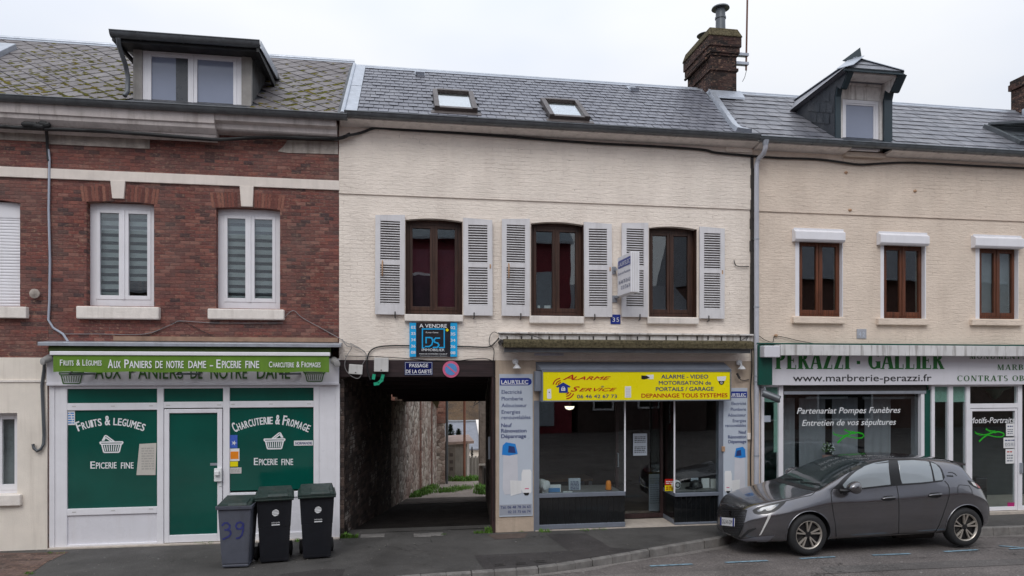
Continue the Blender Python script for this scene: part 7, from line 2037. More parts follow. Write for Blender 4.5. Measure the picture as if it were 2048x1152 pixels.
ro = MB().hexa([(xh0-2,yh-.2,zev-.1),(xh1-.15,yh-.2,zev-.1),(xh1-.15,yh+3.2,zrg-.1),(xh0-2,yh+3.2,zrg-.1)], [(xh0-2,yh-.2,zev),(xh1-.15,yh-.2,zev),(xh1-.15,yh+3.2,zrg),(xh0-2,yh+3.2,zrg)])
ro.hexa([(xh0-2,yh+3.201,zrg-.1),(xh1-.15,yh+3.201,zrg-.1),(xh1-.15,yh+6.6,zev-.1),(xh0-2,yh+6.6,zev-.1)], [(xh0-2,yh+3.201,zrg),(xh1-.15,yh+3.201,zrg),(xh1-.15,yh+6.6,zev),(xh0-2,yh+6.6,zev)])
ro.build('roof', plain('far_slate', (.19,.20,.23), .55, var=.15, ns=3, bump=.01), hs)
MB().prismx([(yh-.3,zev-1.6),(yh-.3,zev+.05),(yh+3.2,zrg+.12),(yh+3.2,-6),(yh-.3,-6)], xh1-.149, xh1+.10).build('gable', M['sill'], hs)
MB().box(xh0-2, xh1-.15, yh+3.1, yh+3.3, zrg+.001, zrg+.09).build('ridge_capping', M['zinc'], hs)
rb = thing('brick_wall', 'dark brick wall closing the right side of the alley', 'wall', (X_(969,13), 13, za(13)))
MB().box(X_(960,13), X_(960,13)+2.5, 13, 13.5, -3, Z_(968,780,13)).build('masonry', plain('old_dark_wall', (.16,.13,.11), .95, var=.35, ns=4, bump=.03, bs=12), rb)
MB().box(X_(958,12.9), X_(975,12.9), 12.8, 12.98, Z_(965,931,12.9), Z_(965,928,12.9)).build('shelf', M['concrete'], rb)
MB().tube([(X_(975,12.5),12.5,Z_(975,792,12.5)),(X_(955,12.5),12.5,Z_(955,806,12.5)),(X_(947,12.5),12.5,Z_(947,812,12.5)),(X_(949,12.5),12.5,Z_(949,806,12.5)),(X_(953,12.5),12.5,Z_(953,800,12.5))], .015, 6).build('bracket_wire', M['cable'], rb)
bn = MB().box(X_(957,14), X_(975,14), 12.2, 12.75, za(12.4), Z_(965,934,12.4)).build('dark_crate', M['black_ink'], bevel=.03)
tag(bn, 'dark box on the gravel at the right end of the alley', 'box')
def conifer(label, px, ytop, ybase, Y, rpx, seed):
    random.seed(seed)
    t = thing('conifer', label, 'tree', (X_(px,Y), Y, za(Y)))
    x = X_(px,Y); z0 = Z_(px,ybase,Y); z1 = Z_(px,ytop,Y); R = (X_(px+rpx,Y)-x)
    MB().tube([(x,Y,za(Y)),(x,Y,z0+(z1-z0)*.9)], [.10,.03], 8).build('trunk', M['dark_post'], t)
    f = MB()
    for k in range(1500):
        h = random.random()**.8; rr = R*(1-h)**.7*random.uniform(.45,1.05)*(1+.25*math.sin(h*26+seed)); a = random.uniform(0, 6.283)
        c = Vector((x+rr*math.cos(a), Y+rr*math.sin(a), z0+(z1-z0)*h)); s = R*.17*random.uniform(.6,1.3)
        u = Vector((math.cos(a), math.sin(a), random.uniform(.1,.9))).normalized()*s; v = Vector((-math.sin(a), math.cos(a), random.uniform(-.3,.3)))*s*.35
        f.poly([c-u*.4-v, c-u*.4+v, c+u])
    f.build('crown', plain('conifer_green', (.030,.050,.022), .8, var=.5, ns=4), t)
conifer('dark green conifer with a pointed top behind the shed roof', 901, 849, 905, 25.0, 19, 2)
conifer('dark green conifer beside the pole, the right one of two behind the shed', 917, 858, 905, 24.6, 17, 4)
conifer('small shrub like conifer between the shed and the grey fence', 944, 893, 935, 23.4, 6, 9)

# grass and weeds
random.seed(8)
def blades(mb, x, y, z, r, n, h):
    for k in range(n):
        a = random.uniform(0, 6.283); q = r*math.sqrt(random.random()); bx_, by_ = x+q*math.cos(a), y+q*math.sin(a)
        hh = h*random.uniform(.4,1.2); w_ = hh*.11; d = random.uniform(0,6.283); ln_ = random.uniform(.2,.9)*hh
        tip = (bx_+ln_*math.cos(d), by_+ln_*math.sin(d), z+hh); mid = (bx_+ln_*.35*math.cos(d), by_+ln_*.35*math.sin(d), z+hh*.6)
        c, s = -math.sin(d)*w_, math.cos(d)*w_
        mb.add([(bx_-c,by_-s,z),(bx_+c,by_+s,z),(mid[0]+c*.8,mid[1]+s*.8,mid[2]),(mid[0]-c*.8,mid[1]-s*.8,mid[2]),tip], [(0,1,2,3),(3,2,4)])
gr = MB()
def strip_grass(pts, Yf, dens, h, spread):
    for k in range(dens):
        t = random.random()*(len(pts)-1); i = int(t); f = t-i
        px = pts[i][0]+(pts[min(i+1,len(pts)-1)][0]-pts[i][0])*f; Y = pts[i][1]+(pts[min(i+1,len(pts)-1)][1]-pts[i][1])*f
        x = X_(px, Y)+random.gauss(0, spread); blades(gr, x, Y+random.gauss(0, .25), za(Y)-.005, .14, 9, h)
strip_grass([(817,7.6),(835,8.8),(850,10.5),(868,13.2)], 0, 240, .13, .10)
strip_grass([(880,9.6),(905,10.8),(938,12.0)], 0, 190, .09, .16)
strip_grass([(966,8.4),(970,9.6),(966,11)], 0, 120, .15, .10)
strip_grass([(918,18.2),(935,18.3),(968,18.6)], 0, 160, .20, .25)
struct(gr.build('alley_grass', M['grass']), 'stuff')
wd = MB()
def weedpx(px, py, n, h, r=.05):
    for k in range(n):
        x, y = gnd(px+random.uniform(-1,1)*r*115, py+random.uniform(-1.2,1.2)); blades(wd, x, min(y, -.02), .003, .03, 4, h)
for px, py, n, h, r in ((405,1088,26,.035,.18),(640,1079,6,.04,.05),(700,1075,30,.07,.13),(690,1073,12,.09,.05),(960,1064,24,.05,.10),(975,1061,22,.10,.05),(1090,1064,22,.05,.10),(1170,1061,10,.035,.08),(1200,1060,12,.03,.14),(1040,1063,6,.02,.04),(888,1070,8,.03,.04),(110,1107,8,.03,.15),(60,1148,16,.03,.10),(596,1083,8,.05,.03)):
    weedpx(px, py, n, h, r)
for k in range(60): weedpx(random.uniform(0, 680), 1100-random.uniform(0,14)*0-24*0+ (0), 1, .015, .02) if False else None
struct(wd.build('weeds', M['weed']), 'stuff')
lt = MB()                                         # leaves, grit and butts on the pavement
for k in range(260):
    px, py = random.uniform(0, 1500), random.uniform(1085, 1152)
    x, y = gnd(px, py)
    if y < kerb_y(x)+.14 or y > -.05: continue
    s = random.uniform(.004,.013); a = random.uniform(0,6.28)
    lt.poly([(x+s*math.cos(a+q)*random.uniform(.5,1.2), y+s*math.sin(a+q)*random.uniform(.5,1.2), .006+random.uniform(0,.004)) for q in (0,1.6,3.1,4.7)])
struct(lt.build('litter', plain('pale_grit', (.34,.31,.27), .9, var=.4, ns=40)), 'stuff')

# ================================================================== wheelie bins
def wheelie(label, px, pyb, pytop, wpx, ang, body_m, big, lid_m):
    x, y = gnd(px, pyb)
    s = F/((y+D)*math.cos(TH)+x*math.sin(TH))     # pixels per metre where it stands
    h = (pyb-pytop)/s*.95; w_ = wpx/s; d = w_*1.12
    t = thing('wheelie_bin', label, 'bin', (x, y, 0), 'wheelie bins on the pavement')
    ca, sa = math.cos(ang), math.sin(ang)
    def tf(X, Y, Z): return (x+X*ca-Y*sa, y+X*sa+Y*ca, Z)
    zr = h*.865
    b = MB()
    k = .80
    def ring(z, f, fd): return [(-w_/2*f,(1-fd)*d*.45-.10*d,z),(w_/2*f,(1-fd)*d*.45-.10*d,z),(w_/2*f,d*(.45+.55*fd)-.10*d,z),(-w_/2*f,d*(.45+.55*fd)-.10*d,z)]
    lv = [(.03,k,.74),(h*.06,k+.01,.75),(h*.50,.90,.86),(h*.505,.915 if big else .90,.87),(zr,1.0,.97)] if big else [(.015,k,.76),(h*.06,k+.01,.77),(zr,1.0,.97)]
    for (z0,f0,d0),(z1,f1,d1) in zip(lv, lv[1:]): b.hexa(ring(z0,f0,d0), ring(z1-.0005,f1,d1))
    b.xform(tf); b.build('body', body_m, t, bevel=.016, seg=3)
    e_ = -.10*d
    r = MB().hexa([(-w_*.545,-.02+e_,zr),(w_*.545,-.02+e_,zr),(w_*.545,d*1.02+e_,zr),(-w_*.545,d*1.02+e_,zr)], [(-w_*.56,-.03+e_,zr+h*.055),(w_*.56,-.03+e_,zr+h*.055),(w_*.56,d*1.03+e_,zr+h*.055),(-w_*.56,d*1.03+e_,zr+h*.055)])
    if big: r.box(-w_*.545,w_*.545,-.04+e_,-.031+e_,zr+.012,zr+h*.03)
    r.xform(tf); r.build('rim', body_m if not big else lid_m, t, bevel=.008)
    l = MB(); z0 = zr+h*.058
    l.hexa([(-w_*.52,-.03,z0),(w_*.52,-.03,z0),(w_*.52,d*1.0,z0),(-w_*.52,d*1.0,z0)], [(-w_*.47,.02,z0+h*.022),(w_*.47,.02,z0+h*.022),(w_*.47,d*.96,z0+h*.07),(-w_*.47,d*.96,z0+h*.07)])
    l.hexa([(-w_*.20,-.035,z0+.002),(w_*.40,-.035,z0+.002),(w_*.40,d*.5,z0+.03),(-w_*.20,d*.5,z0+.03)], [(-w_*.18,.0,z0+h*.036),(w_*.38,.0,z0+h*.036),(w_*.38,d*.5,z0+h*.062),(-w_*.18,d*.5,z0+h*.062)])
    l.xform(lambda X, Y, Z: tf(X, Y+e_, Z)); l.build('lid', lid_m, t, bevel=.008)
    hd = MB().tube([(-w_*.40,d*1.0,zr+.02),(-w_*.40,d*1.12,zr+.03),(w_*.40,d*1.12,zr+.03),(w_*.40,d*1.0,zr+.02)], .014, 6); hd.xform(lambda X, Y, Z: tf(X, Y+e_, Z)); hd.build('handle', body_m, t, smooth=50)
    rw = .105 if big else .10
    for sgn in (-1, 1):
        wv = MB().lathe([(.02,-.026),(rw-.012,-.026),(rw,-.016),(rw,.016),(rw-.012,.026),(.02,.026)], (sgn*(w_*.46), d*.83, rw), 'x', 20); wv.xform(tf); wh_ = wv.build('wheel', M['tyre'], t, smooth=35)
        hb = MB().lathe([(.01,-.032),(.045,-.030),(.05,.030),(.01,.032)], (sgn*(w_*.46), d*.83, rw), 'x', 12); hb.xform(tf); hb.build('hub', M['iron_dark'], wh_)
    ax = MB().tube([(-w_*.45,d*.83,rw),(w_*.45,d*.83,rw)], .012, 6); ax.xform(tf); ax.build('axle', M['iron_dark'], t)
    return t, tf, w_, d, h, zr
bin_dark = plain('charcoal_bin_plastic', (.010,.011,.015), .55, var=.18, ns=6, bump=.0015, bs=80, streak=.15, dirt=(.04,.038,.035), spec=.28)
bin_grey = plain('blue_grey_bin_plastic', (.085,.092,.118), .55, var=.12, ns=6, bump=.0015, bs=80, streak=.3, dirt=(.05,.05,.055))
lid_g = plain('dark_green_lid', (.014,.030,.026), .5, var=.2, ns=8, streak=.2)
def front(tf, w_, d, h, u, v, big):               # point on the leaning front face
    zr = h*.865; z = .03+(zr-.03)*v
    f = (.74+(.97-.74)*v)
    f = .76+(.97-.76)*v if not big else (.75+(.86-.75)*min(v/.57,1) if v < .57 else .87+(.97-.87)*(v-.57)/.43)
    fd = .76+(.97-.76)*v if not big else (.74+.12*min(v/.57,1) if v < .57 else .87+.10*(v-.57)/.43)
    return tf(u*w_/2, (1-fd)*d*.45-.10*d-.005, z)
t, tf, w_, d, h, zr = wheelie('smallest bin, blue grey with a green lid and 39 painted in blue on its front', 470, 1137, 992, 63, rad(0), bin_grey, False, lid_g)
gr_ = MB()
def brush(pts, wd_):
    P = [Vector(front(tf, w_, d, h, *p, False)) for p in pts]
    sx = Vector((1, 0, 0))
    for a, b in zip(P, P[1:]):
        dv = (b-a).normalized(); nrm = Vector((dv.z*sx.x, dv.z*sx.y, -dv.dot(sx)))*wd_; e = dv*wd_*.4
        gr_.poly([a-nrm-e, b-nrm+e, b+nrm+e, a+nrm-e])
_v = lambda L: [(u, .77-(.77-v)*.72) for u, v in L]
brush(_v([(-.74,.71),(-.60,.77),(-.42,.77),(-.28,.71),(-.30,.64),(-.44,.605),(-.58,.60)]), .012); brush(_v([(-.44,.60),(-.26,.575),(-.22,.51),(-.34,.44),(-.56,.40),(-.70,.375)]), .012)
brush(_v([(.52,.74),(.36,.78),(.18,.76),(.08,.69),(.16,.62),(.34,.61),(.48,.66),(.54,.74),(.52,.58),(.44,.46),(.30,.40),(.10,.385)]), .012)
gr_.build('painted_number', plain('blue_marker', (.030,.036,.17), .5, var=.3, ns=20), t)
def emblem(t, tf, w_, d, h, ang):
    mb = MB(); wmb = MB(); cu, cv, r = .06, .80, .20
    n = 24
    asp = (w_/2)/(h*.835)
    for lo, hi in ((-1,-.62),(-.5,-.12),(0,.30),(.42,.70),(.80,1)):   # disc cut by wavy stripes
        N_ = 10
        for k in range(N_):
            a = lo+(hi-lo)*k/N_; b = lo+(hi-lo)*(k+1)/N_
            xa = math.sqrt(max(0,1-a*a)); xb = math.sqrt(max(0,1-b*b))
            mb.poly([front(tf,w_,d,h,cu-r*xa,cv+r*a*asp,True),front(tf,w_,d,h,cu+r*xa,cv+r*a*asp+.004,True),front(tf,w_,d,h,cu+r*xb,cv+r*b*asp+.004,True),front(tf,w_,d,h,cu-r*xb,cv+r*b*asp,True)])
    mb.text('métropole', -.16, .30, .63, .028, 0, bold=.01, fn=lambda X, Y, Z: front(tf,w_,d,h,X,Z,True))
    mb.poly([front(tf,w_,d,h,u,v,True) for u,v in ((-.16,.595),(.30,.595),(.30,.612),(-.16,.612))])
    mb.build('emblem', M['white_ink'], t)
R_ = wheelie('tall charcoal bin with a white round emblem, in the middle of the three bins', 549, 1127, 973, 67, rad(9), bin_dark, True, lid_g); emblem(R_[0], R_[1], *R_[2:5], rad(15))
R_ = wheelie('tall charcoal bin with a white round emblem, nearest the alley', 634, 1119, 968, 66, rad(8), bin_dark, True, lid_g); emblem(R_[0], R_[1], *R_[2:5], rad(15))

# ================================================================== houses across the street (seen in the window panes)
def across(name, label, x0, x1, zev, zrg, wall_m, roof_m, wins=()):
    t = thing(name, label, 'building', ((x0+x1)/2, -19.5, 0))
    MB().box(x0, x1, -27, -19, -.3, zev).build('wall', wall_m, t)
    if zrg: MB().prismx([(-18.7,zev+.001),(-27.3,zev+.001),(-23,zrg)], x0-.1, x1+.1).build('roof', roof_m, t)
    MB().box(x0-.1, x1+.1, -18.72, -18.60, zev-.10, zev).build('gutter', M['zinc'], t)
    for a, b, c, e in wins:
        f = MB().frame(a, b, c, e, .08, -19.0, -18.95).build('window', M['white_pvc'], t); MB().box(a+.07, b-.07, -18.99, -18.98, c+.07, e-.07).build('pane', M['glass_dark'], f)
fsl = plain('street_slate', (.20,.21,.24), .5, var=.15, ns=4)
across('red_building', 'dark red clad building across the street, mirrored in the shuttered windows', -4.3, 7.6, 8.8, 12.0, plain('dark_red_cladding', (.22,.020,.034), .5, var=.25, ns=2), plain('blue_grey_sheet', (.17,.21,.25), .5, var=.1), ((-2,1,.3,2.8),(-3.4,-2.6,4.2,6.4),(.2,1.3,5.2,7.2)))
MB().box(5.9, 6.75, -18.99, -18.9, .3, 7.4).build('loading_door', plain('pale_metal_door', (.45,.50,.56), .5), bpy.data.objects['red_building'])
across('slate_house', 'low house with a slate roof across the street', 7.9, 14.2, 5.0, 7.4, plain('dark_brown_brick', (.07,.045,.04), .9, var=.3, ns=5), fsl, ((8.6,9.6,1,2.4),(11.2,12.3,1,2.4)))
across('slate_house', 'tall slate roofed house across the street, mirrored in the beige house windows', 14.8, 36, 7.4, 12.5, plain('brown_brick', (.14,.07,.055), .9, var=.3, ns=5), fsl, ((16,17.2,3.4,5),(19.5,20.7,3.4,5),(23,24.2,3.4,5),(27,28.2,3.4,5),(16,18.2,.4,2.6),(20,23,.4,2.6)))
across('cream_building', 'cream building across the street, mirrored in the dormer and casement panes', -27, -4.6, 6.2, 9.5, plain('grey_brown_render', (.20,.17,.15), .9, var=.2, ns=2), fsl, ((-24,-22.8,3.2,4.8),(-20,-18.8,3.2,4.8),(-16,-14.8,3.2,4.8),(-13,-11.8,3.2,4.8)))

# ================================================================== the parked car
ZC = -.075
(fx, fy), (rx, ry) = gnd(1613, 1109, ZC), gnd(1925, 1092, ZC)
KX = math.hypot(rx-fx, ry-fy)/2.54
KZ = 1.03
KY = .82
eu = Vector((rx-fx, ry-fy, 0)).normalized(); ev = Vector((eu.y, -eu.x, 0))     # ev points to the camera side
HWT = .8725*KY-.085                               # the contact patch lies inside the tyre face
CO = Vector((fx, fy, ZC)) - eu*(.82*KX) - ev*HWT
def C(u, v, h): return CO + eu*(u*KX) + ev*(v*KY) + Vector((0,0,h*KZ))
def Cinv(P): q = Vector(P)-CO; return q.dot(eu)/KX, q.dot(ev)/KY, q.z/KZ
def smooth_tab(tab):                              # Catmull-Rom through a table
    def f(x):
        if x <= tab[0][0]: return tab[0][1]
        if x >= tab[-1][0]: return tab[-1][1]
        for i in range(len(tab)-1):
            if x <= tab[i+1][0]: break
        x0, y0 = tab[i]; x1, y1 = tab[i+1]; t = (x-x0)/(x1-x0)
        m0 = (y1-tab[max(i-1,0)][1])/(x1-tab[max(i-1,0)][0]) if i > 0 else (y1-y0)/(x1-x0)
        m1 = (tab[min(i+2,len(tab)-1)][1]-y0)/(tab[min(i+2,len(tab)-1)][0]-x0) if i+2 < len(tab) else (y1-y0)/(x1-x0)
        m0 *= (x1-x0); m1 *= (x1-x0)
        return (2*t**3-3*t*t+1)*y0+(t**3-2*t*t+t)*m0+(-2*t**3+3*t*t)*y1+(t**3-t*t)*m1
    return f
zt_f = smooth_tab([(-.17,.50),(-.14,.63),(-.09,.69),(-.02,.735),(.1,.78),(.4,.845),(.73,.90),(.93,.94),(1.03,.975),(1.09,1.01),(1.3,1.125),(1.58,1.26),(1.82,1.345),(2.05,1.39),(2.3,1.412),(2.6,1.412),(2.95,1.393),(3.22,1.36),(3.40,1.325),(3.48,1.28),(3.55,1.16),(3.63,1.035),(3.72,.945),(3.79,.87),(3.86,.72),(3.905,.54),(3.92,.42)])
zw_f = smooth_tab([(-.17,.47),(-.14,.56),(-.09,.625),(0,.67),(.2,.735),(.52,.82),(.75,.87),(.93,.925),(1.22,.972),(1.6,.968),(2.25,.995),(3.03,1.038),(3.3,1.045),(3.5,1.02),(3.63,.955),(3.72,.885),(3.8,.78),(3.87,.62),(3.92,.40)])
ym_f = smooth_tab([(-.17,.42),(-.155,.50),(-.11,.575),(0,.665),(.12,.74),(.28,.805),(.5,.850),(.8,.870),(1.4,.8725),(3.2,.8725),(3.5,.862),(3.68,.835),(3.8,.785),(3.88,.71),(3.92,.63)])
yr_f = smooth_tab([(-.17,.36),(0,.54),(.3,.66),(.7,.72),(1.03,.735),(1.22,.735),(1.57,.695),(1.95,.645),(2.3,.62),(3.0,.60),(3.3,.59),(3.47,.58),(3.6,.63),(3.75,.66),(3.86,.62),(3.92,.52)])
zb_f = smooth_tab([(-.17,.20),(-.1,.175),(.3,.185),(1.3,.185),(2.8,.195),(3.5,.22),(3.75,.25),(3.92,.34)])
US = [-.17,-.16,-.145,-.12,-.085,-.04,.01,.08,.16,.25,.35,.48,.6,.72,.84,.94,1.02,1.08,1.15,1.24,1.34,1.46,1.58,1.72,1.84,1.98,2.12,2.28,2.45,2.62,2.8,2.98,3.1,3.22,3.32,3.40,3.45,3.49,3.53,3.58,3.64,3.70,3.75,3.80,3.84,3.875,3.90,3.913,3.92]
def ring_at(u):
    zb, zw, zt, ym, yr = zb_f(u), zw_f(u), zt_f(u), ym_f(u), yr_f(u)
    cab = min(1, max(0, (u-1.0)/.3))*min(1, max(0, (3.8-u)/.25))
    yw = ym-.098
    zr = zt - .030*cab - .022*(1-cab)
    if zr < zw+.015: zr = zw+.012*(1 if u > -.1 else .5)
    q = [(0,zb),(ym*.7,zb)]
    for f, dy in ((.03,.07),(.13,.026),(.34,.008),(.54,.002),(.69,.017),(.728,.006),(.740,.006),(.79,.018),(1.0,.098)): q.append((ym-dy, zb+f*(zw-zb)))
    m = ((yw+yr)/2+.018*cab, (zw+zr)/2); q += [m, (yr, zr), (yr*.72, zt-.014), (yr*.36, zt-.004), (0, zt)]
    return q
cb = MB(); rings = [ring_at(u) for u in US]; n = len(rings[0])
full = []
warp = lambda u: u if u > .35 else .35-(.35-u)*(.42/.52)
for u, q in zip(US, rings):
    u = warp(u)
    full.append([C(u, v, h) for v, h in q] + [C(u, -v, h) for v, h in q[-2:0:-1]])
m_ = len(full[0]); vs = [p for r in full for p in r]
fs = [(i*m_+j, i*m_+(j+1)%m_, (i+1)*m_+(j+1)%m_, (i+1)*m_+j) for i in range(len(US)-1) for j in range(m_)]
fs += [tuple(range(m_-1,-1,-1)), tuple(range((len(US)-1)*m_, len(US)*m_))]
cb.add(vs, fs)
def paint(name):
    b = NB(name)
    fl = b.noise(900, 1, .5)
    c = b.ramp(fl, [(.3, (.135,.133,.146)), (.7, (.19,.187,.20))])
    low = b.ramp(b.noise(2.2, 4), [(.4, 0), (.7, .35)])
    c = b.mix(low, c, (.15,.14,.135))
    b.p.inputs['Coat Weight'].default_value = 1.0; b.p.inputs['Coat IOR'].default_value = 1.6; b.p.inputs['Coat Roughness'].default_value = .04
    return b.fin(c, .24, .85, None, .5)
M['paint'] = paint('grey_metallic_paint')
M['car_glass'] = plain('sky_toned_car_glass', (.27,.30,.32), .02, var=.06, ns=1, spec=1.0)  # opaque panes; sky reflection and see-through brightness are put into the colour
M['car_screen'] = plain('windscreen_glass', (.022,.030,.031), .03, var=.1, ns=1, spec=.9)
M['car_black'] = plain('black_trim', (.012,.012,.013), .35, var=.1)
M['car_matt'] = plain('matt_black_plastic', (.014,.014,.015), .7, var=.15)
M['chrome'] = plain('chrome', (.62,.62,.64), .15, 1.0, var=.03)
M['alu'] = plain('machined_alloy', (.46,.42,.37), .35, .6, var=.05)
M['lamp'] = plain('headlamp_lens', (.22,.23,.25), .12, .2, var=.25, ns=9, spec=.8)
M['lamp_red'] = plain('rear_lamp', (.24,.02,.02), .08, var=.1, spec=.8)
car = thing('parked_car', 'dark grey metallic five door hatchback parked at the kerb before the stonemason shop', 'car', tuple(C(2.03,0,0)))
bo = cb.build('body', M['paint'], car, smooth=50)
sb = bo.modifiers.new('sub', 'SUBSURF'); sb.levels = 1; sb.render_levels = 1
def wheel_centre(u, v): p = C(u, v, 0); return Vector((p.x, p.y, ZC + RT))
RT = .318
cut = MB()
for u in (.82, 3.36):
    for s in (1, -1):
        c0 = C(u, s*.56, 0); c1 = C(u, s*1.2, 0); vsr = []
        for c in (c0, c1):
            for j in range(40):
                t = 2*math.pi*j/40; r = RT+.045
                vsr.append(Vector((c.x, c.y, ZC+RT+.008)) + eu*(r*math.cos(t)*1.02) + Vector((0,0,r*math.sin(t))))
        cut.add(vsr, [tuple(range(40)), tuple(range(40,80))] + [(j, (j+1)%40, 40+(j+1)%40, 40+j) for j in range(40)])
co = cut.build('cutter', M['car_matt'])
bm_ = bo.modifiers.new('cut', 'BOOLEAN'); bm_.object = co; bm_.operation = 'DIFFERENCE'; bm_.solver = 'EXACT'
co.location = -ORG[bo.name]
co.location = (0,0,0)
bpy.context.view_layer.update()
dg = bpy.context.evaluated_depsgraph_get()
nm = bpy.data.meshes.new_from_object(bo.evaluated_get(dg), depsgraph=dg)
bo.modifiers.clear(); bo.data = nm; bo.data.name = 'body'
bpy.data.objects.remove(co)
nm.materials.clear(); nm.materials.append(M['paint']); nm.materials.append(M['car_matt'])
for p in nm.polygons:                             # the pockets of the wheel arches are bare black plastic
    c = p.center + ORG[bo.name]; u, v, h = Cinv(c)
    p.material_index = 0
    for uw in (.82, 3.36):
        rr = math.hypot((u-uw)*KX, (h*KZ+ZC)-(ZC+RT+.008))
        if rr < RT+.05 and abs(v) < .845 and rr < RT+.0455: p.material_index = 1 if (abs(p.normal.dot(ev)) < .5 or abs(v) < .6) else 0
nm.shade_smooth(); nm.set_sharp_from_angle(angle=rad(42))
off = ORG[bo.name]
bvh = BVHTree.FromPolygons([v.co + off for v in nm.vertices], [tuple(p.vertices) for p in nm.polygons])
CAM = Vector((0,-D,H))
def hit(px, py):
    a, b, t = _ray(px, py); d = Vector((a, b, t)).normalized()
    p, nn, i, dist = bvh.ray_cast(CAM, d)
    if p is None: return None
    if nn.dot(d) > 0: nn = -nn
    return p, nn
def poly_span(pts, x):
    ys_ = []
    for (x0, y0), (x1, y1) in zip(pts, pts[1:]+pts[:1]):
        if (x0 <= x < x1) or (x1 <= x < x0): ys_.append(y0+(y1-y0)*(x-x0)/(x1-x0))
    return (min(ys_), max(ys_)) if len(ys_) >= 2 else None
def drape(mb, pts, o=.004, nx=16, ny=6, both=False):   # measured outline laid on the bodywork (and its twin on the far side)
    x0, x1 = min(p[0] for p in pts)+1e-3, max(p[0] for p in pts)-1e-3
    rows = []
    for i in range(nx+1):
        x = x0+(x1-x0)*i/nx; s = poly_span(pts, x)
        if s is None: continue
        r = []
        for j in range(ny+1):
            hh = hit(x, s[0]+(s[1]-s[0])*j/ny); r.append(hh[0]+hh[1]*o if hh else None)
        rows.append(r)
    nr = len(rows); base = len(mb.v)
    ids = {}
    for i, r in enumerate(rows):
        for j, p in enumerate(r):
            if p is not None: ids[i, j] = len(mb.v); mb.v.append(tuple(p))
    quads = []
    for i in range(nr-1):
        for j in range(ny):
            k_ = [(i,j),(i+1,j),(i+1,j+1),(i,j+1)]
            if any(k not in ids for k in k_): continue
            q = [rows[a][b_] for a, b_ in k_]
            if max((q[a]-q[b_]).length for a, b_ in ((0,1),(1,2),(2,3),(3,0))) > .5: continue
            quads.append(k_); mb.f.append(tuple(ids[k] for k in k_)); mb.r.append(.5)
    if both:
        id2 = {}
        for (i, j) in ids:
            u, v, h = Cinv(rows[i][j]); id2[i, j] = len(mb.v); mb.v.append(tuple(C(u, -v, h)))
        for k_ in quads: mb.f.append(tuple(id2[k] for k in reversed(k_))); mb.r.append(.5)
    return mb
def line_on(mb, pts, wd=.006, o=.003, both=True, sub=6):
    P = []
    for (a, b), (c, d_) in zip(pts, pts[1:]):
        for k in range(sub): P.append((a+(c-a)*k/sub, b+(d_-b)*k/sub))
    P.append(pts[-1]); HH = [hit(*p) for p in P]
    for A, B in zip(HH, HH[1:]):
        if not A or not B or (A[0]-B[0]).length > .3: continue
        dv = (B[0]-A[0]).normalized(); s = dv.cross(A[1]).normalized()*wd
        q = [A[0]+A[1]*o-s, B[0]+B[1]*o-s, B[0]+B[1]*o+s, A[0]+A[1]*o+s]
        mb.poly(q)
        if both: mb.poly([C(*(lambda t: (t[0], -t[1], t[2]))(Cinv(p))) for p in reversed(q)])
    return mb
G4 = lambda pts: [(1400+x/3.1605, 860+y/3.1605) for x, y in pts]
G3 = lambda pts: [(1430+x/5.007, 900+y/5.007) for x, y in pts]
# side glass
tr = drape(MB(), G4([(838,372),(866,346),(905,305),(960,258),(1020,222),(1090,198),(1190,184),(1300,180),(1400,187),(1470,201),(1515,228),(1538,262),(1548,300),(1543,324),(1400,342),(1245,352),(1000,378)]), .003, 40, 10, True)
tr.build('window_trim', M['car_black'], car, smooth=60)
for pts in ([(905,368),(900,348),(935,306),(985,262),(1040,230),(1100,210),(1192,195),(1200,250),(1203,345),(1000,368)],
            [(1248,196),(1350,192),(1445,202),(1460,250),(1472,324),(1400,332),(1272,340),(1258,260)],
            [(1457,206),(1490,218),(1515,245),(1528,280),(1533,316),(1484,322),(1474,270)]):
    drape(MB(), G4(pts), .007, 24, 8, True).each('side_window', M['car_glass'], car, smooth=60)
# windscreen, laid from above
def drape_uv(mb, fn, o, nu, nv):
    G_ = []
    for i in range(nu+1):
        r = []
        for j in range(nv+1):
            u, v = fn(i/nu, j/nv); p0 = C(u, v, 2.2); p, nn, k, ds = bvh.ray_cast(p0, Vector((0,0,-1)))
            r.append(p + (nn if nn.z > 0 else -nn)*o if p else None)
        G_.append(r)
    for i in range(nu):
        for j in range(nv):
            q = [G_[i][j], G_[i+1][j], G_[i+1][j+1], G_[i][j+1]]
            if None not in q: mb.poly(q)
    return mb
def ws(t, s): u = 1.06+.84*t - .05*(1-abs(2*s-1)**2)*(1-t); w_ = .705-.09*t; return u, (2*s-1)*w_
drape_uv(MB(), ws, .005, 12, 20).build('windscreen', M['car_screen'], car, smooth=60)
def cow(t, s): return .985+.085*t-.05*(1-abs(2*s-1)**2), (2*s-1)*.70
drape_uv(MB(), cow, .004, 3, 20).build('cowl', M['car_matt'], car, smooth=60)
wp = MB()
for v0, v1, u0, u1 in ((.10,.58,1.06,1.13),(-.42,.05,1.05,1.12)):
    P = []
    for k in range(7):
        u, v = u0+(u1-u0)*k/6, v0+(v1-v0)*k/6; p, nn, q_, ds = bvh.ray_cast(C(u,v,2.2), Vector((0,0,-1))); P.append(p+nn*.018)
    wp.tube(P, .009, 6)
wp.build('wiper', M['car_matt'], car)
def rg(t, s): u = 3.495+.15*t; return u, (2*s-1)*(.50+.04*t)
drape_uv(MB(), rg, .006, 8, 12).build('rear_window', M['car_screen'], car, smooth=60)
spo = MB(); 
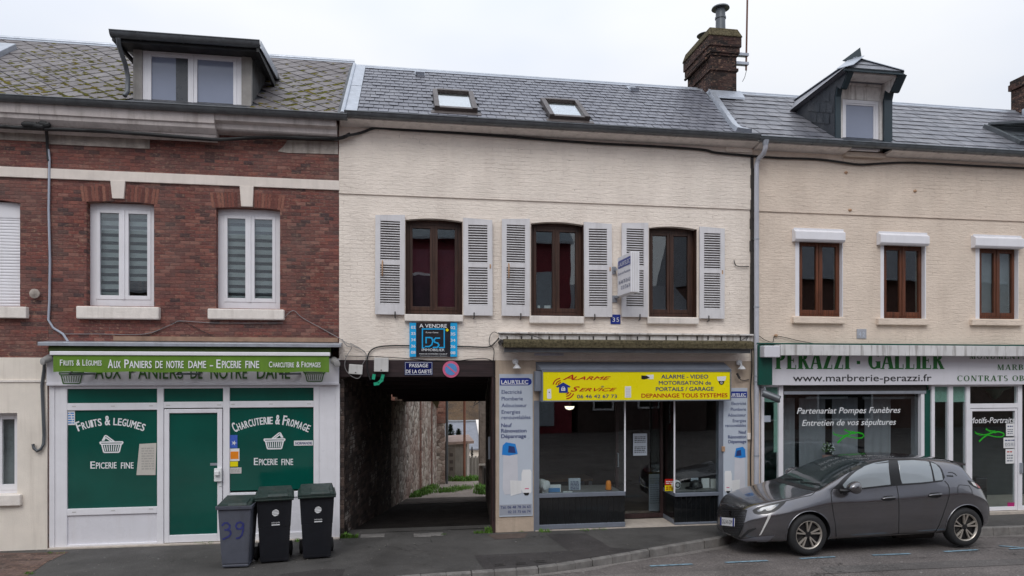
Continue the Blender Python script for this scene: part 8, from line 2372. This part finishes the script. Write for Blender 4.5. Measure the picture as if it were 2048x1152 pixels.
spo.add([C(3.36,v,zt_f(3.36)+.005-abs(v)*.03) for v in (-.52,-.26,0,.26,.52)] + [C(3.60,v*.98,1.292-abs(v)*.04) for v in (-.52,-.26,0,.26,.52)] + [C(3.60,v*.98,1.262-abs(v)*.04) for v in (-.52,-.26,0,.26,.52)] + [C(3.42,v,zt_f(3.42)-.06) for v in (-.52,-.26,0,.26,.52)],
        [(i,i+1,i+6,i+5) for i in range(4)] + [(i+5,i+6,i+11,i+10) for i in range(4)] + [(i+10,i+11,i+16,i+15) for i in range(4)] + [(0,5,10,15),(4,9,14,19)])
spo.build('spoiler', M['paint'], car, smooth=40)
# seams
sm = MB()
line_on(sm, G4([(838,375),(828,392),(830,430),(842,520),(856,600),(862,686)]))
line_on(sm, G4([(1243,350),(1252,400),(1258,470),(1258,560),(1256,655)]))
line_on(sm, G4([(1546,322),(1568,345),(1577,372),(1574,420),(1556,480),(1535,540),(1512,600),(1490,640),(1462,655)]))
line_on(sm, G4([(862,686),(1000,678),(1256,655),(1462,648)]), .004)
line_on(sm, G4([(545,448),(640,425),(700,414),(722,398),(734,378)]), .005)
line_on(sm, G4([(1630,410),(1630,360),(1640,346),(1700,352),(1718,380),(1722,412)]), .004)
sm.build('panel_gap', M['car_matt'], car)
line_on(MB(), G4([(862,700),(1000,692),(1256,668),(1470,655),(1520,648)]), .010, .004).build('sill_strip', plain('pale_sill_line', (.30,.30,.33), .4, .3), car)  # thin pale line along the lower edge of the doors
drape(MB(), G4([(815,712),(1000,702),(1256,680),(1500,664),(1532,662),(1532,676),(1256,697),(1000,716),(815,730)]), .003, 24, 3, True).build('side_skirt', M['car_matt'], car, smooth=60)
# handles
for cx_, cy_ in ((1192,432),(1486,412)):
    rc_ = drape(MB(), G4([(cx_-48,cy_+6),(cx_-30,cy_-14),(cx_+20,cy_-18),(cx_+46,cy_-10),(cx_+44,cy_+8),(cx_+10,cy_+18),(cx_-30,cy_+18)]), .003, 14, 4, True)
    hr = rc_.build('handle_recess', M['car_black'], car, smooth=60)
    P = []
    for k in range(6):
        hh = hit(*G4([(cx_-40+82*k/5, cy_+2-8*k/5)])[0]); P.append(hh[0]+hh[1]*(.03 if 0 < k < 5 else .008))
    hb_ = MB().tube(P, [.010,.014,.015,.015,.014,.010], 8); P2 = [C(*(lambda t: (t[0], -t[1], t[2]))(Cinv(p))) for p in P]; 
    hb_.build('door_handle', M['paint'], car, smooth=60); MB().tube(P2, .013, 8).build('door_handle', M['paint'], car, smooth=60)
# mirrors
for s in (1, -1):
    base = C(1.36, s*.80, .965); 
    mm = MB(); prof = []
    for i in range(9):
        ph = math.pi*i/8
        for j in range(14):
            th = 2*math.pi*j/14
            x = -math.cos(ph)*.12; r = math.sin(ph)**.6
            mm.v.append(tuple(C(1.46 + .12*math.cos(th)*r*(1 if math.cos(th) < 0 else .8) - x*.15, s*(.985 + x*1.0), 1.02 + .095*math.sin(th)*r*(1+.25*math.cos(th)))))
    for i in range(8):
        for j in range(14): mm.f.append((i*14+j, i*14+(j+1)%14, (i+1)*14+(j+1)%14, (i+1)*14+j)); mm.r.append(.5)
    mo_ = mm.build('mirror', M['paint'], car, smooth=60)
    MB().tube([C(1.33,s*.80,.955), C(1.38,s*.87,.955), C(1.42,s*.93,.97)], [.03,.026,.022], 8).build('mirror_arm', M['car_black'], mo_)
# front: grille, plate, emblem, lights
gpts = G3([(72,590),(120,588),(200,592),(322,600),(305,680),(278,775),(236,862),(150,858),(92,838),(70,740),(63,680)])
drape(MB(), gpts, .004, 24, 14).build('grille', M['car_black'], car, smooth=60)
gb = MB()
for r_ in range(15):
    y = 605+17*r_
    for k in range(16):
        x = 70+15.5*k+(r_%2)*7
        if poly_span([(72,590),(322,600),(278,775),(236,862),(92,838),(63,680)], x+5) and (lambda s: s[0]+8 < y < s[1]-8)(poly_span([(72,590),(322,600),(278,775),(236,862),(92,838),(63,680)], x+5)):
            drape(gb, G3([(x,y),(x+10,y+.5),(x+10,y+4),(x,y+3.5)]), .007, 1, 1)
gb.build('grille_bar', plain('grille_grey', (.20,.20,.22), .3, .6), car)
def flat_panel(pts, o, thick):                    # a flat plate standing on the bodywork
    hs_ = [hit(*p) for p in pts]; 
    if any(h_ is None for h_ in hs_): return None
    nn = sum((h_[1] for h_ in hs_), Vector())/len(hs_); nn.normalize()
    return [h_[0]+nn*o for h_ in hs_], nn
pq, pn = flat_panel(G3([(80,672),(222,684),(218,766),(80,752)]), .040, .01)
npm = MB().hexa(pq, [p+pn*.008 for p in pq]).build('number_plate', M['white'], car)
def on_plate(u, v, o=.0095): return pq[0].lerp(pq[1], u).lerp(pq[3].lerp(pq[2], u), v) + pn*o
bl_ = MB().poly([on_plate(*p) for p in ((0,0),(.10,0),(.10,1),(0,1))]).poly([on_plate(*p) for p in ((.90,0),(1,0),(1,1),(.90,1))]); bl_.build('plate_band', M['blue_ink'], npm)
tp = MB(); tp.text('GG-541-DM', .13, .87, .78, -.56, 0, bold=.02, fn=lambda X, Y, Z: tuple(on_plate(X, Z, .0105))); tp.build('lettering', M['black_ink'], npm)
em = MB()                                         # small upright animal badge
e0 = G3([(158,640)])[0]
for pts in ([(150,612),(166,612),(170,622),(160,630),(150,624)], [(152,628),(166,626),(170,650),(158,652),(150,640)], [(166,626),(176,618),(178,624),(168,634)], [(156,650),(164,650),(160,668),(152,670)], [(164,650),(170,648),(172,666),(166,668)]):
    drape(em, G3(pts), .016, 3, 2)
em.build('badge', M['chrome'], car)
drape(MB(), G3([(176,562),(210,566),(210,573),(176,570)]), .004, 4, 1).build('bonnet_badge', M['chrome'], car)
hl = drape(MB(), G3([(374,606),(392,592),(430,572),(520,545),(640,520),(722,503),(690,545),(640,590),(590,622),(520,640),(430,646),(390,636)]), .005, 30, 8, True)
hlo = hl.build('headlight', M['car_black'], car, smooth=60)
ll = drape(MB(), G3([(420,606),(470,578),(560,556),(640,540),(620,566),(560,602),(520,612),(500,590),(470,612),(430,622)]), .008, 18, 5, True); ll.build('lens', M['lamp'], hlo, smooth=60)
l2 = drape(MB(), G3([(510,600),(530,578),(550,596),(580,568),(612,560),(596,584),(560,606),(530,610)]), .010, 10, 3, True); l2.build('reflector', M['box_grey'], hlo)
dl = drape(MB(), G3([(538,648),(562,642),(560,660),(462,846),(440,858),(470,800),(515,700)]), .006, 14, 4, True); dl.build('running_light', M['box_grey'], car, smooth=60)
drape(MB(), G3([(250,880),(290,840),(330,800),(412,778),(412,792),(340,830),(300,866),(268,890)]), .004, 14, 4, True).build('air_intake', M['car_matt'], car, smooth=60)
drape(MB(), G3([(62,870),(110,882),(220,894),(300,890),(420,868),(596,852),(560,896),(520,918),(300,920),(180,908),(60,890)]), .006, 24, 5, True).build('chin_lip', plain('silver_lip', (.16,.16,.18), .35, .4), car, smooth=60)
drape(MB(), G3([(70,842),(100,846),(240,866),(262,886),(220,892),(110,880),(66,868)]), .003, 14, 4).build('lower_intake', M['car_matt'], car, smooth=60)
# rear lights
tl = drape(MB(), G4([(1690,318),(1712,322),(1745,336),(1766,352),(1772,372),(1758,374),(1728,356),(1705,340)]), .006, 12, 4, True)
tlo = tl.build('rear_light', M['car_black'], car, smooth=60)
drape(MB(), G4([(1734,336),(1752,342),(1768,356),(1770,370),(1756,366)]), .009, 8, 3, True).build('lens', M['lamp_red'], tlo, smooth=60)
drape(MB(), G4([(1708,326),(1732,334),(1750,360),(1726,350)]), .009, 8, 3, True).build('reflector', M['box_grey'], tlo, smooth=60)
bd_ = line_on(MB(), G4([(1568,268),(1590,268),(1610,276),(1622,290)]), .006, .004); line_on(bd_, G4([(1560,290),(1600,292)]), .012, .004); bd_.build('side_badge', M['car_black'], car)
# wheel arch lips
for u in (.82, 3.36):
    al = MB(); K = []
    for s in (1, -1):
        P = []
        for k in range(25):
            t = rad(-14+208*k/24); r = RT+.047
            q = Vector((0,0,0)) + C(u,0,0); q = Vector((q.x,q.y,ZC+RT+.008)) + eu*(r*1.02*math.cos(t)) + Vector((0,0,r*math.sin(t)))
            p, nn, i_, ds = bvh.ray_cast(q + ev*s*2, -ev*s)
            if p is not None and abs(Cinv(p)[1]) > .6: P.append(p + ev*s*.002)
        if len(P) > 4: al.tube(P, .008, 6)
    al.build('wheel_arch', M['paint'], car, smooth=60)
# wheels
def wheel(u, s):
    c = C(u, s*.8725, 0); c = Vector((c.x, c.y, ZC+RT)) - ev*s*.012
    def tf(x, y, z): return c + eu*x*1.02 + ev*s*y + Vector((0,0,1))*z
    wt = MB().lathe([(.205,-.19),(.27,-.185),(RT-.012,-.165),(RT,-.13),(RT,-.05),(RT-.010,-.02),(.285,.0),(.25,.004),(.222,-.002),(.212,-.02),(.21,-.06)], (0,0,0), 'y', 44, False)
    wt.xform(tf); w0 = wt.build('wheel', M['tyre'], car, smooth=40)
    dk = MB().lathe([(.02,-.075),(.212,-.07),(.212,-.03),(.206,-.028),(.2,-.06),(.05,-.062)], (0,0,0), 'y', 40, False); dk.xform(tf); dk.build('rim_barrel', M['car_black'], w0, smooth=30)
    sp = MB()
    for k in range(5):
        a = 2*math.pi*k/5 + .32
        for o_, lean in ((-.026,-.20),(.026,.0)):
            ca, sa = math.cos(a), math.sin(a)
            def pt(r, w_, y):
                aa = a + lean*(r-.05)/.16*.55 + (o_/.055 if r > .1 else o_/.055*.6)*(.28)
                return (r*math.cos(aa)-w_*math.sin(aa), y, r*math.sin(aa)+w_*math.cos(aa))
            sp.hexa([pt(.045,-.009,-.030),pt(.045,.009,-.030),pt(.206,.013,-.010),pt(.206,-.013,-.010)], [pt(.045,-.009,-.055),pt(.045,.009,-.055),pt(.206,.013,-.045),pt(.206,-.013,-.045)])
    sp.lathe([(.200,-.030),(.216,-.012),(.222,-.004),(.216,-.001),(.206,-.012),(.198,-.03)], (0,0,0), 'y', 44, False)
    sp.xform(tf); sp.build('rim', M['alu'], w0, bevel=.002)
    hb = MB().lathe([(.0,-.024),(.028,-.026),(.058,-.034),(.060,-.06)], (0,0,0), 'y', 20); hb.xform(tf); hb.build('hub_cap', M['car_black'], w0, smooth=40)
    nb_ = MB()
    for k in range(4):
        a = 2*math.pi*k/4+.4; nb_.lathe([(.004,-.022),(.009,-.024),(.009,-.04)], (.042*math.cos(a),0,.042*math.sin(a)), 'y', 8)
    nb_.xform(tf); nb_.each('wheel_bolt', M['iron_dark'], w0)
for u in (.82, 3.36):
    for s in (1, -1): wheel(u, s)
ub = MB().hexa([C(.25,-.55,.17),C(.25,.55,.17),C(3.7,.55,.19),C(3.7,-.55,.19)], [C(.25,-.6,.30),C(.25,.6,.30),C(3.7,.6,.30),C(3.7,-.6,.30)])
ub.build('underbody', M['car_matt'], car)
MB().tube([C(2.5,.3,.16),C(3.1,.35,.15)], .09, 10).build('exhaust', M['iron_dark'], car)
